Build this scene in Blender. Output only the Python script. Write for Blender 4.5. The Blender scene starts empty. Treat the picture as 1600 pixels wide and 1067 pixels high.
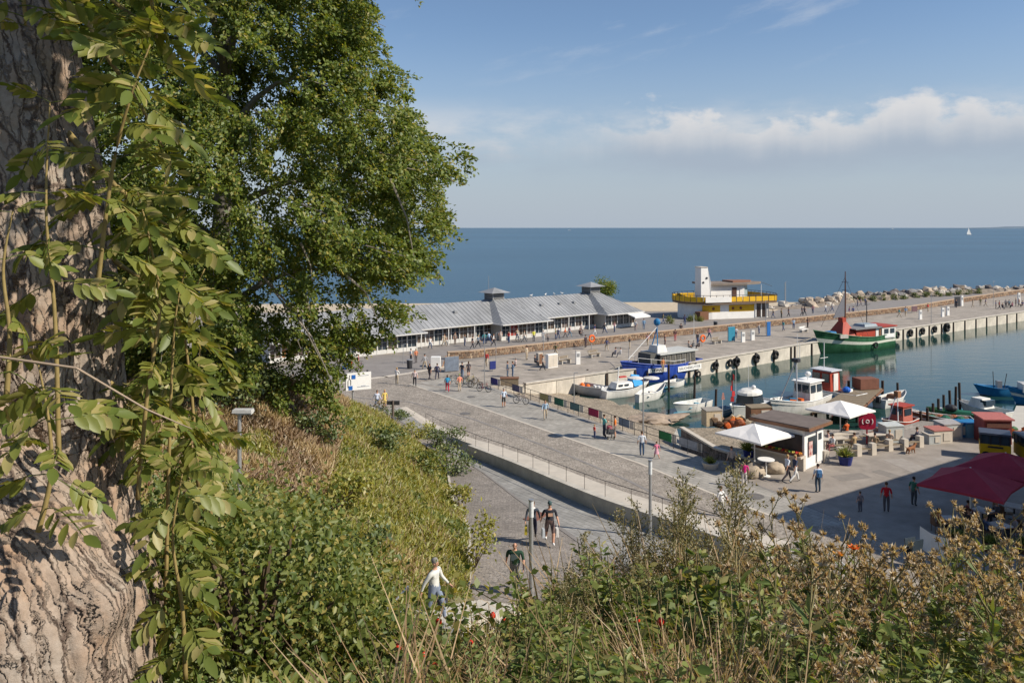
import bpy, bmesh, math, random
import numpy as np
from mathutils import Vector, Matrix, Euler, noise, geometry
random.seed(7); RNG = np.random.default_rng(7)
R = math.radians
SC = bpy.context.scene
COL = SC.collection
# ------------------------------------------------------------------ camera
EYE = 16.5; FP = 1244.4; HX = 800.0; HY = 356.0        # photograph pixels (1600x1067)
cam_d = bpy.data.cameras.new('camera'); cam = bpy.data.objects.new('camera', cam_d); COL.objects.link(cam)
cam.location = (0, 0, EYE); cam.rotation_euler = (R(90), 0, 0)
cam_d.sensor_width = 36; cam_d.lens = 28; cam_d.shift_y = -(533.5 - HY) / 1600
cam_d.clip_start = 0.05; cam_d.clip_end = 120000
SC.camera = cam
# ------------------------------------------------------------------ sun and sky
SUN_EL = R(38); SUN_AZ = R(110)                          # azimuth from +Y towards +X
sun_dir = Vector((math.sin(SUN_AZ)*math.cos(SUN_EL), math.cos(SUN_AZ)*math.cos(SUN_EL), math.sin(SUN_EL)))
sl = bpy.data.lights.new('sun', 'SUN'); sl.energy = 4.4; sl.angle = R(0.53); sl.color = (1, .915, .78)
so = bpy.data.objects.new('sun', sl); COL.objects.link(so)
so.rotation_euler = sun_dir.to_track_quat('Z', 'Y').to_euler(); so.location = (60, -30, 80)
world = bpy.data.worlds.new('World'); SC.world = world; world.use_nodes = True
def build_world():
    nt = world.node_tree; N = nt.nodes; L = nt.links; N.clear()
    out = N.new('ShaderNodeOutputWorld'); bg = N.new('ShaderNodeBackground'); bg.inputs[1].default_value = .086
    sky = N.new('ShaderNodeTexSky'); sky.sky_type = 'NISHITA'; sky.sun_disc = False
    sky.sun_elevation = SUN_EL; sky.sun_rotation = SUN_AZ; sky.altitude = 20; sky.air_density = 1.0; sky.dust_density = .25; sky.ozone_density = 2.2
    tc = N.new('ShaderNodeTexCoord'); sp = N.new('ShaderNodeSeparateXYZ'); L.new(tc.outputs['Generated'], sp.inputs[0])
    def mth(op, a, b=None, c=None, clamp=False):
        n = N.new('ShaderNodeMath'); n.operation = op; n.use_clamp = clamp
        for i, x in enumerate((a, b, c)):
            if x is None: continue
            if isinstance(x, (int, float)): n.inputs[i].default_value = x
            else: L.new(x, n.inputs[i])
        return n.outputs[0]
    def sstep(x, a, b):
        n = N.new('ShaderNodeMapRange'); n.interpolation_type = 'SMOOTHSTEP'
        L.new(x, n.inputs[0]); n.inputs[1].default_value = a; n.inputs[2].default_value = b
        return n.outputs[0]
    def nz(vec, scale, det=6, rough=.55):
        n = N.new('ShaderNodeTexNoise'); n.inputs['Scale'].default_value = scale; n.inputs['Detail'].default_value = det; n.inputs['Roughness'].default_value = rough
        L.new(vec, n.inputs['Vector']); return n.outputs['Fac']
    def comb(x, y, z):
        n = N.new('ShaderNodeCombineXYZ')
        for i, q in enumerate((x, y, z)):
            if isinstance(q, (int, float)): n.inputs[i].default_value = q
            else: L.new(q, n.inputs[i])
        return n.outputs[0]
    x, y, z = sp.outputs
    el = mth('ARCSINE', z); az = mth('ARCTAN2', x, y)
    n1 = nz(comb(mth('MULTIPLY', az, 8.0), mth('MULTIPLY', el, 15.0), 3.1), 1.7, 10, .6)
    nb = nz(comb(mth('MULTIPLY', az, 5.0), mth('MULTIPLY', el, 14.0), 6.4), 1.1, 6, .6)
    tl = nz(comb(mth('MULTIPLY', az, 7.0), 4.2, 0), 1.0, 5, .6)
    # cumulus bank on one side of the sky: flat soft base near 4 degrees, lumpy top near 8, thin veil on the other side
    where = sstep(mth('ADD', mth('SINE', az), mth('MULTIPLY', mth('SUBTRACT', nb, .5), .5)), -.08, .24)
    toph = mth('ADD', mth('ADD', .130, mth('MULTIPLY', mth('SUBTRACT', tl, .5), .10)), mth('MULTIPLY', mth('SUBTRACT', n1, .5), .13))
    topm = sstep(mth('SUBTRACT', toph, el), -.010, .020)
    basem = sstep(mth('ADD', el, mth('MULTIPLY', mth('SUBTRACT', nb, .5), .06)), .044, .088)
    cum = mth('MULTIPLY', mth('MULTIPLY', topm, basem), where, None, True)
    veil = mth('MULTIPLY', mth('MULTIPLY', sstep(nb, .40, .66), mth('MULTIPLY', sstep(el, .05, .10), sstep(el, .17, .10))), .95)
    cum = mth('MULTIPLY', mth('MAXIMUM', cum, veil), .84)
    # thin high cirrus streaks
    n2 = nz(comb(mth('MULTIPLY', az, 2.2), mth('ADD', mth('MULTIPLY', el, 8.0), mth('MULTIPLY', az, -1.6)), 8.3), 2.3, 8, .62)
    cir = mth('MULTIPLY', sstep(n2, .56, .80), mth('MULTIPLY', sstep(el, .13, .24), .42))
    # cloud shade: sunlit tops warm white, bases blue-grey
    lit = sstep(mth('ADD', mth('MULTIPLY', mth('SUBTRACT', el, mth('MULTIPLY', toph, .72)), 14.0), mth('MULTIPLY', n1, 1.0)), .30, 1.05)
    mc = N.new('ShaderNodeMixRGB'); mc.inputs[1].default_value = (3.5, 4.1, 4.95, 1); mc.inputs[2].default_value = (7.0, 6.8, 6.7, 1); L.new(lit, mc.inputs[0])
    # haze near the horizon
    hz = sstep(el, .26, -.02)
    tint = N.new('ShaderNodeMixRGB'); tint.blend_type = 'MULTIPLY'; tint.inputs[0].default_value = 1
    tint.inputs[2].default_value = (.99, 1.02, 1.08, 1); L.new(sky.outputs[0], tint.inputs[1])
    mh = N.new('ShaderNodeMixRGB'); L.new(mth('MULTIPLY', hz, .96), mh.inputs[0]); L.new(tint.outputs[0], mh.inputs[1]); mh.inputs[2].default_value = (3.75, 4.35, 5.15, 1)
    m1 = N.new('ShaderNodeMixRGB'); L.new(cir, m1.inputs[0]); L.new(mh.outputs[0], m1.inputs[1]); m1.inputs[2].default_value = (5.6, 6.0, 6.6, 1)
    m2 = N.new('ShaderNodeMixRGB'); L.new(cum, m2.inputs[0]); L.new(m1.outputs[0], m2.inputs[1]); L.new(mc.outputs[0], m2.inputs[2])
    L.new(m2.outputs[0], bg.inputs[0]); L.new(bg.outputs[0], out.inputs[0])
build_world()
SC.view_settings.view_transform = 'Standard'; SC.view_settings.look = 'None'; SC.view_settings.gamma = 1
SC.view_settings.exposure = 0.36; SC.view_settings.use_curve_mapping = False
SC.render.engine = 'CYCLES'
SC.cycles.max_bounces = 6; SC.cycles.diffuse_bounces = 2; SC.cycles.glossy_bounces = 2; SC.cycles.transmission_bounces = 3; SC.cycles.transparent_max_bounces = 6
SC.cycles.caustics_reflective = False; SC.cycles.caustics_refractive = False
# ------------------------------------------------------------------ helpers
def W(px, py, z=0.0):                                    # pixel on a level surface at height z
    y = FP*(EYE-z)/(py-HY); return Vector(((px-HX)/FP*y, y, z))
def D(px, py, Y):                                        # pixel at distance Y
    return Vector(((px-HX)/FP*Y, Y, EYE-(py-HY)/FP*Y))
MATS = {}
def mat(name, col, rough=.7, var=.18, scale=6.0, bump=0.0, metal=0.0, spec=.3, bscale=None, coords='Object', stretch=None, col2=None):
    if name in MATS: return MATS[name]
    m = bpy.data.materials.new(name); m.use_nodes = True; MATS[name] = m
    nt = m.node_tree; N = nt.nodes; L = nt.links; p = N['Principled BSDF']
    p.inputs['Roughness'].default_value = rough; p.inputs['Metallic'].default_value = metal; p.inputs['Specular IOR Level'].default_value = spec
    tc = N.new('ShaderNodeTexCoord'); src = tc.outputs[coords]
    if stretch:
        mp = N.new('ShaderNodeMapping'); mp.inputs['Scale'].default_value = stretch; L.new(src, mp.inputs[0]); src = mp.outputs[0]
    nz = N.new('ShaderNodeTexNoise'); nz.inputs['Scale'].default_value = scale; nz.inputs['Detail'].default_value = 6; nz.inputs['Roughness'].default_value = .65
    L.new(src, nz.inputs['Vector'])
    rp = N.new('ShaderNodeValToRGB'); L.new(nz.outputs['Fac'], rp.inputs[0])
    c = col; d = col2 or tuple(min(1, x*(1+var)) for x in c)
    rp.color_ramp.elements[0].position = .3; rp.color_ramp.elements[0].color = (*[x*(1-var) for x in c], 1)
    rp.color_ramp.elements[1].position = .72; rp.color_ramp.elements[1].color = (*d, 1)
    L.new(rp.outputs[0], p.inputs['Base Color'])
    if bump:
        b = N.new('ShaderNodeBump'); b.inputs['Strength'].default_value = bump; b.inputs['Distance'].default_value = .05
        n2 = N.new('ShaderNodeTexNoise'); n2.inputs['Scale'].default_value = bscale or scale*3; n2.inputs['Detail'].default_value = 5; L.new(src, n2.inputs['Vector'])
        L.new(n2.outputs['Fac'], b.inputs['Height']); L.new(b.outputs[0], p.inputs['Normal'])
    return m
def cmat(col, rough=.75, var=.12):                       # plain coloured paint or cloth, cached by colour
    return mat('c_%02x%02x%02x_%d' % (int(col[0]*255), int(col[1]*255), int(col[2]*255), int(rough*100)), col, rough, var, 9)
class MB:
    def __init__(s): s.v = []; s.f = []; s.m = []
    def add(s, vs, fs, mi=0):
        o = len(s.v); s.v += [tuple(x) for x in vs]
        for f in fs: s.f.append(tuple(i+o for i in f)); s.m.append(mi)
        return s
    def box(s, c, d, rz=0, mi=0, tx=1, ty=1, rx=0, ry=0):
        a, b, h = d[0]/2, d[1]/2, d[2]/2
        p = [(-a,-b,-h),(a,-b,-h),(a,b,-h),(-a,b,-h),(-a*tx,-b*ty,h),(a*tx,-b*ty,h),(a*tx,b*ty,h),(-a*tx,b*ty,h)]
        M = Matrix.Translation(c) @ Euler((rx, ry, rz)).to_matrix().to_4x4()
        return s.add([M @ Vector(q) for q in p], [(0,3,2,1),(4,5,6,7),(0,1,5,4),(1,2,6,5),(2,3,7,6),(3,0,4,7)], mi)
    def cyl(s, p0, p1, r0, r1=None, n=10, mi=0, cap=True):
        r1 = r0 if r1 is None else r1; p0 = Vector(p0); p1 = Vector(p1); d = (p1-p0)
        if d.length < 1e-6: return s
        q = d.to_track_quat('Z', 'Y'); X = q @ Vector((1,0,0)); Y = q @ Vector((0,1,0))
        vs = []
        for p, r in ((p0, r0), (p1, r1)):
            for k in range(n):
                a = 2*math.pi*k/n; vs.append(p + X*(r*math.cos(a)) + Y*(r*math.sin(a)))
        fs = [(k, (k+1)%n, n+(k+1)%n, n+k) for k in range(n)]
        if cap: fs += [tuple(reversed(range(n))), tuple(range(n, 2*n))]
        return s.add(vs, fs, mi)
    def tube(s, pts, r, n=6, mi=0, closed=False):
        pts = [Vector(p) for p in pts]; m = len(pts); rs = r if isinstance(r, (list, tuple)) else [r]*m
        vs = []; up = Vector((0, 0, 1))
        for i, p in enumerate(pts):
            a = pts[(i-1) % m] if (i or closed) else p; b = pts[(i+1) % m] if (i < m-1 or closed) else p
            t = (b-a).normalized(); u = up if abs(t.z) < .95 else Vector((1, 0, 0))
            X = t.cross(u).normalized(); Y = X.cross(t)
            for k in range(n):
                an = 2*math.pi*k/n; vs.append(p + X*(rs[i]*math.cos(an)) + Y*(rs[i]*math.sin(an)))
        fs = []
        for i in range(m if closed else m-1):
            j = (i+1) % m
            for k in range(n): fs.append((i*n+k, i*n+(k+1)%n, j*n+(k+1)%n, j*n+k))
        if not closed: fs += [tuple(reversed(range(n))), tuple((m-1)*n+k for k in range(n))]
        return s.add(vs, fs, mi)
    def prism(s, poly, z0, z1, mi=0, mtop=None, bottom=False):
        n = len(poly); P = [Vector((p[0], p[1], 0)) for p in poly]
        ar = sum(P[i].x*P[(i+1)%n].y - P[(i+1)%n].x*P[i].y for i in range(n))
        if ar < 0: P.reverse()
        vs = [(p.x, p.y, z0) for p in P] + [(p.x, p.y, z1) for p in P]
        s.add(vs, [(i, (i+1)%n, n+(i+1)%n, n+i) for i in range(n)], mi)
        tr = geometry.tessellate_polygon([P])
        mt = mi if mtop is None else mtop
        s.add([(p.x, p.y, z1) for p in P], [fix(t, P) for t in tr], mt)
        if bottom: s.add([(p.x, p.y, z0) for p in P], [tuple(reversed(fix(t, P))) for t in tr], mi)
        return s
    def sheet(s, poly, z, mi=0):
        P = [Vector((p[0], p[1], 0)) for p in poly]
        tr = geometry.tessellate_polygon([P])
        return s.add([(p.x, p.y, z) for p in P], [fix(t, P) for t in tr], mi)
    def lathe(s, prof, n=16, c=(0,0,0), mi=0, sx=1, sy=1, cap=True):
        vs = []; m = len(prof)
        for r, z in prof:
            for k in range(n):
                a = 2*math.pi*k/n; vs.append((c[0]+r*sx*math.cos(a), c[1]+r*sy*math.sin(a), c[2]+z))
        fs = [(i*n+k, i*n+(k+1)%n, (i+1)*n+(k+1)%n, (i+1)*n+k) for i in range(m-1) for k in range(n)]
        if cap:
            if prof[0][0] > 1e-4: fs.append(tuple(reversed(range(n))))
            if prof[-1][0] > 1e-4: fs.append(tuple((m-1)*n+k for k in range(n)))
        return s.add(vs, fs, mi)
    def ball(s, c, r, sx=1, sy=1, sz=1, n=10, m=7, mi=0):
        return s.lathe([(r*math.sin(math.pi*i/m)+1e-5, -r*sz*math.cos(math.pi*i/m)) for i in range(m+1)], n, c, mi, sx, sy, False)
    def torus(s, c, R0, r, axis=(0,0,1), n=16, k=8, mi=0):
        q = Vector(axis).to_track_quat('Z', 'Y')
        return s.tube([Vector(c) + q @ Vector((R0*math.cos(2*math.pi*i/n), R0*math.sin(2*math.pi*i/n), 0)) for i in range(n)], r, k, mi, True)
    def quad(s, a, b, c, d, mi=0): return s.add([a, b, c, d], [(0,1,2,3)], mi)
    def build(s, name, mats, parent=None, smooth=False, loc=None, rz=0):
        me = bpy.data.meshes.new(name); me.from_pydata(s.v, [], s.f)
        ms = mats if isinstance(mats, (list, tuple)) else [mats]
        for m in ms: me.materials.append(m)
        if len(ms) > 1: me.polygons.foreach_set('material_index', s.m)
        if smooth: me.polygons.foreach_set('use_smooth', [True]*len(s.f))
        me.update()
        o = bpy.data.objects.new(name, me); COL.objects.link(o); o.parent = parent
        if loc is not None: o.location = loc
        o.rotation_euler.z = rz
        return o
def fix(t, P):
    a, b, c = t
    cr = (P[b].x-P[a].x)*(P[c].y-P[a].y) - (P[b].y-P[a].y)*(P[c].x-P[a].x)
    return (a, b, c) if cr > 0 else (a, c, b)
def tag(o, label=None, cat=None, group=None, kind=None):
    if label: o['label'] = label
    if cat: o['category'] = cat
    if group: o['group'] = group
    if kind: o['kind'] = kind
    return o
def thing(name, label, cat, loc=(0,0,0), rz=0, group=None):
    o = bpy.data.objects.new(name, None); COL.objects.link(o); o.location = loc; o.rotation_euler = (0, 0, rz); o.empty_display_size = .2
    return tag(o, label, cat, group)
def struct(o): o['kind'] = 'structure'; return o
def copy_tree(o, parent=None):
    c = o.copy(); COL.objects.link(c); c.parent = parent
    for ch in KIDS(o): copy_tree(ch, c)
    return c
_kids = {}
def KIDS(o): return [x for x in o.children]
def dup(root, loc, rz=0, label=None, scale=None):
    r = copy_tree(root); r.location = loc; r.rotation_euler = (0, 0, rz)
    if label: r['label'] = label
    if scale: r.scale = (scale,)*3
    return r
def np_obj(name, V, F, mats, parent=None, smooth=False):
    V = np.asarray(V, dtype=np.float32); F = np.asarray(F, dtype=np.int32); n, k = F.shape
    me = bpy.data.meshes.new(name); me.vertices.add(len(V)); me.vertices.foreach_set('co', V.ravel())
    me.loops.add(n*k); me.loops.foreach_set('vertex_index', F.ravel())
    me.polygons.add(n); me.polygons.foreach_set('loop_start', np.arange(0, n*k, k, dtype=np.int32)); me.polygons.foreach_set('loop_total', np.full(n, k, dtype=np.int32))
    if smooth: me.polygons.foreach_set('use_smooth', np.ones(n, dtype=bool))
    for m in (mats if isinstance(mats, (list, tuple)) else [mats]): me.materials.append(m)
    me.update(calc_edges=True)
    o = bpy.data.objects.new(name, me); COL.objects.link(o); o.parent = parent
    return o
def text(body, size, m, parent, loc, rot, name='lettering', ext=.004):
    cu = bpy.data.curves.new(name, 'FONT'); cu.body = body; cu.size = size; cu.extrude = ext; cu.align_x = 'CENTER'; cu.align_y = 'CENTER'; cu.resolution_u = 2
    t = bpy.data.objects.new('tmp', cu); COL.objects.link(t)
    me = bpy.data.meshes.new_from_object(t.evaluated_get(bpy.context.evaluated_depsgraph_get())); bpy.data.objects.remove(t)
    me.materials.clear(); me.materials.append(m)
    o = bpy.data.objects.new(name, me); COL.objects.link(o); o.parent = parent; o.location = loc; o.rotation_euler = rot
    return o
# ------------------------------------------------------------------ surface materials
def cobble(name, c1, c2, joint, scale, mortar=.03):
    m = bpy.data.materials.new(name); m.use_nodes = True; nt = m.node_tree; N = nt.nodes; L = nt.links; p = N['Principled BSDF']
    p.inputs['Roughness'].default_value = .85; p.inputs['Specular IOR Level'].default_value = .2
    tc = N.new('ShaderNodeTexCoord'); vo = N.new('ShaderNodeTexVoronoi'); vo.inputs['Scale'].default_value = scale; vo.inputs['Randomness'].default_value = .7
    L.new(tc.outputs['Object'], vo.inputs['Vector'])
    v2 = N.new('ShaderNodeTexVoronoi'); v2.feature = 'DISTANCE_TO_EDGE'; v2.inputs['Scale'].default_value = scale; v2.inputs['Randomness'].default_value = .7; L.new(tc.outputs['Object'], v2.inputs['Vector'])
    rp = N.new('ShaderNodeValToRGB'); sp = N.new('ShaderNodeSeparateColor'); L.new(vo.outputs['Color'], sp.inputs[0]); L.new(sp.outputs[0], rp.inputs[0])
    rp.color_ramp.elements[0].color = (*c1, 1); rp.color_ramp.elements[1].color = (*c2, 1)
    nz = N.new('ShaderNodeTexNoise'); nz.inputs['Scale'].default_value = .35; nz.inputs['Detail'].default_value = 8; nz.inputs['Roughness'].default_value = .7; L.new(tc.outputs['Object'], nz.inputs['Vector'])
    mr = N.new('ShaderNodeMapRange'); L.new(nz.outputs['Fac'], mr.inputs[0]); mr.inputs[1].default_value = .3; mr.inputs[2].default_value = .7; mr.inputs[3].default_value = .70; mr.inputs[4].default_value = 1.18
    mu = N.new('ShaderNodeMixRGB'); mu.blend_type = 'MULTIPLY'; mu.inputs[0].default_value = 1; L.new(rp.outputs[0], mu.inputs[1]); L.new(mr.outputs[0], mu.inputs[2])
    st = N.new('ShaderNodeMath'); st.operation = 'LESS_THAN'; L.new(v2.outputs['Distance'], st.inputs[0]); st.inputs[1].default_value = mortar*1.6
    mj = N.new('ShaderNodeMixRGB'); L.new(st.outputs[0], mj.inputs[0]); L.new(mu.outputs[0], mj.inputs[1]); mj.inputs[2].default_value = (*joint, 1)
    L.new(mj.outputs[0], p.inputs['Base Color'])
    b = N.new('ShaderNodeBump'); b.inputs['Strength'].default_value = .5; b.inputs['Distance'].default_value = .02
    sm = N.new('ShaderNodeMath'); sm.operation = 'MINIMUM'; L.new(v2.outputs['Distance'], sm.inputs[0]); sm.inputs[1].default_value = .15; L.new(sm.outputs[0], b.inputs['Height']); L.new(b.outputs[0], p.inputs['Normal'])
    MATS[name] = m; return m
def slabs(name, c, joint, sx, sy, rot):
    m = bpy.data.materials.new(name); m.use_nodes = True; nt = m.node_tree; N = nt.nodes; L = nt.links; p = N['Principled BSDF']
    p.inputs['Roughness'].default_value = .85; p.inputs['Specular IOR Level'].default_value = .2
    tc = N.new('ShaderNodeTexCoord'); mp = N.new('ShaderNodeMapping'); mp.inputs['Rotation'].default_value = (0, 0, rot); L.new(tc.outputs['Object'], mp.inputs[0])
    br = N.new('ShaderNodeTexBrick'); L.new(mp.outputs[0], br.inputs['Vector']); br.inputs['Scale'].default_value = 1; br.inputs['Brick Width'].default_value = sx; br.inputs['Row Height'].default_value = sy
    br.inputs['Mortar Size'].default_value = .02; br.inputs['Color1'].default_value = (*[x*.88 for x in c], 1); br.inputs['Color2'].default_value = (*[x*1.1 for x in c], 1); br.inputs['Mortar'].default_value = (*joint, 1)
    nz = N.new('ShaderNodeTexNoise'); nz.inputs['Scale'].default_value = .5; nz.inputs['Detail'].default_value = 9; nz.inputs['Roughness'].default_value = .7; L.new(tc.outputs['Object'], nz.inputs['Vector'])
    mr = N.new('ShaderNodeMapRange'); L.new(nz.outputs['Fac'], mr.inputs[0]); mr.inputs[1].default_value = .3; mr.inputs[2].default_value = .7; mr.inputs[3].default_value = .72; mr.inputs[4].default_value = 1.16
    mu = N.new('ShaderNodeMixRGB'); mu.blend_type = 'MULTIPLY'; mu.inputs[0].default_value = 1; L.new(br.outputs['Color'], mu.inputs[1]); L.new(mr.outputs[0], mu.inputs[2]); L.new(mu.outputs[0], p.inputs['Base Color'])
    MATS[name] = m; return m
def water(name, deep, rough, s1, s2, st, chop=1.0, spec=.5):
    m = bpy.data.materials.new(name); m.use_nodes = True; nt = m.node_tree; N = nt.nodes; L = nt.links; p = N['Principled BSDF']
    p.inputs['Roughness'].default_value = rough; p.inputs['IOR'].default_value = 1.333; p.inputs['Specular IOR Level'].default_value = spec
    tc = N.new('ShaderNodeTexCoord')
    def nz(sc, stretch, det=4):
        mp = N.new('ShaderNodeMapping'); mp.inputs['Scale'].default_value = stretch; mp.inputs['Rotation'].default_value = (0, 0, .35); L.new(tc.outputs['Object'], mp.inputs[0])
        n = N.new('ShaderNodeTexNoise'); n.inputs['Scale'].default_value = sc; n.inputs['Detail'].default_value = det; n.inputs['Roughness'].default_value = .6; L.new(mp.outputs[0], n.inputs['Vector']); return n
    a = nz(s1, (.45, 1, 1)); b_ = nz(s2, (.6, 1, 1), 6); big = nz(.0035, (.25, 1, 1), 6)
    ad = N.new('ShaderNodeMath'); ad.operation = 'MULTIPLY_ADD'; L.new(b_.outputs['Fac'], ad.inputs[0]); ad.inputs[1].default_value = chop; L.new(a.outputs['Fac'], ad.inputs[2])
    bm = N.new('ShaderNodeBump'); bm.inputs['Strength'].default_value = st; bm.inputs['Distance'].default_value = .35; L.new(ad.outputs[0], bm.inputs['Height']); L.new(bm.outputs[0], p.inputs['Normal'])
    rp = N.new('ShaderNodeValToRGB'); L.new(big.outputs['Fac'], rp.inputs[0]); rp.color_ramp.elements[0].position = .35; rp.color_ramp.elements[1].position = .68
    rp.color_ramp.elements[0].color = (*[x*.82 for x in deep], 1); rp.color_ramp.elements[1].color = (*[x*1.2 for x in deep], 1); L.new(rp.outputs[0], p.inputs['Base Color'])
    MATS[name] = m; return m
M_cob = cobble('cobbles', (.29, .25, .21), (.42, .37, .315), (.19, .17, .145), 5.0)
M_slipcob = cobble('slip_cobbles', (.29, .235, .17), (.44, .365, .275), (.16, .14, .11), 3.6)
M_darkcob = cobble('rubble_stone', (.14, .12, .11), (.24, .20, .18), (.07, .06, .05), 2.6)
M_slab = slabs('grey_slabs', (.37, .345, .305), (.24, .23, .21), .62, .4, .95)
M_slab2 = slabs('path_slabs', (.33, .32, .30), (.22, .21, .195), .5, .32, 1.0)
M_asph = mat('asphalt_warm', (.30, .262, .225), .9, .2, .8, .2, bscale=30)
M_asph2 = mat('street_asphalt', (.25, .23, .215), .9, .14, .6, .2, bscale=30)
M_quay = slabs('quay_paving', (.37, .325, .275), (.25, .22, .19), 1.2, .8, .62)
M_conc = mat('concrete', (.52, .48, .415), .85, .2, 1.1, .25, bscale=12)
M_concd = mat('concrete_worn', (.55, .50, .42), .88, .3, .9, .35, bscale=8, stretch=(1, 1, .6))
M_pale = mat('pale_stone', (.56, .50, .42), .85, .12, 1.5, .1)
M_sand = mat('sand', (.52, .43, .31), .95, .15, .8, .3, bscale=20)
M_dirt = mat('dirt', (.17, .135, .085), .95, .35, 1.5, .6, bscale=9, col2=(.20, .19, .09))
M_sea = water('sea_water', (.050, .116, .178), .32, .32, 1.6, .6, .6, .22)
M_harb = water('harbour_water', (.018, .058, .050), .05, .75, 2.6, .06, .3)
M_steel = mat('galvanised_steel', (.42, .42, .42), .45, .1, 8, metal=.6)
M_dark = mat('dark_metal', (.045, .045, .05), .5, .2, 8)
M_black = mat('black_rubber', (.02, .02, .022), .8, .3, 10)
M_white = mat('white_paint', (.80, .79, .76), .6, .06, 2)
M_glass = mat('window_glass', (.03, .045, .06), .08, .3, 1.5, spec=.7)
M_wood = mat('weathered_wood', (.24, .19, .13), .85, .3, 3, .3, stretch=(1, 6, 6))
M_brown = mat('brown_wood', (.16, .075, .04), .75, .25, 3, .2, stretch=(1, 6, 6))
M_rust = mat('tarred_pile', (.055, .04, .032), .9, .4, 4, .3)
# ------------------------------------------------------------------ sea, harbour, land
WZ = -1.75
def ring_sheet():
    mb = MB(); rs = [0, 60, 120, 240, 500, 1200, 4000, 12000, 40000, 90000]; n = 96; vs = []; fs = []
    c = (60, 120)
    for r in rs:
        for k in range(n): vs.append((c[0]+r*math.cos(2*math.pi*k/n), c[1]+r*math.sin(2*math.pi*k/n), 0))
    for i in range(len(rs)-1):
        for k in range(n): fs.append((i*n+k, (i+1)*n+k, (i+1)*n+(k+1)%n, i*n+(k+1)%n))
    return mb.add(vs, fs)
struct(ring_sheet().build('sea', M_sea, loc=(0, 0, WZ-.012)))
def P2(l, z=0): return [W(x, y, z).xy for x, y in l]
QUAY = P2([(800, 602), (820, 600), (946, 582), (1085, 566), (1240, 540), (1388, 517), (1600, 487)]) + [Vector((300, 300))]
NEAR = P2([(1567, 684), (1530, 668), (1440, 657), (1400, 668), (1340, 672), (1200, 668), (1065, 669)])
Kw = P2([(1120, 702), (1190, 724)]); R1 = W(1110, 718).xy; R0 = W(766, 603).xy
SHORE = [Vector((340, 340)), Vector((200, 258)), Vector((136, 214)), W(1240, 480).xy, W(1005, 475).xy, Vector((-20, 164)), Vector((-60, 160)), Vector((-400, 150))]
LAND = [Vector((-400, 24)), Vector((220, 24)), Vector((220, 61))] + NEAR + Kw + [R1, R0] + QUAY + SHORE
mb = MB(); mb.prism(LAND, -4.0, 0.0, 0, 1); struct(mb.build('plaza', [M_concd, M_cob]))
HARB = [Vector(p) for p in ((-6, 85), (-6, 50), (10, 40), (70, 40), (330, 200), (330, 312))]
HARB = [R0 + Vector((-1, 1)), R1 + Vector((-4, -4)), Kw[1] + Vector((0, -3)), Vector((45, 45)), Vector((330, 150)), Vector((330, 315)), Vector((300, 302))] + list(reversed(QUAY[:-1]))
mb = MB(); HB2 = [p.copy() for p in HARB]; mb.sheet(HB2, WZ); struct(mb.build('harbour_water', M_harb))
# paved zones, each a sheet 4 mm above the one below
QB = P2([(740, 563), (980, 535), (1260, 506), (1420, 488), (1487, 476), (1560, 465)])
mb = MB(); mb.sheet([QUAY[0], *QUAY[1:], Vector((300, 290)), *reversed(QB), W(700, 572).xy, W(745, 596).xy], .004); struct(mb.build('quay_promenade', M_quay))
mb = MB(); mb.sheet([*QB, Vector((200, 245)), *SHORE[2:7], W(560, 520).xy, W(600, 552).xy, W(690, 556).xy], .004); struct(mb.build('terrace_pavement', M_asph2))
slab_near = P2([(640, 600), (700, 620), (760, 640), (880, 682), (1000, 724), (1130, 778), (1250, 822)]); slab_far = P2([(1330, 820), (1244, 780), (1170, 752), (1120, 728), (1106, 720), (940, 662.5), (767, 605), (700, 590)])
mb = MB(); mb.sheet(slab_near + slab_far, .004); struct(mb.build('walkway', M_slab))
mb = MB(); mb.sheet([*P2([(1170, 752), (1125, 732), (1190, 725), (1250, 700)]), *P2([(1330, 680), (1400, 676), (1440, 668), (1530, 676), (1560, 688)]), Vector((90, 58)), Vector((90, 30)), *P2([(1500, 900), (1330, 820), (1244, 780)])], .008); struct(mb.build('asphalt_yard', M_asph))
mb = MB(); mb.sheet(P2([(200, 640), (440, 572), (560, 552), (690, 557), (735, 566), (650, 582), (540, 598), (400, 640)]), .008); struct(mb.build('street', M_asph2))
def strip(pts, w, z, name, m):
    mb = MB()
    for a, b in zip(pts, pts[1:]):
        d = (b-a).normalized(); n = Vector((-d.y, d.x))*w/2
        mb.quad((a.x-n.x, a.y-n.y, z), (b.x-n.x, b.y-n.y, z), (b.x+n.x, b.y+n.y, z), (a.x+n.x, a.y+n.y, z))
    return struct(mb.build(name, m))
for i_, (x_, y_, w_, d_, a_) in enumerate(((1330, 745, 2.4, 1.1, .3), (1420, 728, 1.6, 3.4, .2), (1275, 752, 1.2, .8, 1.0), (1490, 716, 3.0, .9, .25), (1390, 742, .9, 2.2, .5))):
    p_ = W(x_, y_); mb = MB(); mb.box((0, 0, 0), (w_, d_, .004)); struct(mb.build('asphalt_patch', mat('patch_%d' % (i_ % 2), ((.235, .21, .185), (.33, .295, .26))[i_ % 2], .9, .15, 2), loc=(p_.x, p_.y, .0115), rz=a_))
strip(P2([(520, 600), (640, 583), (735, 566)]), .8, .012, 'pavement_edge', M_pale)
strip(P2([(540, 590), (600, 588), (720, 612)]), .3, .012, 'gutter', M_asph)
strip(slab_near, .22, .012, 'kerb_line', M_pale)
strip(P2([(1106, 720), (1170, 752), (1330, 820)]), .16, .012, 'drain_line', M_asph2)
strip(P2([(520, 618), (640, 628), (740, 655), (860, 700), (980, 750), (1080, 800)]), .25, .012, 'drain_gutter', M_asph2)
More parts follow.
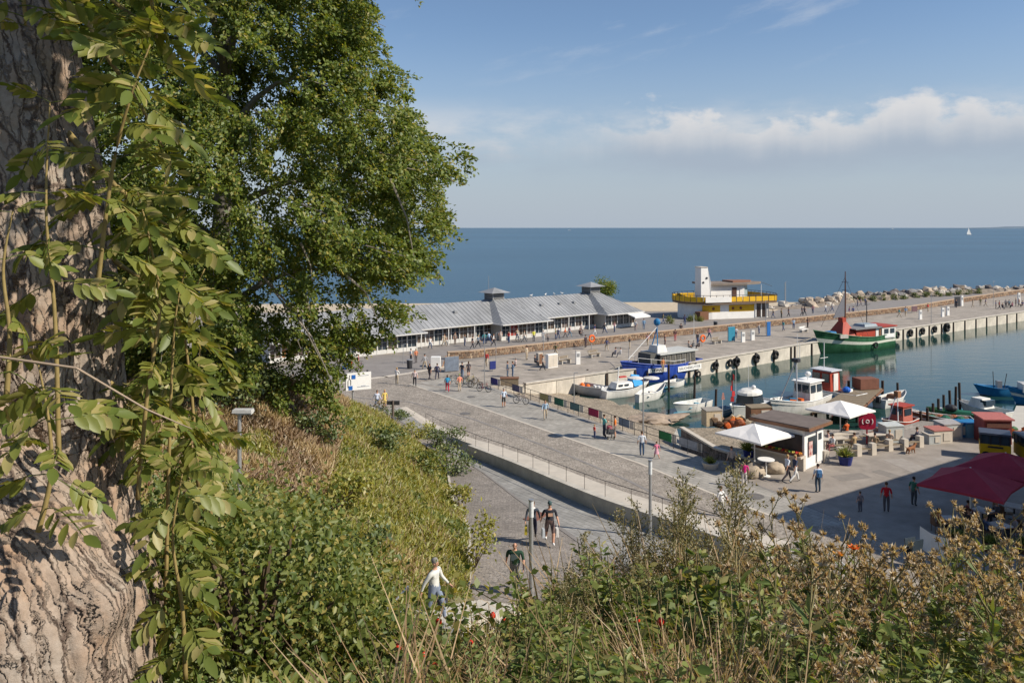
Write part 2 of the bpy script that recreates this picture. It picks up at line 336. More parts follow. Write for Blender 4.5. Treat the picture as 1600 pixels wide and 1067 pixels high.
# slipway: cobbled ramp down into the harbour
a = [R0.to_3d()+Vector((0, 0, -.1)), W(850, 632, -.0), W(950, 665, 0), W(1040, 694, 0), R1.to_3d()]
for p, z in zip(a, (-.12, -.42, -.7, -.8, -.02)): p.z = z
b = [W(806, 604, -2.0), W(880, 607, -2.0), W(985, 625, -2.0), W(1062, 656, -2.1), NEAR[-1].to_3d()+Vector((0, 0, -1.7))]
Kz = [Kw[0].to_3d()+Vector((0, 0, -1.0)), Kw[1].to_3d()+Vector((0, 0, -.02))]
def grid_patch(name, A, B, n, m, amp=.06):
    vs = []; fs = []
    def samp(P, t):
        t *= len(P)-1; i = min(int(t), len(P)-2); return P[i].lerp(P[i+1], t-i)
    for i in range(n+1):
        for j in range(m+1):
            p = samp(A, i/n).lerp(samp(B, i/n), j/m); p.z += amp*noise.noise(p*.7) if 0 < j < m else 0; vs.append(p)
    for i in range(n):
        for j in range(m): k = i*(m+1)+j; fs.append((k, k+1, k+m+2, k+m+1))
    return MB().add(vs, fs).build(name, M_slipcob, smooth=True)
struct(grid_patch('slipway', a[:4], b[:4], 30, 14, .16))
mb = MB(); mb.add([a[3], a[4], Kz[1], Kz[0], b[4], b[3]], [(0, 5, 4), (0, 4, 3), (0, 3, 1), (1, 3, 2)]); struct(mb.build('ramp', M_slab))
# retaining wall of the kiosk terrace, with its coping
rw = thing('retaining_wall', 'dark rubble retaining wall with pale coping beside the ramp under the kiosk', 'wall')
J0 = NEAR[-1]; pts = [J0, Kw[0], Kw[1]]
mb = MB(); mc = MB()
for p, q, z0, z1 in ((J0, Kw[0], -1.9, -1.3), (Kw[0], Kw[1], -1.3, -.2)):
    d = (q-p).normalized(); n = Vector((d.y, -d.x))*.06
    if n.dot(Vector((-1, -1))) < 0: n = -n
    mb.quad((p.x+n.x, p.y+n.y, z0), (q.x+n.x, q.y+n.y, z1), (q.x+n.x, q.y+n.y, .02), (p.x+n.x, p.y+n.y, .02))
    c = ((p+q)/2); mc.box((c.x, c.y, .07), ((q-p).length, .4, .14), math.atan2(d.y, d.x))
mb.build('rubble_face', M_darkcob, rw); mc.build('coping', M_pale, rw)
mb = MB(); mb.sheet([J0, NEAR[-2]+Vector((-3, 0)), W(1160, 690).xy, Kw[1], Kw[0]], .012); struct(mb.build('cobbled_apron', M_slipcob))
# concrete pier on the right
mb = MB(); PR = [W(1566, 690).xy, W(1588, 634).xy, W(1588, 634).xy + Vector((11, -2)), W(1566, 690).xy + Vector((14, -2))]
mb.prism(PR, -4, .02, 0, 1); struct(mb.build('pier', [M_concd, mat('pier_deck', (.50, .47, .41), .9, .12, .8)]))
# beach strip and far coast
mb = MB(); mb.prism([Vector((-300, 146)), Vector((-300, 170)), Vector((-40, 172)), Vector((20, 176)), Vector((64, 176)), Vector((52, 158)), Vector((-20, 156))], -3, .06); struct(mb.build('beach', M_sand))
mb = MB(); vs = []; n = 40
for i in range(n+1):
    x = 9100 + i*160; h = 55*min(1, i/7)*(0.8+.3*noise.noise(Vector((i*.3, 0, 0)))); vs += [(x, 15000, -5), (x, 15000+400, h), (x, 16500, h*.9), (x, 17500, -5)]
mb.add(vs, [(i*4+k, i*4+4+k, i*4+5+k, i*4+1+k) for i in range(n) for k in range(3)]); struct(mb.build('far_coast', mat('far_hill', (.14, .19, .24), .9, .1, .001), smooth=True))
# ------------------------------------------------------------------ hillside terrain
CP = np.array([(0,-6,15.2),(0,0,14.9),(0,3,14.3),(0,6,12.9),(0,9,11.0),(-3,4,14.7),(-6,4,15),(4,4,14.1),(8,5,13.3),(14,8,12.0),(20,8,12.5),(35,8,12),(-2,9,10.6),(-4,13,8.4),
 (-2.3,23,5.0),(-3.8,20.3,6.0),(-5.4,17.8,6.7),(0,30,2.4),(1.7,36,2.2),(-9,25,7.0),(-14,38,9),(-14,45,8.2),(-10,45,6.3),(-6,45,3.9),(-4,45,2.3),(-6.5,51,3.0),(-2.9,38.5,2.4),(-4.6,38,3.8),(-7.4,58,1.5),(-9.5,55,3.6),
 (-14.5,69.5,0),(-20,60,5.2),(-25,72,.4),(-25,45,10),(-40,40,14),(-40,60,7),(-30,76,0),(-20,28,9.8),(-30,20,14),(-12,15,10.5),(-20,8,15),(-6,30,5.6),(-3.2,30,3.9),(-7,38,5.2),(-12,28,7.8),
 (4,14,7.0),(3,20,4.2),(4,26,2.6),(5,33,2.1),(8,30,2.1),(12,33,1.9),(10,20,3.0),(10,12,8.0),(18,14,7.0),(18,22,1.5),(18,28,-.8),(26,26,-.8),(26,16,5),(35,20,3),(12.5,36,-1.2),(8,43,-1.2),(4,51,-1.2),(-2,60,-1),(-40,90,-1),(-10,80,-1),(30,40,-1.2),(40,30,-1),(-60,20,16),(-60,-5,17),(30,-5,13),(10,-6,14.8)], dtype=float)
def _phi(r): return r
_A = _phi(np.linalg.norm(CP[:, None, :2]-CP[None, :, :2], axis=2)); _n = len(CP)
_M = np.zeros((_n+3, _n+3)); _M[:_n, :_n] = _A - np.eye(_n)*.15; _M[:_n, _n] = 1; _M[:_n, _n+1:] = CP[:, :2]; _M[_n, :_n] = 1; _M[_n+1:, :_n] = CP[:, :2].T
_w = np.linalg.solve(_M, np.concatenate([CP[:, 2], np.zeros(3)]))
def vnoise(x, y, s, seed=0):                              # cheap smooth value noise on numpy arrays
    g = np.random.default_rng(seed).random((64, 64)); u = x/s; v = y/s
    i = np.floor(u).astype(int); j = np.floor(v).astype(int); fu = u-i; fv = v-j; fu = fu*fu*(3-2*fu); fv = fv*fv*(3-2*fv)
    q = lambda a, b: g[a % 64, b % 64]
    return (q(i, j)*(1-fu)+q(i+1, j)*fu)*(1-fv)+(q(i, j+1)*(1-fu)+q(i+1, j+1)*fu)*fv
# path stations: (left x, y), (right x, y), z
ST = [((-14.2, 70.2), (-10.3, 73), .03), ((-8.7, 64), (-6.4, 63.5), .25), ((-5.7, 56.9), (-3.1, 55.6), .6), ((-3.9, 50), (0, 49.9), 1.1), ((-3.1, 44), (2.84, 44.2), 1.6), ((-1.9, 38.5), (4.85, 40.2), 2.0), ((-1.5, 34), (7.6, 36.6), 2.2), ((-1.4, 31), (10.6, 33), 2.32), ((-1.3, 28.8), (11.2, 29.5), 2.4)]
LANE = [(-14, 71.6, .03, 2.2), (-7.55, 63.8, .25, 1.2), (-4.4, 56.3, .6, 1.4), (-1.95, 50, 1.1, 2.0), (0, 44, 1.6, 3.1), (1.5, 39.3, 2.0, 3.5), (3, 35.3, 2.2, 4.8), (4.6, 32, 2.3, 6), (5, 29.2, 2.4, 6)]
STAIR = [(-.4, 29.6, 2.42, .9), (-2.3, 23.4, 4.95, .9), (-2.6, 22, 5.05, 1.0), (-3.9, 20.2, 5.85, .9), (-5.6, 17.8, 6.6, .9), (-9.5, 15, 7.0, .9)]
def clampseg(X, Y, Z, lane, rise, drop):
    for (x0, y0, z0, h0), (x1, y1, z1, h1) in zip(lane, lane[1:]):
        dx, dy = x1-x0, y1-y0; t = np.clip(((X-x0)*dx+(Y-y0)*dy)/(dx*dx+dy*dy), 0, 1)
        d = np.hypot(X-x0-t*dx, Y-y0-t*dy); zc = z0+t*(z1-z0); hw = h0+t*(h1-h0)
        e = np.maximum(d-hw, 0); Z = np.where(e < 4, np.minimum(Z, zc-.18+e*rise), Z)
        if drop: Z = np.where(d < hw+.2, np.minimum(Z, zc-.18), Z)
    return Z
def HT(X, Y):
    X = np.atleast_1d(np.asarray(X, float)); Y = np.atleast_1d(np.asarray(Y, float))
    Z = np.full(X.shape, _w[_n]) + _w[_n+1]*X + _w[_n+2]*Y
    for k in range(_n): Z = Z + _w[k]*np.hypot(X-CP[k, 0], Y-CP[k, 1])
    Z = Z + (vnoise(X, Y, 2.3, 1)-.5)*.5 + (vnoise(X, Y, .8, 2)-.5)*.18
    Z = clampseg(X, Y, Z, LANE, .95, True); Z = clampseg(X, Y, Z, STAIR, 1.1, True)
    # beyond the ramp wall the slope ends: keep it under the plaza
    wx = [s[1][0] for s in ST]; wy = [s[1][1] for s in ST]
    lim = np.interp(Y, wy[::-1], wx[::-1]); Z = np.where((Y > 29) & (X > lim+.1), np.minimum(Z, -.6), Z)
    return Z
gx = np.arange(-62, 44.1, .5); gy = np.concatenate([np.arange(-8, 80, .5)]); GX, GY = np.meshgrid(gx, gy)
GZ = HT(GX.ravel(), GY.ravel()); nx, ny = len(gx), len(gy)
ii = (np.arange(ny-1)[:, None]*nx + np.arange(nx-1)[None, :]).ravel()
struct(np_obj('hillside', np.stack([GX.ravel(), GY.ravel(), GZ], 1), np.stack([ii, ii+1, ii+nx+1, ii+nx], 1), M_dirt, smooth=True))
# ------------------------------------------------------------------ ramp path, stairs, wall
def lerp2(a, b, t): return (a[0]+(b[0]-a[0])*t, a[1]+(b[1]-a[1])*t)
def ribbon(f0, f1, dz, name, m):
    mb = MB()
    for s, q in zip(ST, ST[1:]):
        a, b = lerp2(s[0], s[1], f0), lerp2(s[0], s[1], f1); c, d = lerp2(q[0], q[1], f1), lerp2(q[0], q[1], f0)
        mb.quad((*a, s[2]+dz), (*b, s[2]+dz), (*c, q[2]+dz), (*d, q[2]+dz))
    return struct(mb.build(name, m))
ribbon(-.04, .55, .02, 'path', cobble('path_cobbles', (.25, .22, .195), (.35, .31, .275), (.16, .145, .13), 6.5))
ribbon(.55, 1.0, .024, 'path_slab_lane', M_slab2)
ribbon(.535, .565, .036, 'path_gutter', M_asph2)
ribbon(-.05, -.02, .1, 'path_kerb', M_conc)
def poly_off(P, off):                                    # offset a polyline sideways
    out = []
    for i, p in enumerate(P):
        a = P[max(i-1, 0)]; b = P[min(i+1, len(P)-1)]; d = (b-a).to_2d().normalized(); out.append(Vector((p.x+d.y*off, p.y-d.x*off, p.z)))
    return out
def smooth_poly(P, k=4):
    out = []
    for i in range(len(P)-1):
        p0, p1, p2, p3 = P[max(i-1, 0)], P[i], P[i+1], P[min(i+2, len(P)-1)]
        for j in range(k):
            t = j/k; out.append(.5*((2*p1)+(-p0+p2)*t+(2*p0-5*p1+4*p2-p3)*t*t+(-p0+3*p1-3*p2+p3)*t**3))
    out.append(P[-1]); return out
BASE = [Vector((s[1][0], s[1][1], s[2])) for s in ST]
rampw = thing('ramp_wall', 'long curved grey concrete wall with a pale top along the sloping path', 'wall')
WB = smooth_poly(BASE[2:8], 4)                           # wall proper starts where the face shows
O1 = poly_off(WB, -.42)
if (O1[3]-WB[3]).x < 0: sgn = 1
else: sgn = -1
O1 = poly_off(WB, sgn*.42); O2 = poly_off(WB, sgn*1.75)
for i in range(0, len(WB)-1, 1):                          # cast sections with open joints
    mb = MB(); a, b, c, d = WB[i], WB[i+1], O1[i+1], O1[i]
    e = .006; a = a.lerp(b, e); d = d.lerp(c, e)
    lo = [Vector((p.x, p.y, p.z-.5)) for p in (a, b, c, d)]; hi = [Vector((p.x, p.y, p.z+.74)) for p in (a, b, c, d)]
    mb.add(lo+hi, [(4, 5, 6, 7), (0, 1, 5, 4), (1, 2, 6, 5), (2, 3, 7, 6), (3, 0, 4, 7)]); mb.build('wall_section', M_conc, rampw)
mb = MB(); mt = MB(); ALLB = smooth_poly(BASE[0:8], 4); A1 = poly_off(ALLB, sgn*.43); A2 = poly_off(ALLB, sgn*1.8)
for i in range(len(ALLB)-1):
    k = min(1, max(0, (i-3)/5)); k2 = min(1, max(0, (i-2)/5)); h0 = .04+.68*k; h1 = .04+.68*k2
    a, b, c, d = A1[i], A1[i+1], A2[i+1].lerp(A1[i+1], 1-(.15+.85*min(1, (i+1)/9))), A2[i].lerp(A1[i], 1-(.15+.85*min(1, i/9)))
    mb.quad((a.x, a.y, a.z+h0), (b.x, b.y, b.z+h1), (c.x, c.y, b.z+h1-.03), (d.x, d.y, a.z+h0-.03)); mt.quad((d.x, d.y, a.z+h0-.03), (c.x, c.y, b.z+h1-.03), (c.x, c.y, -.3), (d.x, d.y, -.3))
    mb.quad((ALLB[i].x, ALLB[i].y, a.z), (ALLB[i+1].x, ALLB[i+1].y, b.z), (b.x, b.y, b.z+h1), (a.x, a.y, a.z+h0)) if i < 8 else None
mb.build('coping', M_pale, rampw); mt.build('outer_face', M_conc, rampw)
def railing(name, label, P, h, m, r=.025, group=None, mid=1, post_r=.022, step=1.6):
    t = thing(name, label, 'railing', P[0], 0, group); o = P[0]
    for k in range(mid+1): MB().tube([p-o+Vector((0, 0, h*(k+1)/(mid+1))) for p in P], r, 6).build('rail', m, t)
    L = 0; nxt = 0; pm = None
    for a, b in zip(P, P[1:]):
        sl = (b-a).length
        while nxt <= L+sl:
            q = a.lerp(b, (nxt-L)/sl)-o
            if pm is None: pm = MB().cyl((0, 0, -.05), (0, 0, h), post_r, n=6).build('post', m, t); pm.location = q
            else:
                c = pm.copy(); COL.objects.link(c); c.parent = t; c.location = q
            nxt += step
        L += sl
    return t
railing('handrail', 'slim dark handrail on posts along the top of the curved path wall', [Vector((p.x, p.y, p.z+(.1+.62*min(1, max(0, (i-3)/5))))) for i, p in enumerate(poly_off(ALLB, sgn*.3))][3:], .85, mat('rail_brown', (.13, .11, .10), .5, .1, 8, metal=.3), .018, mid=0, post_r=.014, step=2.0)
railing('handrail', 'short grey handrail beside the pale kerb at the top end of the path', [Vector((s.x-2.6, s.y-.6, s.z)) for s in smooth_poly(BASE[0:2], 4)], .95, M_steel, .02, mid=1, post_r=.018, step=1.3)
mb = MB(); sk = [Vector((s.x-2.4, s.y-.6, s.z)) for s in smooth_poly(BASE[0:2], 4)]
for p, q in zip(sk, sk[1:]): c = (p+q)/2; mb.box((c.x, c.y, c.z+.08), ((q-p).length, .35, .22), math.atan2(q.y-p.y, q.x-p.x))
tag(mb.build('kerb', M_pale), 'pale stone kerb under the short grey handrail at the path end', 'kerb')
st = thing('stairway', 'concrete stairway climbing the overgrown slope from the cobbled path', 'stairs', (0, 0, 0))
(x0, y0, z0, _), (x1, y1, z1, _) = STAIR[0], STAIR[1]; ns = 16; an = math.atan2(y1-y0, x1-x0); sl_ = math.hypot(x1-x0, y1-y0)/ns
for k in range(ns):
    t = (k+.5)/ns; z = z0+(z1-z0)*(k+1)/ns; MB().box((x0+(x1-x0)*t, y0+(y1-y0)*t, z-.3), (sl_*1.02, 1.8, .6-.004*(k % 2)), an).build('step', M_conc, st)
mb = MB()
SP = [Vector((x, y, z)) for x, y, z, h in STAIR[1:]]; l = poly_off(SP, .95); r = poly_off(SP, -.95)
for i in range(len(SP)-1): mb.quad(l[i], l[i+1], r[i+1], r[i])
struct(mb.build('upper_path', M_slab2))
railing('handrail', 'grey tubular handrail on the upper stretch of the hill stairway', [p+Vector((0, 0, 0)) for p in poly_off(SP, .8)], .95, M_steel, .03, mid=1, post_r=.025, step=1.5)
railing('handrail', 'white tubular railing of the steps behind the weeds below the shaded yard', [D(1236, 895, 33), D(1290, 893, 31.5), D(1330, 935, 29.5)], 1.0, M_white, .025, mid=3, post_r=.025, step=1.1)
# ------------------------------------------------------------------ stone parapet between promenade and terrace
pw = thing('stone_parapet', 'long low parapet wall of brown field stones in pale mortar beside the promenade', 'wall')
WL = [W(x, y) for x, y in ((700, 562), (735, 560), (980, 533), (1260, 504), (1420, 486.5), (1487, 475), (1560, 464))]
WL.append(WL[-1] + (WL[-1]-WL[-2])*1.2)
core = MB(); stones = MB(); cope = MB(); rn = random.Random(3)
for a, b in zip(WL, WL[1:]):
    d = (b-a); L_ = d.length; u = d.normalized(); nrm = Vector((u.y, -u.x, 0)); an = math.atan2(u.y, u.x)
    c = (a+b)/2 - nrm*.25; core.box((c.x, c.y, .45), (L_, .44, .9), an); cope.box((c.x, c.y, .93), (L_+.02, .62, .1), an)
    far = a.y > 150
    for row in range(3 if not far else 2):
        x = rn.uniform(0, .3); hh = .27 if not far else .4
        while x < L_-.2:
            w = rn.uniform(.3, .62)*(1 if not far else 1.5); q = a + u*(x+w/2) + nrm*(-.03); z = .17+row*(hh+.03)+rn.uniform(-.02, .02)
            stones.box((q.x, q.y, z), (w*.86, .12+rn.uniform(0, .05), hh*rn.uniform(.75, .95)), an, rn.randrange(4), .8, .8); x += w
core.build('mortar', mat('mortar', (.47, .36, .25), .9, .15, 2), pw); cope.build('coping', mat('coping_stone', (.45, .33, .23), .9, .2, 2), pw)
tag(stones.build('field_stone', [mat('stone_a', (.20, .12, .075), .9, .25, 2), mat('stone_b', (.26, .16, .10), .9, .25, 2), mat('stone_c', (.16, .11, .08), .9, .25, 2), mat('stone_d', (.30, .21, .14), .9, .25, 2)], pw), kind='stuff')
# quay wall: concrete panels between dark timber posts, tyres hung on it
qw = thing('quay_wall', 'weathered concrete quay wall with dark timber fender posts along the harbour', 'quay wall')
pm = None; tm = None; lmat = mat('quay_edge', (.52, .47, .40), .85, .2, 1.2)
for i in range(1, len(QUAY)-1):
    a, b = QUAY[i].to_3d(), QUAY[i+1].to_3d(); d = b-a; L_ = min(d.length, 60); u = d.normalized(); nr = Vector((u.y, -u.x, 0)); an = math.atan2(u.y, u.x); k = 0; x = 0
    while x < L_-.5:
        w = min(4.2, L_-x); q = a+u*(x+w/2)+nr*.05
        if pm is None: pm = MB().box((0, 0, 0), (4.14, .16, 1.9)).build('concrete_panel', M_concd, qw); o = pm
        else: o = pm.copy(); COL.objects.link(o); o.parent = qw
        o.location = (q.x, q.y, -1.0+.003*(k % 2)); o.rotation_euler.z = an; o.scale.x = w/4.2
        q2 = a+u*x+nr*.2; big = i >= 2
        if big:
            if tm is None: tm = MB().box((0, 0, 0), (.2, .18, 2.0)).build('fender_post', M_rust, qw); o2 = tm
            else: o2 = tm.copy(); COL.objects.link(o2); o2.parent = qw
            o2.location = (q2.x, q2.y, -1.1); o2.rotation_euler.z = an
        x += w; k += 1
    c = a+u*L_/2; MB().box((c.x, c.y, .07), (L_, .5, .14), an).build('edge_beam', lmat, qw)
# ------------------------------------------------------------------ harbour pavilion (long shop building with a standing-seam roof)
M_zinc = mat('zinc_roof', (.30, .305, .31), .6, .28, .35, metal=.1, stretch=(1, .35, 1)); M_seam = mat('zinc_seam', (.25, .255, .26), .6, .08, 2, metal=.1)
u3 = Vector((.78, .626, 0)); n3 = Vector((-.626, .78, 0)); C1 = Vector((-1.2, 116, 0)); PAN = math.atan2(u3.y, u3.x)
pav = thing('harbour_pavilion', 'long low shop pavilion with grey ribbed metal roof and two roof lanterns', 'building', C1, PAN)
EZ, RZ_, RN = 2.55, 5.3, 7.5
def slope(parts, mb, sm, a, b, c, d, step=.75):           # a-b eave, d-c ridge; ribs run from eave to ridge
    a, b, c, d = map(Vector, (a, b, c, d)); mb.add([a, b, c, d], [(0, 1, 2, 3)])
    nrm = (b-a).cross(d-a).normalized(); L_ = (b-a).length; e = (b-a).normalized()
    k = step/2
    while k < L_:
        p = a+e*k; g = (d-a); g = g - e*g.dot(e); hlen = g.length; g.normalize()
        # climb until the ridge or the hip/valley edge
        t = 1.0
        sd = (d-a).dot(e); sc = (c-a).dot(e)
        if sd > 0 and k < sd: t = min(t, k/sd)
        if sc < L_ and k > sc: t = min(t, (L_-k)/(L_-sc))
        q = p+g*hlen*t; w = e*.02
        sm.add([p-w, p+w, p+w+nrm*.04, p-w+nrm*.04, q-w, q+w, q+w+nrm*.04, q-w+nrm*.04], [(3, 2, 6, 7), (0, 3, 7, 4), (1, 5, 6, 2), (0, 1, 2, 3)]); k += step
M_frm0 = mat('gutter_pale', (.55, .54, .52), .6)
def pav_roof():
    mb = MB(); sm = MB()
    segs = [(-34, -25), (-14.5, 0), (8, 21.5)]; wings = [(-25, -14.5), (0, 8), (21.5, 28.5)]
    for s0, s1 in [(-34, 25)]:
        slope(0, mb, sm, (s0-.5, 1.7, EZ), (s1+.5, 1.7, EZ), (s1+.5, RN, RZ_), (s0-.5, RN, RZ_)); slope(0, mb, sm, (s1+.5, 13.3, EZ), (s0-.5, 13.3, EZ), (s0-.5, RN, RZ_), (s1+.5, RN, RZ_))
    for s0, s1 in wings:
        c = (s0+s1)/2; f, b = -.8, 15.8; a0, a1 = s0-.8, s1+.8; z = RZ_+.25; e = EZ-.05; k = .7
        slope(0, mb, sm, (a0, f, e), (a1, f, e), (c+k, RN-k, z), (c-k, RN-k, z)); slope(0, mb, sm, (a1, b, e), (a0, b, e), (c-k, RN+k, z), (c+k, RN+k, z))
        slope(0, mb, sm, (a1, f, e), (a1, b, e), (c+k, RN+k, z), (c+k, RN-k, z)); slope(0, mb, sm, (a0, b, e), (a0, f, e), (c-k, RN-k, z), (c-k, RN+k, z))
    ro = mb.build('roof', M_zinc, pav); sm.build('seam', M_seam, ro)
    g = MB()
    for s0, s1 in segs: g.box(((s0+s1)/2, 1.62, EZ-.05), (s1-s0+.6, .14, .16))
    for s0, s1 in wings:
        g.box(((s0+s1)/2, -.86, EZ-.12), (s1-s0+1.7, .14, .16)); g.box((s0-.86, 7, EZ-.12), (.14, 15.5, .16)); g.box((s1+.86, 7, EZ-.12), (.14, 15.5, .16))
    g.build('gutter', M_frm0, ro)
    for c in (4, 25):
        ln = MB().box((c, RN, RZ_+.6), (2.1, 2.1, 1.1)).build('roof_lantern', mat('louvre_dark', (.12, .12, .12), .6, .2, 4), pav)
        lv = MB(); [lv.box((c, RN, RZ_+.35+.24*k), (2.2, 2.2, .06)) for k in range(4)]; [lv.box((c+dx*1.04, RN+dy*1.04, RZ_+.6), (.14, .14, 1.12)) for dx in (-1, 1) for dy in (-1, 1)]; lv.build('louvre', M_zinc, ln)
        r = 1.85; z = RZ_+1.12; lr = MB(); lr.add([(c-r, RN-r, z), (c+r, RN-r, z), (c+r, RN+r, z), (c-r, RN+r, z), (c, RN, z+.75)], [(0, 1, 4), (1, 2, 4), (2, 3, 4), (3, 0, 4), (3, 2, 1, 0)]); lr.build('lantern_roof', M_zinc, ln)
    # body
    M_int = mat('shop_interior', (.10, .08, .07), .9, .5, 1.2)
    M_frm = mat('shop_frame', (.58, .57, .54), .7, .1, 2)
    def front(s0, s1, y, win, tints):
        MB().box(((s0+s1)/2, y+.12, .27), (s1-s0, .2, .54)).build('plinth', M_frm, pav); MB().box(((s0+s1)/2, y+.13, 2.3), (s1-s0, .2, .36)).build('lintel', M_frm, pav)
        n = max(1, round((s1-s0)/win)); w = (s1-s0)/n
        for k in range(n+1): MB().box((s0+w*k, y+.1, 1.3), (.16, .24, 2.6)).build('pillar', M_frm, pav)
        for k in range(n):
            x = s0+w*(k+.5); tt = tints[k % len(tints)]; door = (k % 5 == 3)
            wn = MB().box((x, y+.18, 1.33 if not door else 1.1), (w-.16, .05, 1.6 if not door else 2.1)).build('door' if door else 'window', tt, pav)
            fr = MB(); fr.box((x, y+.13, 1.5), (w-.16, .06, .05)); fr.box((x, y+.13, 1.3), (.05, .06, 1.56)); fr.build('frame', M_frm, wn)
    G1 = M_glass; G2 = mat('shop_glass_warm', (.10, .075, .06), .15, .6, 1.5, spec=.6); G3 = mat('shop_glass_goods', (.16, .13, .12), .3, .9, 2.2, spec=.5); G4 = mat('shop_goods_red', (.30, .05, .04), .5, .8, 2)
    front(-34, -25, 2.9, 1.6, [G2, mat('orange_door', (.35, .15, .05), .6), G2]); front(-25, -14.5, .5, 1.5, [G1, G2, G1]); front(-14.5, 0, 2.9, 1.5, [G1, G2, G3, G1, G2]); front(0, 8, .5, 1.6, [G1, G4, G2, G3]); front(8, 21.5, 2.9, 1.5, [G3, G1, G2, G1]); front(21.5, 28.5, .5, 1.4, [G1, G2, G1])
    b = MB()
    for s0, s1, f in ((-34, -25, 3.2), (-14.5, 0, 3.2), (8, 21.5, 3.2), (-25, -14.5, .8), (0, 8, .8), (21.5, 28.4, .8)): b.box(((s0+s1)/2, (f+12.4)/2, 1.28), (s1-s0-.02, 12.4-f, 2.52))
    b.build('wall', mat('pavilion_wall', (.55, .53, .49), .8, .1, 2), pav)
    for k in range(8): MB().box((28.55, 1.6+k*1.35, 1.4), (.06, 1.1, 1.6)).build('window', G1, pav)
    for s in (-13, -8.5, -4, 10, 14.5, 19): MB().cyl((s, 1.75, 0), (s, 1.75, EZ), .07, n=8).build('column', M_white, pav)
    SGC = [(.5, .06, .05), (.05, .12, .32), (.6, .5, .1), (.08, .25, .12), (.55, .53, .48)]
    for k, (x, y) in enumerate(((-12.5, 2.75), (-9, 2.75), (-5, 2.75), (-1.8, 2.75), (1.6, .35), (5.4, .35), (10, 2.75), (13.5, 2.75), (17.5, 2.75), (23, .35))): MB().box((x, y, 2.28), (1.5+.3*(k % 3), .06, .3)).build('shop_sign', mat('shop_sign_%d' % (k % 5), SGC[k % 5], .6, .3, 4), pav)
    for k, s_ in enumerate((-12, -5.2, 11.5, 15.4, 18.6)): z = EZ+(RZ_-EZ)*(3.2/5.8); MB().box((s_, 1.7+3.2, z+.12), (.5, .5, .3)).build('roof_vent', M_seam, pav)
    # gulls' perch rods and a flagpole
    MB().cyl((7.5, 13.6, 0), (7.5, 13.6, 8.6), .06, .03, 8).build('flagpole', M_steel, pav)
    aw = MB(); aw.add([(25.2, -.75, 2.35), (28.9, -.75, 2.35), (28.9, -2.6, 1.95), (25.2, -2.6, 1.95), (25.2, -.75, 2.3), (28.9, -.75, 2.3), (28.9, -2.6, 1.75), (25.2, -2.6, 1.75)], [(0, 3, 2, 1), (4, 5, 6, 7), (3, 7, 6, 2), (0, 4, 7, 3), (1, 2, 6, 5)]); aw.build('awning', M_white, pav)
pav_roof()
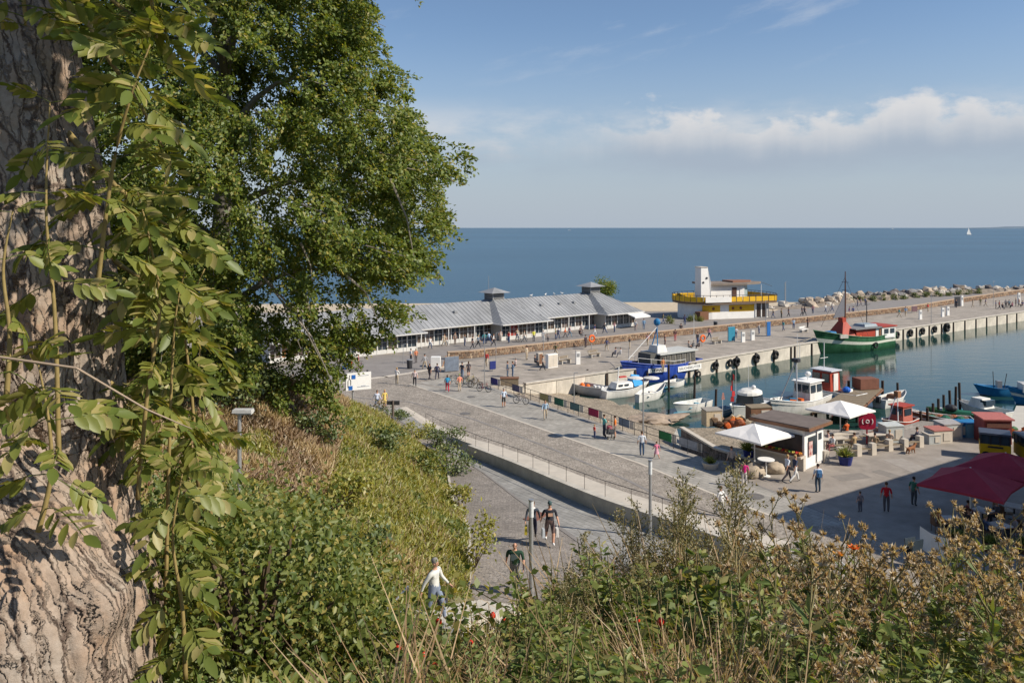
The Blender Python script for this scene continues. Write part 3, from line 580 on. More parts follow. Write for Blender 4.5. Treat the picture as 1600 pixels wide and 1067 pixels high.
# ------------------------------------------------------------------ ship-shaped cafe with white tower and yellow balcony
def stadium(l0, l1, w, n=10, k=1.0):                      # plan: rounded at -x, bluntly rounded at +x
    P = []
    for i in range(n+1): a = math.pi/2+math.pi*i/n; P.append(Vector((l0+w*math.cos(a)*k, w*math.sin(a))))
    for i in range(n+1): a = -math.pi/2+math.pi*i/n; P.append(Vector((l1+w*.35*math.cos(a), w*math.sin(a))))
    return P
CAF = W(1126, 494); caf = thing('lighthouse_cafe', 'ship-shaped white cafe with yellow balcony band and tapered white tower', 'building', CAF, R(16))
M_yel = mat('yellow_panel', (.72, .42, .02), .6, .12, 2); M_caw = mat('cafe_white', (.80, .78, .74), .7, .08, 1)
def cafe():
    w = 4.2; lo = stadium(-4.2, 7.0, w)
    wall = MB().prism(lo, 0, 3.0).build('wall', M_caw, caf)
    bal = stadium(-4.0, 8.0, w+1.1, 14); MB().prism(bal, 2.78, 3.15, bottom=True).build('balcony_slab', mat('slab_brown', (.18, .12, .08), .8), caf)
    n = len(bal); pans = 0
    for i in range(n):
        a, b = bal[i], bal[(i+1) % n]; L_ = (b-a).length; k = max(1, round(L_/1.35))
        for j in range(k):
            p, q = a.lerp(b, (j+.04)/k), a.lerp(b, (j+.96)/k); c = (p+q)/2
            MB().box((c.x, c.y, 3.62), ((q-p).length, .06, .86), math.atan2((q-p).y, (q-p).x)).build('balcony_panel', M_yel, caf)
            MB().box((p.x*1.004, p.y*1.004, 3.75), (.07, .07, 1.2)).build('baluster', M_dark, caf)
    MB().tube([(p.x, p.y, 4.36) for p in bal], .04, 5, closed=True).build('handrail', M_dark, caf)
    up = [Vector(p) for p in ((-3.6, -2.4), (2.8, -2.4), (4.6, -1.6), (4.6, 2.4), (-3.6, 2.4))]
    MB().prism(up, 3.15, 6.0).build('upper_wall', M_caw, caf)
    for x, m_ in ((1.4, mat('cafe_door', (.10, .05, .035), .5)), (3.0, M_caw)): MB().box((x, -2.44, 4.4), (.95, .08, 2.3)).build('door', m_, caf)
    for k in range(3): MB().box((3.3+k*.55, -2.2+k*.27, 4.5), (.5, .1, 2.2), R(24)).build('window', mat('cafe_glass', (.30, .38, .38), .1, .2, 1, spec=.7), caf)
    roof = [Vector(p) for p in ((-4.2, -3.2), (3.6, -3.2), (7.2, -1.8), (8.6, 0), (7.2, 2.4), (-4.2, 3.2))]; MB().prism(roof, 6.0, 6.35, bottom=True).build('roof', mat('flat_roof', (.22, .18, .15), .85, .2, 1), caf)
    r2 = MB().prism([Vector(p) for p in ((1.5, -1.8), (5.5, -1.2), (6.6, .2), (5.5, 1.6), (1.5, 2))], 6.35, 6.65).build('upper_roof', mat('roof_rust', (.24, .12, .08), .85), caf)
    MB().tube([(8.6, 0, 6.2), (11, 0, 5.4)], .04, 5).build('stay', M_dark, caf); MB().cyl((7.4, -1.9, 3.15), (7.4, -1.9, 5.9), .06, n=6).build('column', M_white, caf)
    tw = MB(); x0, x1 = -6.1, -4.1; tw.add([(x0, -3.6, 2.6), (x1, -3.6, 2.6), (x1+.1, -1.2, 2.6), (x0, -1.2, 2.6), (x0+.1, -3.4, 9.3), (x1-.55, -3.4, 9.3), (x1-.55, -1.3, 9.3), (x0+.1, -1.3, 9.3), (x1, -3.6, 6.5), (x1, -1.2, 6.5)], [(4, 5, 6, 7), (0, 1, 8, 5, 4), (1, 2, 9, 8), (8, 9, 6, 5), (2, 3, 7, 6, 9), (3, 0, 4, 7)])
    tw = tw.build('tower', M_caw, caf); MB().box((-5.4, -2.35, 9.36), (1.4, 2.3, .12)).build('tower_cap', M_pale, tw)
    for x, z in ((-5.6, 6.6), (-4.9, 7.4)): MB().cyl((x, -3.56, z), (x, -3.3, z), .2, n=10).build('porthole', M_dark, tw)
    sg = MB().box((-3.6, -5.38, 3.6), (5.2, .1, .95)).build('name_board', M_caw, caf)
    for x0_, x1_ in ((-6.0, -2.6), (-.8, 4.4)):
        for k in range(6):
            a0 = x0_+(x1_-x0_)*k/6; a1 = x0_+(x1_-x0_)*(k+1)/6
            f = lambda x: -w-.04 if x > -4.2 else -math.sqrt(max(.2, w*w-(x+4.2)**2))-.05
            MB().quad((a0, f(a0), 1.3), (a1, f(a1), 1.3), (a1, f(a1), 2.5), (a0, f(a0), 2.5)).build('mural_panel', M_yel, caf)
    for x in (-4.0, -.0, 1.6): MB().cyl((x, -w-.1, 1.9), (x, -w+.1, 1.9), .26, n=12).build('porthole', mat('porthole_red', (.16, .04, .03), .4), caf)
    # glazed right half
    for k in range(7):
        x = 5.0+k*.62 if k < 4 else None
    for k in range(7):
        a0 = lo[11+k] if False else None
    e = [Vector((4.7, -w-.03)), Vector((7.0, -w-.03))] + [Vector((7.0+(w*.35+.03)*math.cos(a), (w+.03)*math.sin(a))) for a in (-1.2, -.8, -.4, 0, .4)]
    for a_, b_ in zip(e, e[1:]):
        L_ = (b_-a_).length; k = max(1, round(L_/1.1))
        for j in range(k):
            p, q = a_.lerp(b_, j/k), a_.lerp(b_, (j+1)/k); c = (p+q)/2; an = math.atan2((q-p).y, (q-p).x)
            MB().box((c.x, c.y, 1.4), ((q-p).length*.8, .1, 2.5), an).build('glass_door', mat('cafe_dark_glass', (.05, .035, .03), .2, .4, 2, spec=.6), caf); MB().box((p.x, p.y, 1.45), (.2, .22, 2.6), an).build('pillar', M_white, caf)
    MB().box((-6.4, -4.4, .75), (2.3, 1.2, 1.5), .35).build('store_shed', M_brown, caf)
    for x, y in ((5.5, -3.2), (6.8, -2.6), (8.2, -2.4), (7.5, -3.8), (9.2, -1.2)): MB().lathe([(.03, 0), (.03, .72), (.5, .74), (.5, .78)], 10, (x, y, 3.15)).build('cafe_table', M_dark, caf)
cafe()
# off-frame hotel whose shadow falls on the yard
hb = thing('hotel', 'tall rendered hotel block beside the yard', 'building', (0, 0, 0))
HP = [Vector((29.2, 40.4)), Vector((40.6, 24.2)), Vector((60, 37)), Vector((47.5, 52.5))]
mb = MB(); mb.prism(HP, -.5, 11.6); mb.build('wall', mat('hotel_render', (.62, .55, .45), .85), hb)
c1_, c2_ = (HP[0]+HP[3])/2, (HP[1]+HP[2])/2; A_, B_, C_, D_ = [(HP[i] + (HP[i]-(HP[0]+HP[2])/2).normalized()*.5).to_3d() + Vector((0, 0, 11.62)) for i in range(4)]
r1 = c1_.lerp(c2_, .14).to_3d()+Vector((0, 0, 14.6)); r2 = c1_.lerp(c2_, .86).to_3d()+Vector((0, 0, 14.6))
MB().add([A_, B_, C_, D_, r1, r2], [(0, 1, 5, 4), (1, 2, 5), (2, 3, 4, 5), (3, 0, 4), (3, 2, 1, 0)]).build('roof', mat('roof_tile', (.28, .10, .06), .8), hb)
for k in range(5):
    for fl in range(3): p = HP[0].lerp(HP[1], (k+.6)/5.4); MB().box((p.x-.03, p.y-.02, 2+fl*3.2), (1.2, .12, 1.6), math.atan2((HP[1]-HP[0]).y, (HP[1]-HP[0]).x)).build('window', M_glass, hb)
# ------------------------------------------------------------------ boats
def hull_geo(L, B, H, d=.5, s0=.78, rise=.45, rake=.5, n=16):
    secs = []
    for i in range(n+1):
        t = i/n
        if t < .5: q = t/.5; f = s0+(1-s0)*(q*q*(3-2*q))
        else: f = max(0, 1-((t-.5)/.5)**2.3)**.85
        b = B/2*f; h = H*(1+.10*(1-t)**2)+rise*max(0, t-.3)**2/.49; fl = max(0, (t-.55)/.45)
        x = -L/2+L*t; sec = []
        for k, (fy, fz) in enumerate(((0, -d), (.55, -d*.75), (.86, 0), (.93, .5), (.965, .68), (.98, .78), (1, 1))):
            yy = b*(fy*(1-fl*.35*(1-max(0, fz)))) if k else 0
            z = fz*h if fz > 0 else fz*(1-.4*t**3)
            sec.append(Vector((x+rake*max(0, z)/H*t**4*1.0-(0 if fz > 0 else .25*rake*fl*(-fz/d if d else 0)), yy, z)))
        secs.append(sec)
    return secs
def boat(name, label, loc, rz, L, B, H, mats, cat='boat', group=None, open_=False, deck_drop=.35, **kw):
    t = thing(name, label, cat, loc, rz, group); secs = hull_geo(L, B, H, **kw); n = len(secs)-1; K = len(secs[0]); mb = MB()
    band = [0, 0, 1, 2, 1, 1]
    for sgn_ in (1, -1):
        vs = [(p.x, p.y*sgn_, p.z) for s in secs for p in s]; fs = []; o = len(mb.v); mb.v += vs
        for i in range(n):
            for k in range(K-1):
                f = (i*K+k, (i+1)*K+k, (i+1)*K+k+1, i*K+k+1); f = f if sgn_ < 0 else f[::-1]; mb.f.append(tuple(q+o for q in f)); mb.m.append(band[k])
    s = secs[0]; mb.add([(p.x, p.y, p.z) for p in s]+[(p.x, -p.y, p.z) for p in reversed(s)], [tuple(range(2*K))], 1)
    mb.build('hull', mats[:3], t, True)
    dk = MB(); zf = (lambda p: p.z-deck_drop) if not open_ else (lambda p: .12)
    for i in range(n): a, b = secs[i][-1], secs[i+1][-1]; w = .96 if not open_ else .8; dk.quad((a.x, -a.y*w, zf(a)), (b.x, -b.y*w, zf(b)), (b.x, b.y*w, zf(b)), (a.x, a.y*w, zf(a)))
    dk.build('deck' if not open_ else 'floor', mats[3], t)
    g = [(p[-1].x, p[-1].y+.01, p[-1].z+.02) for p in secs]; g2 = [(x, -y, z) for x, y, z in reversed(g)]
    MB().tube(g+g2[1:], max(.03, B*.018), 6, closed=True).build('gunwale', mats[4], t)
    t['sheer'] = [p[-1].z for p in secs][0]
    return t
def pose(bow, stern, z=WZ):
    a, b = W(*bow, z), W(*stern, z); d = a-b; return (a+b)/2, math.atan2(d.y, d.x), d.length
def cabin(t, c, d, m, mr, wins=3, tx=.9, rh=.1, over=.15, name='wheelhouse', mw=None):
    cb = MB().box(c, d, 0, 0, tx, .9).build(name, m, t); z = c[2]+d[2]/2
    MB().box((c[0], c[1], z+rh/2), (d[0]+over*2, d[1]+over, rh)).build('roof', mr, cb)
    w = d[0]/max(1, wins)
    for k in range(wins):
        for s in (-1, 1): MB().box((c[0]-d[0]/2*.94+w*.94*(k+.5), s*(d[1]/2*.965+.01), c[2]+d[2]*.16), (w*.7, .05, d[2]*.42), 0, 0, 1, 1, s*.04).build('window', mw or M_glass, cb)
    for s in (-1, 1): MB().box((c[0]+d[0]/2*.965+.01, s*d[1]*.22, c[2]+d[2]*.16), (.05, d[1]*.36, d[2]*.42)).build('window', mw or M_glass, cb)
    return cb
HB = mat('hull_blue', (.014, .055, .40), .5, .35, 1.6, col2=(.05, .11, .46), stretch=(1, 1, .35)); HG = mat('hull_green', (.015, .11, .04), .55, .45, 1.6, col2=(.05, .17, .08), stretch=(1, 1, .35)); HW = mat('hull_white', (.70, .68, .63), .55, .18, 1.8, stretch=(1, 1, .3)); HR = mat('antifoul_red', (.26, .07, .045), .7, .3, 2)
HGr = mat('hull_grey', (.45, .46, .47), .5, .12, 2); DK = mat('deck_grey', (.30, .29, .27), .8, .2, 2); RED = mat('cabin_red', (.38, .055, .03), .55, .15, 2); DKB = mat('light_blue_floor', (.12, .38, .50), .7, .2, 2)
LB = mat('boat_blue', (.02, .17, .38), .5, .2, 2); BR = mat('board_brown', (.20, .10, .055), .7, .2, 3); GR = mat('greenhouse_glass', (.12, .11, .095), .25, .5, 2.5, spec=.6)
# blue smokehouse cutter
p, a, L_ = pose((982, 600), (1087, 583)); b = boat('fishing_cutter', 'big blue cutter with white lettered boards moored at the quay', p, a, 11.6, 3.7, 1.75, [HR, HB, HB, DK, HB], rise=1.0, rake=.9, s0=.6)
cb = MB().box((-1.1, 0, 2.35), (6.2, 2.9, 1.7), 0, 0, .98, .95).build('deck_saloon', mat('saloon_wall', (.30, .27, .22), .7), b)
MB().box((-1.1, 0, 3.27), (6.7, 3.3, .16)).build('roof', mat('saloon_roof', (.50, .50, .47), .7), cb)
for k in range(7):
    for s in (-1, 1): MB().box((-3.75+k*.88, s*1.43, 2.5), (.68, .06, 1.15)).build('window', GR, cb)
for k in range(4): MB().box((1.98, -1.05+.7*k, 2.5), (.06, .58, 1.15)).build('window', GR, cb)
wh = MB().box((2.6, 0, 2.4), (1.6, 2.2, 1.9), 0, 0, .8, .9).build('front_canopy', mat('canopy_dark', (.10, .10, .09), .8), b)
for s in (-1, 1): MB().tube([(1.6, s*.6, 3.4), (1.1, 0, 6.2)], .07, 6).build('mast_leg', LB, b)
MB().box((1.0, 0, 3.75), (1.7, 1.6, .8), 0, 0, .8, .8).build('upper_deckhouse', HW, b); MB().tube([(1.1, 0, 5.4), (1.1, 0, 7.2)], .06, 6).build('mast', LB, b); MB().ball((1.1, 0, 6.9), .42, 1, 1, 1.1).build('light_drum', LB, b)
MB().tube([(1.1, 0, 6.3), (5.9, 0, 2.9)], .035, 5).build('forestay_boom', M_white, b); MB().tube([(5.8, 0, 2.4), (5.9, 0, 4.4)], .03, 5).build('jackstaff', M_steel, b)
MB().tube([(-4.5, .9, 1.7), (-4.5, .9, 7.5)], .03, 5).build('flagstaff', M_white, b)
rl = MB(); pts = [(x, s*(1.75-max(0, x-2.6)*.42), 2.35+max(0, x)*.14) for s in (1,) for x in (-2, 0, 2, 3.5, 5)]; rl.tube(pts, .025, 5); rl.tube([(x, -y, z) for x, y, z in pts], .025, 5)
for x, y, z in pts: rl.tube([(x, y, z-.6), (x, y, z)], .02, 5); rl.tube([(x, -y, z-.6), (x, -y, z)], .02, 5)
rl.build('guard_rail', M_white, b)
INK = mat('ink', (.02, .02, .025), .7); sd = 1
sgn1 = MB().box((-2.7, sd*1.80, 1.28), (4.2, .05, .62)).build('name_board', M_white, b); text('RÄUCHERKUTTER', .46, INK, b, (-2.7, sd*1.83, 1.28), (R(90), 0, R(180) if sd > 0 else 0))
sgn2 = MB().box((2.75, sd*1.66, 1.52), (2.6, .05, .5), R(-13)).build('name_board', mat('board_grey', (.62, .61, .58), .7), b); text('HEIMAT', .46, INK, b, (2.76, sd*1.70, 1.52), (R(90), 0, R(180-13)))
for x in (-4.2, 0): MB().torus((x, 1.9, .35), .3, .12, (0, 1, 0)).build('fender_tyre', M_black, b)
BLUEB = b
# green cutter
p, a, L_ = pose((1283, 553), (1387, 541)); b = boat('fishing_cutter', 'large green cutter with red wheelhouse and tall brown mast at the quay', p, a, 14.6, 4.6, 2.0, [HR, HG, mat('cream_stripe', (.66, .66, .56), .6), DK, HG], rise=1.5, rake=1.1, s0=.72)
MB().box((-.9, 0, 2.55), (5.6, 3.2, 1.6)).build('deckhouse', RED, b); MB().box((-.4, .2, 3.42), (6.0, 3.7, .14)).build('deckhouse_roof', mat('roof_slate', (.22, .22, .22), .7), b)
MB().box((-2.1, .1, 3.6), (3.2, 2.2, .5), 0, 0, .8, .8).build('skylight_roof', mat('roof_bluegrey', (.28, .33, .36), .5), b)
MB().box((-5.2, 0, 2.5), (3.2, 3.7, 1.7)).build('galley_house', HW, b); MB().box((-5.3, 0, 3.44), (3.5, 4.0, .16)).build('galley_roof', RED, b)
for x in (-6.0, -4.6): MB().box((x, 1.9, 2.75), (.9, .06, .7)).build('window', M_glass, b)
MB().box((-2.9, 1.62, 2.4), (.9, .08, 1.8)).build('door', HW, b); MB().box((-3.5, 1.5, 2.3), (.7, .5, 1.7)).build('door_recess', BR, b)
MB().box((-5.3, 1.9, 2.05), (2.2, .05, .5)).build('name_board', M_white, b); 
pc = MB(); pc.add([(1.6, -1.6, 2.4), (4.6, -1.3, 2.6), (4.6, 1.3, 2.6), (1.6, 1.6, 2.4), (2.6, -.5, 4.4), (3.4, -.5, 4.4), (3.4, .5, 4.4), (2.6, .5, 4.4)], [(0, 1, 5, 4), (1, 2, 6, 5), (2, 3, 7, 6), (3, 0, 4, 7), (4, 5, 6, 7)]); pc.build('tent_roof', RED, b)
MB().box((3.0, 0, 4.65), (.8, .8, .7)).build('cabin_top', RED, b)
MB().tube([(2.4, 0, 2), (2.3, 0, 8), (2.3, 0, 11.8)], [.15, .12, .06], 8).build('mast', mat('mast_brown', (.12, .05, .035), .7), b)
sl_ = MB(); sl_.add([(2.45, 0.02, 8.6), (2.5, .02, 5.2), (5.0, .05, 5.0), (2.45, -.02, 8.6), (2.5, -.02, 5.2), (5.0, -.02, 5.0)], [(0, 1, 2), (5, 4, 3), (0, 2, 5, 3), (1, 4, 5, 2)]); sl_.build('furled_sail', mat('sail_grey', (.16, .16, .18), .8), b)
MB().tube([(2.3, 0, 11), (7.6, 0, 3.9)], .025, 5).build('forestay', M_dark, b); MB().tube([(2.3, .1, 10.6), (0, 2.2, 2.3)], .02, 5).build('shroud', M_dark, b)
for z in (9.0, 10.2): MB().tube([(2.3, -.6, z), (2.3, .6, z)], .035, 5).build('crosstree', M_dark, b)
MB().tube([(-3.4, -.6, 3.4), (-3.4, -.6, 7.2)], .07, 6).build('mizzen_mast', M_dark, b); MB().tube([(-4.2, -.6, 6.6), (-2.4, -.6, 6.4)], .03, 5).build('boom', M_dark, b)
MB().box((5.6, 0, 2.75), (1.5, 1.6, .8), 0, 0, .7, .7).build('tarp_cover', LB, b); MB().box((4.9, 1.7, 2.55), (1.3, .5, .5), R(-16)).build('fish_crate', mat('pale_crate', (.55, .52, .45), .7), b)
MB().torus((-1.5, 2.36, .9), .36, .13, (0, 1, 0)).build('fender_tyre', M_black, b)
rn4 = random.Random(44)
def clutter(t, spots, z):
    for i, (x, y) in enumerate(spots):
        k = i % 4
        if k == 0: MB().box((x, y, z+.2), (.6, .42, .36), rn4.uniform(0, 1)).build('fish_crate', cmat([(.05, .2, .4), (.6, .2, .04), (.6, .58, .5)][i % 3], .6), t)
        elif k == 1: MB().torus((x, y, z+.1), .25, .08, (0, 0, 1), 14, 6).torus((x, y, z+.22), .2, .07, (0, 0, 1), 14, 6).build('rope_coil', cmat((.42, .34, .2), .9), t)
        elif k == 2: MB().ball((x, y, z+.22), .24).build('buoy', cmat([(.7, .14, .02), (.65, .1, .12)][i % 2], .5), t)
        else: MB().cyl((x, y, z), (x, y, z+.7), .22, n=12).build('barrel', LB, t)
clutter(b, [(4.6, -.8), (5.2, .3), (4.0, .9), (.6, -1.9), (-6.4, .3), (-6.6, -.9), (1.3, 1.8), (6.0, -.4)], 2.0)
def rope(label, a, c, sag=.35):
    a, c = Vector(a), Vector(c); pts = [a.lerp(c, k/8)-Vector((0, 0, sag*4*(k/8)*(1-k/8))) for k in range(9)]; tag(MB().tube([p-a for p in pts], .028, 5).build('mooring_rope', cmat((.5, .44, .33), .9), loc=a), label, 'rope')
def on_boat(t, p): return Matrix.Translation(t.location) @ Euler((0, 0, t.rotation_euler.z)).to_matrix().to_4x4() @ Vector(p)
clutter(BLUEB, [(3.9, .5), (4.4, -.5), (-4.8, .6), (-4.9, -.7), (3.6, -.9), (-5.2, 0), (4.8, .2)], 1.55); rope('pale bow rope from the blue cutter to the quay wall', on_boat(BLUEB, (6.2, 0, 2.6)), W(925, 582, .1)); rope('pale stern rope from the blue cutter to the quay', on_boat(BLUEB, (-5.4, -1.0, 1.7)), W(1096, 562, .1))
rope('pale bow rope from the green cutter to the quay', on_boat(b, (7.6, 0, 3.2)), W(1240, 536.5, .1)); rope('pale stern rope from the green cutter to the quay', on_boat(b, (-7.0, -1.4, 2.0)), W(1400, 513, .1))
# small craft
def small(label, bow, stern, B, H, mats, L=None, z=WZ, open_=True, name='rowing_boat', **k):
    p, a, l = pose(bow, stern, z); return boat(name, label, p, a, L or l, B, H, mats, open_=open_, **k)
GW = mat('gunwale_white', (.75, .75, .73), .5)
b = small('little green dinghy with pale pink cover on the cobbled slip', (862, 603), (887, 603), 1.3, .55, [HG, mat('mint', (.10, .42, .22), .5), HG, DK, mat('mint2', (.2, .5, .32), .5)], L=2.9, z=-1.2, rise=.2, rake=.2)
MB().box((-.1, 0, .75), (2.0, 1.1, .32), 0, 0, .5, .3).build('cover', mat('tarp_pink', (.62, .42, .32), .8), b)
b = small('grey white open boat with orange buoys at the slip edge', (888, 607), (948, 617), 1.9, .7, [HGr, HGr, HGr, DK, GW], L=4.8, z=-1.5, rise=.3)
for k in range(3): MB().box((-1.4+k*1.2, 0, .5), (.25, 1.5, .06)).build('thwart', M_wood, b)
for q in ((.4, .3, .55), (.8, -.2, .6), (.2, -.4, .5)): MB().ball(q, .27).build('buoy', mat('buoy_orange', (.75, .16, .02), .6), b)
for k in range(5): MB().box((-2.0+k*.25, .2*(k % 2), .65), (.22, .3, .4), k).build('fish_box', M_white, b)
b = small('white motorboat with dark wraparound windscreen beside the quay wall', (921, 603), (949, 598), 2.0, .8, [HGr, HW, HW, M_white, GW], L=4.8, name='motorboat')
MB().box((-.2, 0, 1.15), (1.6, 1.5, .6), 0, 0, .6, .75).build('windscreen', M_glass, b)
b = small('white cabin boat with bright blue tarpaulin at the slip', (1000, 614), (946, 621), 1.9, .68, [HGr, HW, HW, M_white, GW], L=5.4, z=-1.7, open_=False, rise=.5, name='motorboat', deck_drop=.12)
MB().box((-.2, 0, 1.2), (2.6, 1.5, .6), 0, 0, .75, .7).build('cuddy', HW, b)
for x in (-.8, 0): MB().box((x, -.7, 1.25), (.5, .08, .2)).build('window', M_glass, b)
tp = MB(); tp.add([(.9, -.9, 1.0), (2.3, -.7, 1.1), (2.3, .7, 1.1), (.9, .9, 1.0), (1.1, 0, 2.2), (2.2, 0, 2.0)], [(0, 1, 5, 4), (2, 3, 4, 5), (1, 2, 5), (3, 0, 4)]); tp.build('tarpaulin', mat('tarp_blue', (.02, .28, .62), .6), b)
MB().tube([(-.6, .2, 1.2), (-.4, .2, 3.1)], .07, 6).build('mast', M_white, b); MB().box((.3, .5, 1.9), (.9, .4, .12)).build('red_cover', mat('cover_red', (.5, .06, .05), .6), b)
b = small('white double ended open boat floating off the slip', (1036, 616), (992, 630), 1.9, .75, [HW, HW, HW, mat('floor_dark', (.07, .08, .07), .8), GW], L=5.0, s0=.3, rise=.5)
for k in range(3): MB().box((-1.2+k*1.2, 0, .55), (.22, 1.6, .05)).build('thwart', M_white, b)
b = small('white open boat with turquoise interior moored by two piles', (1058, 646), (1107, 636), 1.7, .75, [HW, HW, HW, DKB, GW], L=4.4, rise=.3)
for k in range(3): MB().box((-1.1+k*1.1, 0, .5), (.24, 1.45, .05)).build('thwart', DKB, b)
b = small('white cabin cruiser with round canopy top and aerials', (1150, 655), (1192, 640), 2.4, 1.0, [HGr, HW, HW, M_white, GW], L=6.2, open_=False, name='motorboat', deck_drop=.15)
MB().box((0, 0, 1.6), (2.2, 1.9, .9), 0, 0, .85, .85).build('cabin', M_glass, b); MB().lathe([(1.5, 0), (1.45, .22), (1.0, .42), (.0, .5)], 16, (0, 0, 2.05), 0, 1.0, .75).build('canopy_top', HW, b); MB().ball((-.2, .3, 2.7), .22, 1, 1, .8).build('radar', M_white, b)
for x in (-1.3, 1.3): MB().tube([(x, -.8, 1.2), (x, -.8, 4.6)], .018, 5).build('aerial', M_white, b)
for i, (bw, st_, nm, L_) in enumerate((((1103, 652), (1140, 645), 'small pale blue rowing boat tied behind the beige crate', 3.4), ((1196, 640), (1222, 634), 'small white rowing boat between the cruiser and the lifting frame boat', 3.2), ((1040, 607), (1066, 600), 'small white dinghy floating below the blue cutter', 2.8), ((1425, 652), (1452, 660), 'small grey dinghy tied at the first mooring piles', 3.0), ((1500, 668), (1530, 660), 'small white skiff tied behind the blue fish bins', 3.0))):
    b = small(nm, bw, st_, 1.4, .55, [HGr, (HW, mat('pale_blue_hull', (.30, .42, .50), .5))[i == 0], HW, (DKB, DK)[i % 2], GW], L=L_, rise=.25)
    for k in range(2): MB().box((-.5+k*.9, 0, .4), (.2, 1.2, .05)).build('thwart', M_wood, b)
    MB().tube([(-1.0, .35, .5), (1.0, .5, .62)], .02, 5).build('oar', M_wood, b)
# white fishing boat with A frame
p, a, _ = pose((1210, 652), (1285, 632)); b = boat('fishing_boat', 'white fishing boat with steel lifting frame behind the kiosk', p, a, 8.6, 2.8, 1.1, [HR, HW, HW, DK, GW], rise=.7)
cabin(b, (-1.6, 0, 1.9), (2.4, 1.9, 1.8), HW, M_white, 2); MB().ball((-1.6, 0, 3.5), .32, 1, 1, .8).build('radar_dome', M_white, b); MB().tube([(-1.6, 0, 2.9), (-1.6, 0, 3.4)], .05, 5).build('radar_post', M_white, b)
for s in (-1, 1): MB().tube([(2.0, s*1.0, 1.0), (.6, 0, 5.0)], .06, 6).build('lifting_frame', M_steel, b)
MB().box((.6, 0, 5.1), (.5, .7, .35)).build('frame_head', M_dark, b); MB().tube([(.4, .3, 4.9), (.4, .3, 6.8)], .03, 5).build('aerial', M_white, b); MB().tube([(-.3, -.4, 2.9), (-.3, -.4, 7.6)], .025, 5).build('whip_aerial', M_white, b)
for k in range(4): MB().box((.2+k*.6, .2*(-1)**k, 1.1), (.5, .6, .4), k*.3).build('fish_box', mat('box_blue', (.03, .2, .35), .6) if k % 2 else mat('box_orange', (.6, .12, .02), .6), b)
# red wheelhouse boat at the jetty
p, a, _ = pose((1270, 618), (1322, 628)); b = boat('fishing_boat', 'fishing boat with red and white wheelhouse tied to the wooden jetty', p, a, 7.4, 2.6, .95, [HR, HW, LB, DK, GW], rise=.5)
cb = cabin(b, (.4, 0, 2.0), (2.3, 1.8, 2.1), RED, mat('roof_pale', (.55, .56, .58), .6), 2, mw=M_glass); MB().box((-.76, 0, 1.9), (.1, .8, 1.8)).build('door', HW, b); MB().tube([(.6, 0, 3.1), (.6, 0, 5.9)], .04, 6).build('mast', M_white, b); MB().tube([(.6, -.7, 4.3), (.6, .7, 4.3)], .025, 5).build('spreader', M_white, b)
MB().ball((-2.2, .3, 1.35), .42, 1, 1, .8).build('net_bundle', mat('net_blue', (.02, .12, .5), .7), b); MB().box((-1.9, -.4, 1.1), (.8, .6, .5)).build('fish_box', M_white, b)
# jetty
jt = thing('jetty', 'weathered wooden jetty on piles behind the white parasol', 'jetty', (0, 0, 0)); jz = -.75
J = [W(1268, 645, jz), W(1326, 607, jz), W(1379, 607, jz), W(1334, 648, jz)]
nb = 34
for k in range(nb):
    a0, a1 = J[0].lerp(J[1], (k+.04)/nb), J[0].lerp(J[1], (k+.96)/nb); b0, b1 = J[3].lerp(J[2], (k+.04)/nb), J[3].lerp(J[2], (k+.96)/nb); dz = Vector((0, 0, .06+.01*(k % 3)))
    MB().add([a0, b0, b1, a1, a0+dz, b0+dz, b1+dz, a1+dz], [(4, 5, 6, 7), (0, 1, 5, 4), (1, 2, 6, 5), (2, 3, 7, 6), (3, 0, 4, 7)]).build('plank', M_wood, jt)
for a0, b0 in ((J[0], J[1]), (J[3], J[2])): MB().tube([a0-Vector((0, 0, .15)), b0-Vector((0, 0, .15))], .14, 6).build('beam', M_brown, jt)
for t_ in (.1, .4, .7, 1.0):
    for a0, b0 in ((J[0], J[1]), (J[3], J[2])): q = a0.lerp(b0, t_); MB().cyl((q.x, q.y, -3), (q.x, q.y, jz+.05+(.8 if t_ == 1 else 0)), .15, n=8).build('pile', M_rust, jt)
q = W(1351, 606, jz+.1); tag(MB().box((0, 0, .55), (2.2, 1.5, 1.1)).build('storage_box', mat('box_red_brown', (.20, .085, .055), .75, .2, 2), loc=(q.x, q.y-.2, jz+.12), rz=.2), 'red brown storage box at the end of the wooden jetty', 'box')
b = small('white speedboat with outboard motor moored beside the jetty', (1412, 627), (1370, 638), 1.9, .75, [HGr, HW, HW, DK, GW], L=4.6, rise=.4, name='motorboat')
MB().box((.6, 0, .8), (1.0, 1.2, .4), 0, 0, .7, .8).build('console', BR, b); ob = MB().box((-2.4, 0, .85), (.35, .4, .6)).build('outboard_motor', M_dark, b)
MB().box((-.8, 0, .5), (.3, 1.4, .08)).build('thwart', M_white, b)
# mooring piles
PL = [(1439, 642.5, 668), (1449.5, 637, 668), (1458, 630, 660), (1466.5, 623, 655), (1475, 617, 652), (1485, 610, 648), (1493, 604, 644), (1500, 598, 642)]
PL2 = [(1118, 608, 642), (1045, 570, 612), (1158, 615, 640), (1209, 622, 650), (1403, 598, 622), (1085, 588, 622), (918, 577, 602), (949, 580, 606), (1012, 582, 605)]
for i, (x, y0, y1) in enumerate(PL+PL2):
    b0 = W(x, y1, WZ); h = (y1-y0)/FP*b0.y
    o = MB().cyl((0, 0, -1.5), (0, 0, h), .14, .12, 9).build('mooring_pile', M_rust, loc=b0)
    o.rotation_euler = (random.uniform(-.03, .03), random.uniform(-.03, .03), 0)
    tag(o, 'dark timber mooring pile standing in the row beside the moored work boats' if i < 8 else 'single dark timber mooring pile standing in the harbour water among moored boats', 'pile', 'row of mooring piles' if i < 8 else 'scattered mooring piles')
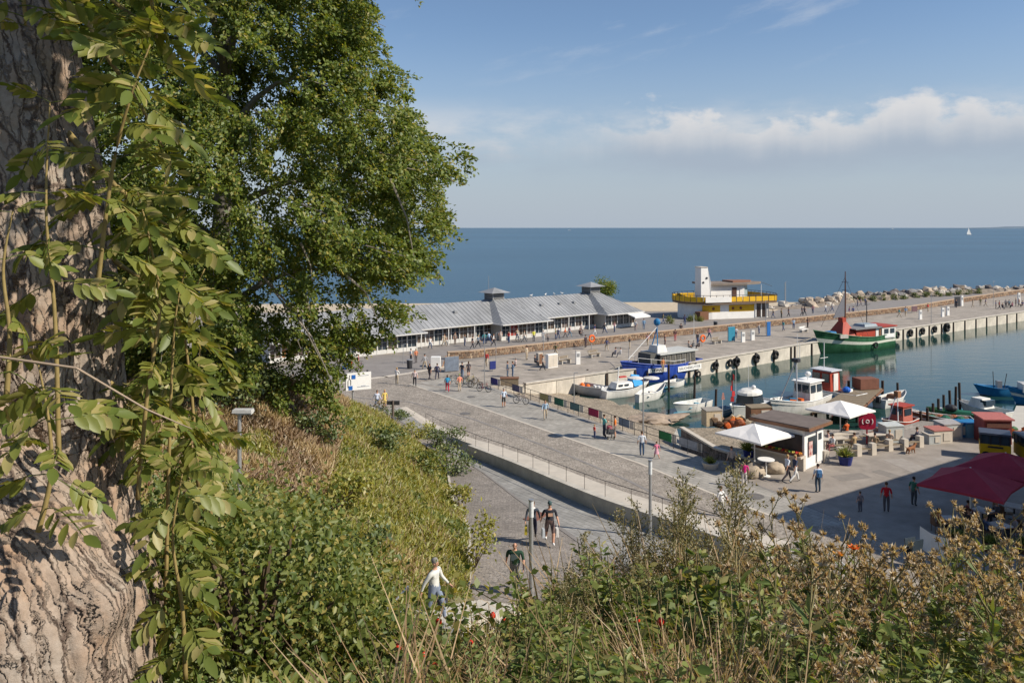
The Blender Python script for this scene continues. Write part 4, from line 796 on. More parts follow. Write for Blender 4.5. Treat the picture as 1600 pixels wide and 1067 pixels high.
b = small('small green open workboat loaded with tarpaulin beside the pile row', (1476, 655), (1520, 660), 1.8, .8, [HG, HG, HG, DK, HG], L=4.2, name='workboat', rise=.2)
MB().box((0, 0, .8), (2.6, 1.3, .35), 0, 0, .8, .6).build('tarpaulin', mat('tarp_green', (.015, .12, .07), .7), b); MB().box((1.5, .2, .95), (.3, .3, .3)).build('canister', M_white, b); MB().ball((.6, .3, 1.2), .4, 1.4, 1, .9).build('net_heap', M_dark, b)
b = small('white cabin boat with raked windscreen by the concrete pier', (1522, 646), (1562, 655), 2.0, .8, [HGr, HW, HW, DKB, GW], L=4.8, name='motorboat', rise=.3)
MB().box((.6, 0, 1.25), (1.8, 1.5, .9), 0, 0, .6, .8).build('cabin', HW, b); MB().box((-.1, 0, 1.35), (.6, 1.3, .5)).build('window', M_glass, b)
b = small('brown and white workboat heaped with nets beside the storage boxes', (1452, 664), (1500, 667), 1.9, .8, [HW, BR, HW, DK, GW], L=4.5, name='workboat')
for k in range(9): MB().ball((-1.6+k*.4, .3*math.sin(k*2), .75), .38, 1.2, 1, .8, 8, 6).build('net_heap', [mat('net_brown', (.15, .10, .07), .9), mat('net_green', (.03, .13, .08), .9), mat('net_rust', (.30, .10, .05), .9)][k % 3], b)
b = small('small red workboat with ladder frame behind the seating benches', (1388, 676), (1422, 668), 1.9, .85, [HR, RED, RED, DK, HW], L=3.8, name='workboat')
cabin(b, (-.3, 0, 1.5), (1.5, 1.3, 1.4), mat('cab_pink', (.45, .14, .10), .6), RED, 1); MB().tube([(1.0, .5, .6), (.3, 0, 3.6)], .05, 6).build('frame_leg', M_white, b); MB().tube([(1.0, -.5, .6), (.3, 0, 3.6)], .05, 6).build('frame_leg', M_white, b); MB().box((.3, 0, 3.3), (.5, .4, .5)).build('frame_head', mat('net_rust2', (.3, .14, .07), .9), b)
b = small('little blue open fishing boat beside the blue and white trawler', (1538, 617), (1574, 618), 1.9, .85, [LB, LB, LB, DK, LB], L=3.2, name='fishing_boat', rise=.3); MB().box((-.3, 0, 1.2), (.5, .5, .8)).build('engine_box', M_steel, b); MB().tube([(-.8, 0, .6), (-1.1, 0, 2.4)], .04, 5).build('pole', M_dark, b); MB().tube([(.2, 0, .6), (.3, 0, 2.6)], .04, 5).build('pole', M_dark, b)
p, a, _ = pose((1574, 630), (1668, 634)); b = boat('fishing_boat', 'blue and white trawler with red derrick mast at the right of the harbour', p+Vector((.9, 0, 0)), a, 5.6, 2.3, 1.1, [HR, LB, HW, DK, LB], rise=.6)
cabin(b, (-1.2, 0, 2.1), (2.2, 1.9, 1.6), LB, M_white, 2); MB().box((1.6, 0, 1.7), (1.6, 1.6, .9)).build('fore_cabin', HW, b); MB().tube([(.6, 0, 1.3), (.6, 0, 6.2)], .09, 6).build('derrick', mat('mast_red', (.30, .03, .03), .6), b)
for s in (-1, 1): MB().tube([(1.4, s*.5, 1.5), (.6, 0, 4.4)], .06, 6).build('derrick_leg', mat('mast_red', (.30, .03, .03)), b)
MB().box((.6, 0, 4.6), (.5, .9, .16)).build('yard', M_dark, b)
# sailing yacht out at sea
q = W(1514, 367, WZ); b = boat('sailing_yacht', 'white sailing yacht under full sail far out on the sea', q, R(15), 14, 3.6, 1.3, [HW, HW, HW, M_white, GW], rise=.8)
sl_ = MB(); sl_.add([(0, 0, 1.8), (-6.2, .5, 2.2), (-.2, 0, 19), (-.1, .12, 1.8), (-6.2, .6, 2.2), (-.2, .1, 19)], [(0, 1, 2), (5, 4, 3), (0, 3, 4, 1), (1, 4, 5, 2)]); sl_.build('mainsail', M_white, b)
sl_ = MB(); sl_.add([(6.6, 0, 2), (.6, .8, 2), (.2, 0, 15.5), (6.6, .1, 2), (.6, .9, 2), (.2, .1, 15.5)], [(0, 2, 1), (3, 4, 5), (0, 1, 4, 3), (1, 2, 5, 4)]); sl_.build('jib', M_white, b); MB().tube([(.1, 0, 1), (0, 0, 19.5)], .1, 6).build('mast', M_steel, b)
for i, (x, y) in enumerate(((705, 359), (1395, 358), (890, 360))):
    q = W(x, y+.4, WZ); bb = boat('ship', ('tiny pale ship on the horizon beyond the pavilion roof', 'tiny pale ship on the horizon beyond the breakwater', 'tiny motorboat far out beyond the two roof lanterns')[i], q, .2, q.y*.0035, q.y*.0008, q.y*.0004, [HGr, HGr, HGr, DK, GW], deck_drop=.05*q.y*.001); MB().box((-q.y*.001, 0, q.y*.0006), (q.y*.0008, q.y*.0006, q.y*.0006)).build('superstructure', M_white, bb)
# tyres on the quay wall
def quay_at(px):
    k = (px-HX)/FP
    for a, b in zip(QUAY, QUAY[1:]):
        d = b-a; den = d.x-k*d.y
        if abs(den) < 1e-9: continue
        t = (k*a.y-a.x)/den
        if 0 <= t <= 1: u = d.normalized(); return (a+d*t).to_3d(), Vector((u.y, -u.x, 0)), u
tyre = None
for x, s in ((1114, .9), (1137, .85), (1147, 1.05), (1178, 1.05), (1208, 1), (1398, 1.0), (1419, 1.05), (1438, 1), (1457, 1), (1476, 1.35)):
    p, nr, u = quay_at(x)
    if tyre is None: tyre = MB().torus((0, 0, 0), .42, .2, (0, 1, 0), 20, 8).build('tyre', M_black, None, True); o = tyre
    else: o = tyre.copy(); COL.objects.link(o)
    o.location = p+nr*.42+Vector((0, 0, -.75)); o.rotation_euler.z = math.atan2(u.y, u.x); o.scale = (s, s, s); tag(o, 'black rubber tyre hung as a fender on the quay wall', 'tyre', 'tyres hung on the quay wall')
# ------------------------------------------------------------------ street furniture and small things
def bench(label, p, rz, kind='w', group=None):
    t = thing('bench', label, 'bench', p, rz, group); m = M_wood if kind == 'w' else M_white
    for k in range(3): MB().box((0, -.18+.17*k, .45), (1.9, .13, .05)).build('seat_slat', m, t)
    for k in range(2): MB().box((0, .3+.03*k, .66+.17*k), (1.9, .04, .12)).build('back_slat', m, t)
    for x in (-.75, .75): MB().box((x, 0, .22), (.14, .5, .43)).box((x, .3, .6), (.1, .06, .5)).build('leg', M_conc, t)
    return t
for x, y, rz, l in ((883, 568, 45, 'wooden bench between the white notice box and the white info pillar'), (929, 558, 42, 'wooden slat bench near the seated pair on the promenade'), (1120, 537, 40, 'wooden bench on the quay beside the teal notice board'), (1256, 519, 40, 'pale slat bench on the quay behind the bow of the green cutter')):
    bench(l, W(x, y), R(rz), 'p' if x == 1256 else 'w')
def stele(label, p, h=1.9, w=.55, m=None, rz=.3, name='info_pillar', cat='pillar', group=None):
    t = thing(name, label, cat, p, rz, group); MB().box((0, 0, h/2), (w, .28, h), 0, 0, .94, .94).build('body', m or M_white, t); MB().box((0, 0, h+.03), (w*.98, .34, .06)).build('cap', M_pale, t); MB().box((0, -.15, h*.7), (w*.6, .03, h*.25)).build('panel', M_steel, t); return t
stele('white info pillar beside the wooden bench facing the blue cutter', W(903, 569), 1.6)
for x, y, h in ((1161, 534.5, 1.5), (1176, 531.5, 1.5)): stele('white power pillar of the pair between the teal board and the blue board', W(x, y), h, group='pair of white power pillars')
for x, y, h in ((1438, 499, 1.7), (1473, 495, 1.7), (1481, 493, 1.7)): stele('white power pillar on the outer mole beyond the green cutter', W(x, y), h, group='white power pillars on the outer mole')
stele('white slab pillar beside the dark kiosk board on the outer mole', W(1503, 478), 2.2, .5); stele('white pillar near the crowd at the end of the mole', W(1592, 474), 2.3, .6)
t = thing('switch_cabinet', 'white double switch cabinet beside the wooden bench on the promenade', 'cabinet', W(862, 574), R(38)); MB().box((0, 0, .8), (1.5, .5, 1.6)).build('body', M_white, t); [MB().box((x, -.26, .8), (.66, .03, 1.4)).build('door', M_pale, t) for x in (-.36, .36)]
t = thing('switch_cabinet', 'brown cabinet beside the dark seated figure left of the switch cabinet', 'cabinet', W(843, 570), R(38)); MB().box((0, 0, .7), (.7, .5, 1.5)).build('body', M_pale, t); MB().box((0, -.27, .75), (.5, .03, 1.2)).build('door', BR, t)
def board(label, p, w, h, z0, m, rz, posts=2, name='notice_board', cat='notice board', back=None):
    t = thing(name, label, cat, p, rz); MB().box((0, 0, z0+h/2), (w, .1, h)).build('panel', m, t); MB().box((0, .06, z0+h/2), (w+.1, .06, h+.1)).build('frame', back or M_steel, t)
    for x in ((-w/2, w/2) if posts == 2 else (0,)): MB().cyl((x, .03, 0), (x, .03, z0+h), .05, n=7).build('post', M_steel, t)
    return t
TEAL = mat('board_teal', (.03, .22, .33), .6); BLU = mat('board_blue', (.02, .12, .36), .6)
board('teal notice board standing on the quay beside two white pillars', W(1143, 534), 1.2, 2.0, .15, TEAL, R(25)); board('narrow blue notice board on the quay edge beside the pale bench', W(1201, 525.5), .8, 2.1, .1, BLU, R(35))
board('dark kiosk board with white slab beside it on the outer mole', W(1496, 480), 1.5, 2.0, .2, M_dark, R(20)); board('small blue sign beside the promenade edge near the parked bicycles', W(770, 580), .75, .9, .25, mat('sign_navy', (.02, .03, .16), .6), R(30), 1)
board('grey advertising hoarding behind the group of bicycles', W(706, 581), 1.7, 1.6, .1, mat('hoarding', (.16, .19, .24), .5, .3, 2), R(28)); board('round topped brown info board at the edge of the terrace street', W(1429, 489), 1.3, 1.0, .3, mat('brd_br', (.16, .09, .10), .6), R(20))
# lifebuoys
def lifebuoy(label, p, z=1.3, rz=.5):
    t = thing('lifebuoy_stand', label, 'lifebuoy', p, rz); MB().cyl((0, 0, 0), (0, 0, z+.4), .05, n=7).build('post', M_steel, t); MB().torus((0, -.12, z), .42, .13, (0, 1, 0), 18, 8).build('ring', mat('buoy_orange2', (.78, .14, .02), .6), t); return t
lifebuoy('orange lifebuoy on a post in front of the stone parapet', W(924, 546), 1.5)
lifebuoy('red lifebuoy on a post on the quay by the blue cutter stern', W(1097, 541), 1.1, .6)
# lamp posts
def lamp(label, p, h, kind, group=None, rz=0, r=.07, name='street_lamp'):
    t = thing(name, label, 'street lamp', p, rz, group); MB().cyl((0, 0, -.3), (0, 0, h), r, r*.75, 10).build('pole', M_steel, t)
    if kind == 'disc':
        for s in (-1, 1): MB().tube([(0, 0, h-.25), (s*.5, 0, h-.05)], .03, 5).build('bracket', M_steel, t); MB().lathe([(.1, -.06), (.62, 0), (.6, .06), (.12, .16)], 16, (s*.62, 0, h-.05)).build('lamp_head', mat('lamp_white', (.66, .63, .58), .6), t)
    elif kind == 'box':
        MB().box((.12, 0, h+.03), (.62, .3, .1), 0, 0, .95, .9).build('lamp_head', mat('lamp_grey', (.50, .49, .46), .5), t); MB().box((.16, 0, h-.04), (.5, .24, .05)).build('diffuser', mat('lamp_diff', (.6, .6, .56), .3), t)
    elif kind == 'bollard':
        MB().cyl((0, 0, h-.62), (0, 0, h-.02), r*1.04, n=12).build('lens', mat('lens_pale', (.66, .68, .68), .3), t); MB().cyl((0, 0, h), (0, 0, h+.05), r*1.2, n=12).build('cap', M_steel, t)
    elif kind == 'thin': MB().tube([(0, 0, h), (.35, 0, h+.05)], .035, 6).build('lamp_head', M_steel, t)
    return t
q = W(1009, 690); lamp('tall lamp post with two pale disc heads beside the slipway railing', W(1005, 692), 102/FP*W(1005, 692).y, 'disc')
Yl = 25.0; q = D(374, 850, Yl); zt = D(374, 643, Yl).z; zg = float(HT(q.x, q.y)[0]); lamp('flat headed steel street lamp standing on the overgrown slope', (q.x, q.y, zg), zt-zg, 'box', r=.08)
q = D(830, 905, 30.5); q.z = 2.42; lamp('slim cylindrical steel light column beside the walking men on the path', q, D(830, 782, 30.5).z-2.42, 'bollard', r=.09)
q = D(1016, 850, 37.0); q.z = 2.2; lamp('slim cylindrical light column behind the tall weeds near the wall', q, D(1016, 720, 37).z-2.2, 'bollard', r=.085)
for x, y, yt, l in ((757, 607, 520, 'thin mast lamp beside the parked bicycles'), (775, 566, 520, 'thin mast lamp on the promenade behind the small blue sign'), (897, 643, 583, 'thin short post at the slipway railing'), (630, 569, 538, 'thin sign post by the pavilion street'), (1196, 521, 470, 'thin mast lamp on the quay by the narrow blue board'), (1455, 506, 458, 'thin mast lamp on the outer mole quay'), (849, 560, 520, 'thin mast lamp on the stone parapet promenade'), (1552, 478, 440, 'thin mast lamp at the far end of the mole'), (1227, 480, 441, 'white wooden post standing at the beach beside the boulders')):
    p = W(x, y); h = (y-yt)/FP*p.y; lamp(l, p, h, 'thin', r=.045 if x != 1227 else .14, name='mast_lamp')
q = D(614, 668, 66); q.z = .1; t = thing('signpost', 'dark post with small signs at the head of the path', 'signpost', q); MB().cyl((0, 0, 0), (0, 0, 2.1), .1, n=8).build('post', mat('post_brown', (.14, .11, .09), .7), t); MB().box((.3, 0, 1.9), (.5, .06, .35)).build('sign', M_dark, t); MB().box((-.3, 0, 1.9), (.4, .06, .3)).build('sign', M_dark, t)
# big map sign on two posts
q = W(553, 642); sg = thing('map_sign', 'large white map sign with blue pictograms on a post at the plaza edge', 'sign', q, R(26)); sc_ = q.y/FP
wS, hS = 40*sc_, 27*sc_; zc = (642-596)*sc_
MB().box((.42, 0, zc), (wS, .12, hS)).build('panel', M_white, sg); MB().box((.42, .1, zc), (wS*1.0, .1, hS*.98)).build('back_frame', M_dark, sg); MB().cyl((-.05, .2, 0), (-.05, .2, zc+hS/2+.1), .09, n=8).build('post', M_steel, sg); MB().cyl((1.3, .2, zc), (1.3, .2, zc+hS/2+.12), .09, n=8).build('post', M_dark, sg)
for x, z in ((-.05, .42), (-.32, -.55)): MB().box((x, -.07, zc+z), (.36, .03, .36)).build('pictogram', mat('picto_blue', (.02, .12, .42), .5), sg)
ar = MB(); ar.tube([(-.55, -.07, zc-.5), (-.55, -.07, zc+.1), (-.42, -.07, zc+.3), (-.3, -.07, zc+.1), (-.3, -.07, zc-.3)], .03, 5); ar.tube([(-.45, -.07, zc+.3), (-.38, -.07, zc+.62)], .03, 5); ar.build('route_line', M_dark, sg)
for z, w in ((.5, 1.0), (-.42, .4), (-.5, 1.1)): MB().box((.85, -.07, zc+z), (w, .02, .05)).build('text_line', mat('text_grey', (.4, .42, .46), .7), sg)
# railing along the slip with coloured banners
RP = [W(x, y) for x, y in ((767, 605), (850, 633), (940, 662), (1020, 690), (1106, 719))]
rr = railing('slip_railing', 'dark metal railing hung with coloured banners between walkway and slipway', RP, 1.05, M_dark, .022, mid=1, post_r=.025, step=1.5)
bcol = [(.05, .04, .18), (.12, .10, .16), (.40, .33, .13), (.03, .14, .08), (.10, .18, .17), (.36, .02, .07), (.20, .23, .28), (.03, .20, .06), (.35, .36, .38)]
for i, (x, col) in enumerate(zip((772, 806, 850, 873, 898, 927, 975, 1039, 1078), bcol)):
    k = (x-HX)/FP
    for a, b in zip(RP, RP[1:]):
        d = b-a; t_ = (k*a.y-a.x)/(d.x-k*d.y)
        if 0 <= t_ <= 1:
            p = a+d*t_-RP[0]; an = math.atan2(d.y, d.x); o = MB().box((0, 0, 0), (1.35 if i != 8 else 2.2, .03, .62)).build('banner', mat('banner_%d' % i, col, .7, .25, 3), rr); o.location = p+Vector((0, 0, .72)); o.rotation_euler.z = an
            o = MB().box((0, 0, 0), (.5, .03, .62)).build('banner', mat('banner_pale', (.58, .52, .44), .8), rr); o.location = p+Vector((0, 0, .72))+d.normalized()*1.0; o.rotation_euler.z = an
# bicycles
def bicycle():
    t = thing('bicycle', 'x', 'bicycle', (0, 0, 0)); fr = mat('bike_frame', (.10, .10, .11), .5)
    for x in (-.52, .52):
        w = MB().torus((x, 0, .34), .32, .028, (0, 1, 0), 20, 6).build('wheel', M_black, t); sp_ = MB()
        for k in range(6): a = math.pi*k/6; sp_.tube([(x-.31*math.cos(a), 0, .34-.31*math.sin(a)), (x+.31*math.cos(a), 0, .34+.31*math.sin(a))], .006, 4)
        sp_.build('spokes', M_steel, w)
    f = MB()
    for a, b in (((-.52, 0, .34), (-.1, 0, .3)), ((-.1, 0, .3), (-.22, 0, .85)), ((-.22, 0, .8), (-.52, 0, .34)), ((-.1, 0, .3), (.36, 0, .78)), ((-.2, 0, .74), (.35, 0, .8)), ((.33, 0, .92), (.52, 0, .34))): f.tube([a, b], .022, 6)
    f.build('frame', fr, t); MB().tube([(.28, -.28, 1.02), (.34, 0, .98), (.28, .28, 1.02)], .02, 6).build('handlebar', M_dark, t); MB().box((-.24, 0, .92), (.26, .15, .07), 0, 0, .6, .5).build('saddle', M_black, t)
    MB().box((-.52, 0, .75), (.4, .2, .04)).build('rack', M_dark, t); return t
bk = bicycle()
for i, (x, y, rz, col, l) in enumerate(((708, 601, 20, (.10, .13, .12), 'bicycle with dark frame parked beside the grey hoarding'), (727, 604, -30, (.10, .17, .12), 'bicycle with green frame in the row by the thin mast lamp'), (743, 606, -25, (.30, .18, .06), 'bicycle with tan frame in the row by the thin mast lamp'), (756, 612, -28, (.35, .10, .10), 'bicycle with red frame at the end of the slip railing'), (814, 631, -30, (.20, .16, .20), 'bicycle leaning on the slip railing below the dark banner'), (735, 600, 30, (.28, .22, .05), 'bicycle with ochre frame behind the parked row'), (815, 534, 10, (.12, .12, .14), 'bicycle pushed past the pavilion front'), (562, 578, 70, (.12, .05, .05), 'bicycle beside the red-clad visitors on the street'))):
    b = bk if i == 0 else dup(bk, (0, 0, 0)); b.location = W(x, y); b.rotation_euler = (0, 0, R(rz)); b['label'] = l
    for ch in b.children:
        if ch.name.startswith('frame'): ch.data = ch.data.copy(); ch.data.materials[0] = cmat(col, .5)
# kiosk
K0_, K1_, K2_ = W(1172, 653, 2.9), W(1264, 671, 2.9), W(1310, 661, 2.9); ku = (K1_-K0_).normalized(); kl = (K1_-K0_).length; kw_ = (K2_-K1_).length; kang = math.atan2(ku.y, ku.x)
kq = thing('kiosk', 'white snack kiosk with brown flat roof and open fruit counter under the parasol', 'kiosk', (K0_.x, K0_.y, 0), kang)
# local x runs from the far corner to the near corner, local +y towards the sunlit gable side
KW = mat('kiosk_white', (.80, .79, .77), .6, .05, 2)
MB().box((kl/2-.1, kw_/2, 1.42), (kl-.7, kw_-.5, 2.8)).box((kl-.52, kw_/2, .5), (.1, kw_-.52, 1.0)).build('wall', KW, kq)
MB().box((kl/2, kw_/2, 2.93), (kl, kw_, .16)).build('roof', mat('roof_felt', (.16, .13, .115), .9, .2, 1.5), kq); MB().box((kl/2, kw_/2, 2.84), (kl+.14, kw_+.14, .2)).build('fascia', BR, kq)
fx = kl-.4
MB().box((fx, kw_*.42, 1.5), (.04, 1.2, 1.3)).build('window', M_glass, kq); MB().box((fx+.03, kw_*.30, 1.35), (.04, .5, 1.0)).build('poster', mat('poster_red', (.62, .05, .03), .5, .5, 4, col2=(.8, .7, .65)), kq); MB().box((fx+.02, kw_*.7, 1.35), (.06, .75, 2.2)).build('door', KW, kq); MB().box((fx+.06, kw_*.7, 2.0), (.03, .45, .45)).build('door_window', M_glass, kq)
MB().box((kl/2, .2, 1.75), (kl-1.2, .06, 1.2)).build('hatch', mat('hatch_dark', (.06, .05, .05), .7, .4, 2), kq); MB().box((kl/2, -.1, .95), (kl-.7, .7, .12)).build('counter', M_pale, kq); MB().box((kl/2, .08, .45), (kl-.7, .3, .9)).build('counter_front', M_pale, kq)
for k in range(14):
    cx = .6+k*(kl-1.2)/13; cr = MB().box((cx, -.12, 1.08), (.26, .5, .16)).build('produce_tray', M_brown, kq); f = MB(); [f.ball((cx+.07*math.cos(j*2.4), -.12+.15*math.sin(j*1.7), 1.18), .07, n=6, m=4) for j in range(6)]; f.build('produce', cmat([(.5, .04, .03), (.62, .25, .03), (.1, .25, .04), (.6, .5, .1)][k % 4], .5), cr)
def parasol(label, p, zapex, zedge, corners, m, pole=M_white, vent=True):
    t = thing('parasol', label, 'parasol', p); C = [Vector((c[0], c[1], zedge)) for c in corners]; A = Vector((0, 0, zapex)); cn = MB(); n = len(C)
    for i in range(n):
        a, b = C[i], C[(i+1) % n]; ms = 8; vs = [A]; 
        for j in range(5):
            e = a.lerp(b, j/4); e.z -= .0; vs.append(A.lerp(e, .5)+Vector((0, 0, .04-.10*(1-abs(j-2)/2)))); 
        for j in range(5):
            e = a.lerp(b, j/4); s = 1-.035*(1-abs(j-2)/2)*2; vs.append(Vector((e.x*s, e.y*s, e.z)))
        fs = [(0, 1+j, 2+j) for j in range(4)]+[(1+j, 6+j, 7+j, 2+j) for j in range(4)]; cn.add(vs, fs)
    cn.build('canopy', m, t)
    vl = MB()
    for i in range(n):
        a, b = C[i], C[(i+1) % n]; m_ = a.lerp(b, .5)*.93; m_.z = zedge
        for q0, q1 in ((a, m_), (m_, b)): vl.quad(q0, q1, q1-Vector((0, 0, .12)), q0-Vector((0, 0, .12)))
    vl.build('valance', m, t); MB().cyl((0, 0, 0), (0, 0, zapex), .045, n=10).build('pole', pole, t)
    rb = MB(); [rb.tube([A-Vector((0, 0, .08)), c-Vector((0, 0, .03))], .015, 4) for c in C]; rb.build('rib', M_steel, t); MB().box((0, 0, .06), (.7, .7, .12)).build('base', M_pale, t); return t
SAIL = mat('parasol_white', (.80, .77, .74), .85, .05, 1.5)
def sq(h, a0): return [(h*math.cos(R(a0+90*k)), h*math.sin(R(a0+90*k))) for k in range(4)]
parasol('square white parasol in front of the kiosk over a boulder and table', W(1179, 731), 3.05, 2.35, sq(2.65, -98), SAIL); parasol('square white parasol over the tables behind the kiosk beside the jetty', W(1313, 689), 3.15, 2.45, sq(2.6, -98), SAIL)
MAR = mat('parasol_maroon', (.36, .035, .058), .85, .14, 1.2)
parasol('large maroon parasol over the shaded cafe terrace with white finial', (25.1, 43.6, 0), 3.4, 2.5, [(-2.95, 0), (0, -2.95), (2.95, 0), (0, 2.95)], MAR); parasol('second maroon parasol behind over the cafe terrace by the yellow carriage', (28.7, 46.3, 0), 3.45, 2.55, [(-2.95, .2), (-.2, -2.95), (2.95, -.2), (.2, 2.95)], MAR)
# high table, boulders, planters
def table(label, p, h=1.05, r=.42, m=None): t = thing('bistro_table', label, 'table', p); MB().cyl((0, 0, h-.04), (0, 0, h), r, n=20).build('top', m or M_white, t); MB().cyl((0, 0, 0), (0, 0, h-.04), .05, n=8).build('stem', M_white, t); MB().cyl((0, 0, 0), (0, 0, .05), .28, n=14).build('foot', M_white, t)
table('round white standing table beside the boulders at the kiosk', W(1197, 744), 1.15, .55)
def rock(seed, sx, sy, sz, m, name='boulder', sub=2, rough=.35):
    bm = bmesh.new(); bmesh.ops.create_icosphere(bm, subdivisions=sub, radius=1)
    for v in bm.verts:
        d = v.co.normalized(); k = 1+rough*noise.noise(d*1.3+Vector((seed*3.1, 0, 0)))+rough*.5*noise.noise(d*2.9+Vector((0, seed*1.7, 0))); v.co = Vector((d.x*sx*k, d.y*sy*k, d.z*sz*k))
    me = bpy.data.meshes.new(name); bm.to_mesh(me); bm.free(); me.materials.append(m); o = bpy.data.objects.new(name, me); COL.objects.link(o); return o
BO = mat('boulder_tan', (.40, .33, .25), .9, .2, 2, .3)
o = rock(1, .85, .6, .5, BO, sub=3); [setattr(pp, 'use_smooth', True) for pp in o.data.polygons]; o.location = W(1178, 744)+Vector((0, 0, .35)); o.rotation_euler.z = .6; tag(o, 'large tan boulder at the foot of the white parasol pole', 'boulder')
o = rock(5, .62, .5, .42, BO, sub=3); [setattr(pp, 'use_smooth', True) for pp in o.data.polygons]; o.location = W(1210, 739)+Vector((0, 0, .32)); tag(o, 'rounded tan boulder beside the standing table', 'boulder')
o = rock(9, 2.6, 1.5, .55, mat('rubble', (.33, .26, .20), .95, .3, 1.8, .8, bscale=5), 'rubble_spit', 4, .5); o.location = W(1026, 655, -1.5); o.rotation_euler.z = .3; struct(o)
# seating area: concrete posts with plank benches, tables
SEAT = [(1277, 724), (1313, 717), (1340, 712), (1363, 710), (1389, 704), (1413, 703), (1437, 698)]
for i, (x, y) in enumerate(SEAT[1:] + [(1289, 722)]):
    t = thing('bench_post', 'pale concrete post of the row carrying plank seats along the yard', 'post', W(x, y), R(20), 'concrete seat posts along the yard'); MB().box((0, 0, .42), (.42, .42, .84), 0, 0, .96, .96).build('block', M_pale, t)
for i in range(1, 6):
    a, b = W(*SEAT[i]), W(*SEAT[i+1]); c = (a+b)/2+Vector((0, 0, .48)); an = math.atan2((b-a).y, (b-a).x)
    t = thing('plank_seat', 'weathered plank seat fixed between two pale concrete posts', 'bench', (c.x, c.y, 0), an, 'plank seats along the yard'); [MB().box((0, dy, .48), ((b-a).length-.44, .16, .06)).build('plank', M_wood, t) for dy in (-.1, .1)]
for x, y, l in ((1300, 700, 'oval pale picnic table nearest the kiosk gable'), (1318, 692, 'long pale picnic table under the rear white parasol'), (1372, 693, 'long pale picnic table beside the red round sign')):
    t = thing('picnic_table', l, 'table', W(x, y), R(15)); MB().box((0, 0, .74), (2.2, .75, .07)).build('top', M_pale, t); [MB().box((dx, 0, .36), (.12, .6, .71)).build('leg', M_conc, t) for dx in (-.8, .8)]; [MB().box((0, dy, .43), (2.1, .26, .06)).build('seat_plank', M_wood, t) for dy in (-.75, .75)]
p = W(1355, 694); t = thing('round_sign', 'red rounded square sign with white ring mark on a post at the harbour edge', 'sign', p, R(-8)); REDS = mat('sign_red', (.42, .015, .05), .5)
P_ = [Vector((.62*math.copysign(abs(math.cos(a))**.5, math.cos(a)), .62*math.copysign(abs(math.sin(a))**.5, math.sin(a)))) for a in [2*math.pi*k/28 for k in range(28)]]
o = MB().prism(P_, -.05, .05, bottom=True).build('panel', REDS, t); o.location = (0, 0, 1.75); o.rotation_euler = (R(90), 0, 0); MB().cyl((0, .08, 0), (0, .08, 1.5), .06, n=8).build('post', REDS, t)
o = MB().torus((0, 0, 1.75), .12, .035, (0, 1, 0), 14, 6).build('ring_mark', M_white, t); o.location.y = -.07
for s in (-1, 1): MB().tube([(s*(.28+.1*math.cos(a)), -.07, 1.75+.22*math.sin(a)) for a in (-1.2, -.6, 0, .6, 1.2)], .035, 6).build('arc_mark', M_white, t)
# boxes and bins at the near quay
def chest(label, p, d, m, ml, rz=.2, name='storage_box'):
    t = thing(name, label, 'box', p, rz); MB().box((0, 0, d[2]/2), d).build('body', m, t); MB().box((0, 0, d[2]+.04), (d[0]+.1, d[1]+.1, .08), 0, 0, 1, 1, .06).build('lid', ml, t); MB().box((d[0]*.2, -d[1]/2-.02, d[2]*.5), (d[0]*.4, .04, d[2]*.6)).build('panel', M_pale, t)
CG = mat('box_grey', (.42, .44, .43), .7, .15, 2)
for a in (('grey box with slatted dark front beside the red round sign', (1392, 690), (1.5, 1.0, 1.3), CG, mat('lidgrey', (.5, .52, .5), .6)), ('low pale box with a dark slot beside the dark-clad seated person', (1455, 692), (1.0, .8, .7), CG, M_pale), ('pale box with brick red lid beside the grey storage boxes', (1466, 690), (1.6, 1.1, 1.0), M_pale, mat('lid_red', (.40, .15, .12), .7)), ('tall grey box with flat lid next to the blue fish bins', (1481, 684), (1.6, 1.2, 1.2), CG, mat('lidgrey2', (.36, .34, .33), .7)), ('dark blue fish bin at the quay edge', (1497, 681), (1.0, 1.0, 1.1), LB, LB), ('pale blue fish bin between the dark blue bin and the red shed', (1514, 681), (1.3, 1.0, 1.1), mat('bin_pale', (.16, .36, .46), .6), LB), ('beige crate at the water edge left of the brown net heap', (1112, 664), (1.4, 1.0, 1.3), mat('crate_beige', (.52, .42, .28), .8), mat('crlid', (.32, .29, .25), .8)), ('brown crate with open slatted side behind the kiosk roof', (1185, 655), (1.9, 1.0, 1.1), BR, M_wood)): chest(a[0], W(*a[1]), *a[2:])
t = thing('shed', 'small red-brown shed with pink roof at the corner by the pier', 'shed', W(1551, 690), R(-4)); MB().box((0, 0, .95), (2.0, 1.6, 1.9)).build('wall', mat('shed_red', (.22, .05, .045), .8, .2, 3), t); MB().box((0, 0, 1.96), (2.3, 1.9, .1), 0, 0, 1, 1, .08).build('roof', mat('shed_pink', (.42, .14, .12), .7), t); [MB().box((0, -.83, .45+.5*k), (1.7, .05, .35)).build('board', mat('board_rb%d' % k, (.26-.05*k, .07, .05), .8), t) for k in range(3)]
def heap(label, p, cols, r=.6, n=16, seed=1):
    t = thing('net_heap', label, 'nets', p); rn = random.Random(seed)
    for k in range(n): o = rock(seed*20+k, r*rn.uniform(.4, .7), r*rn.uniform(.4, .7), r*rn.uniform(.3, .5), cmat(cols[k % len(cols)], .9), 'bundle', 1, .5); o.parent = t; o.location = (rn.uniform(-r, r)*1.5, rn.uniform(-r, r), rn.uniform(.1, r*.9))
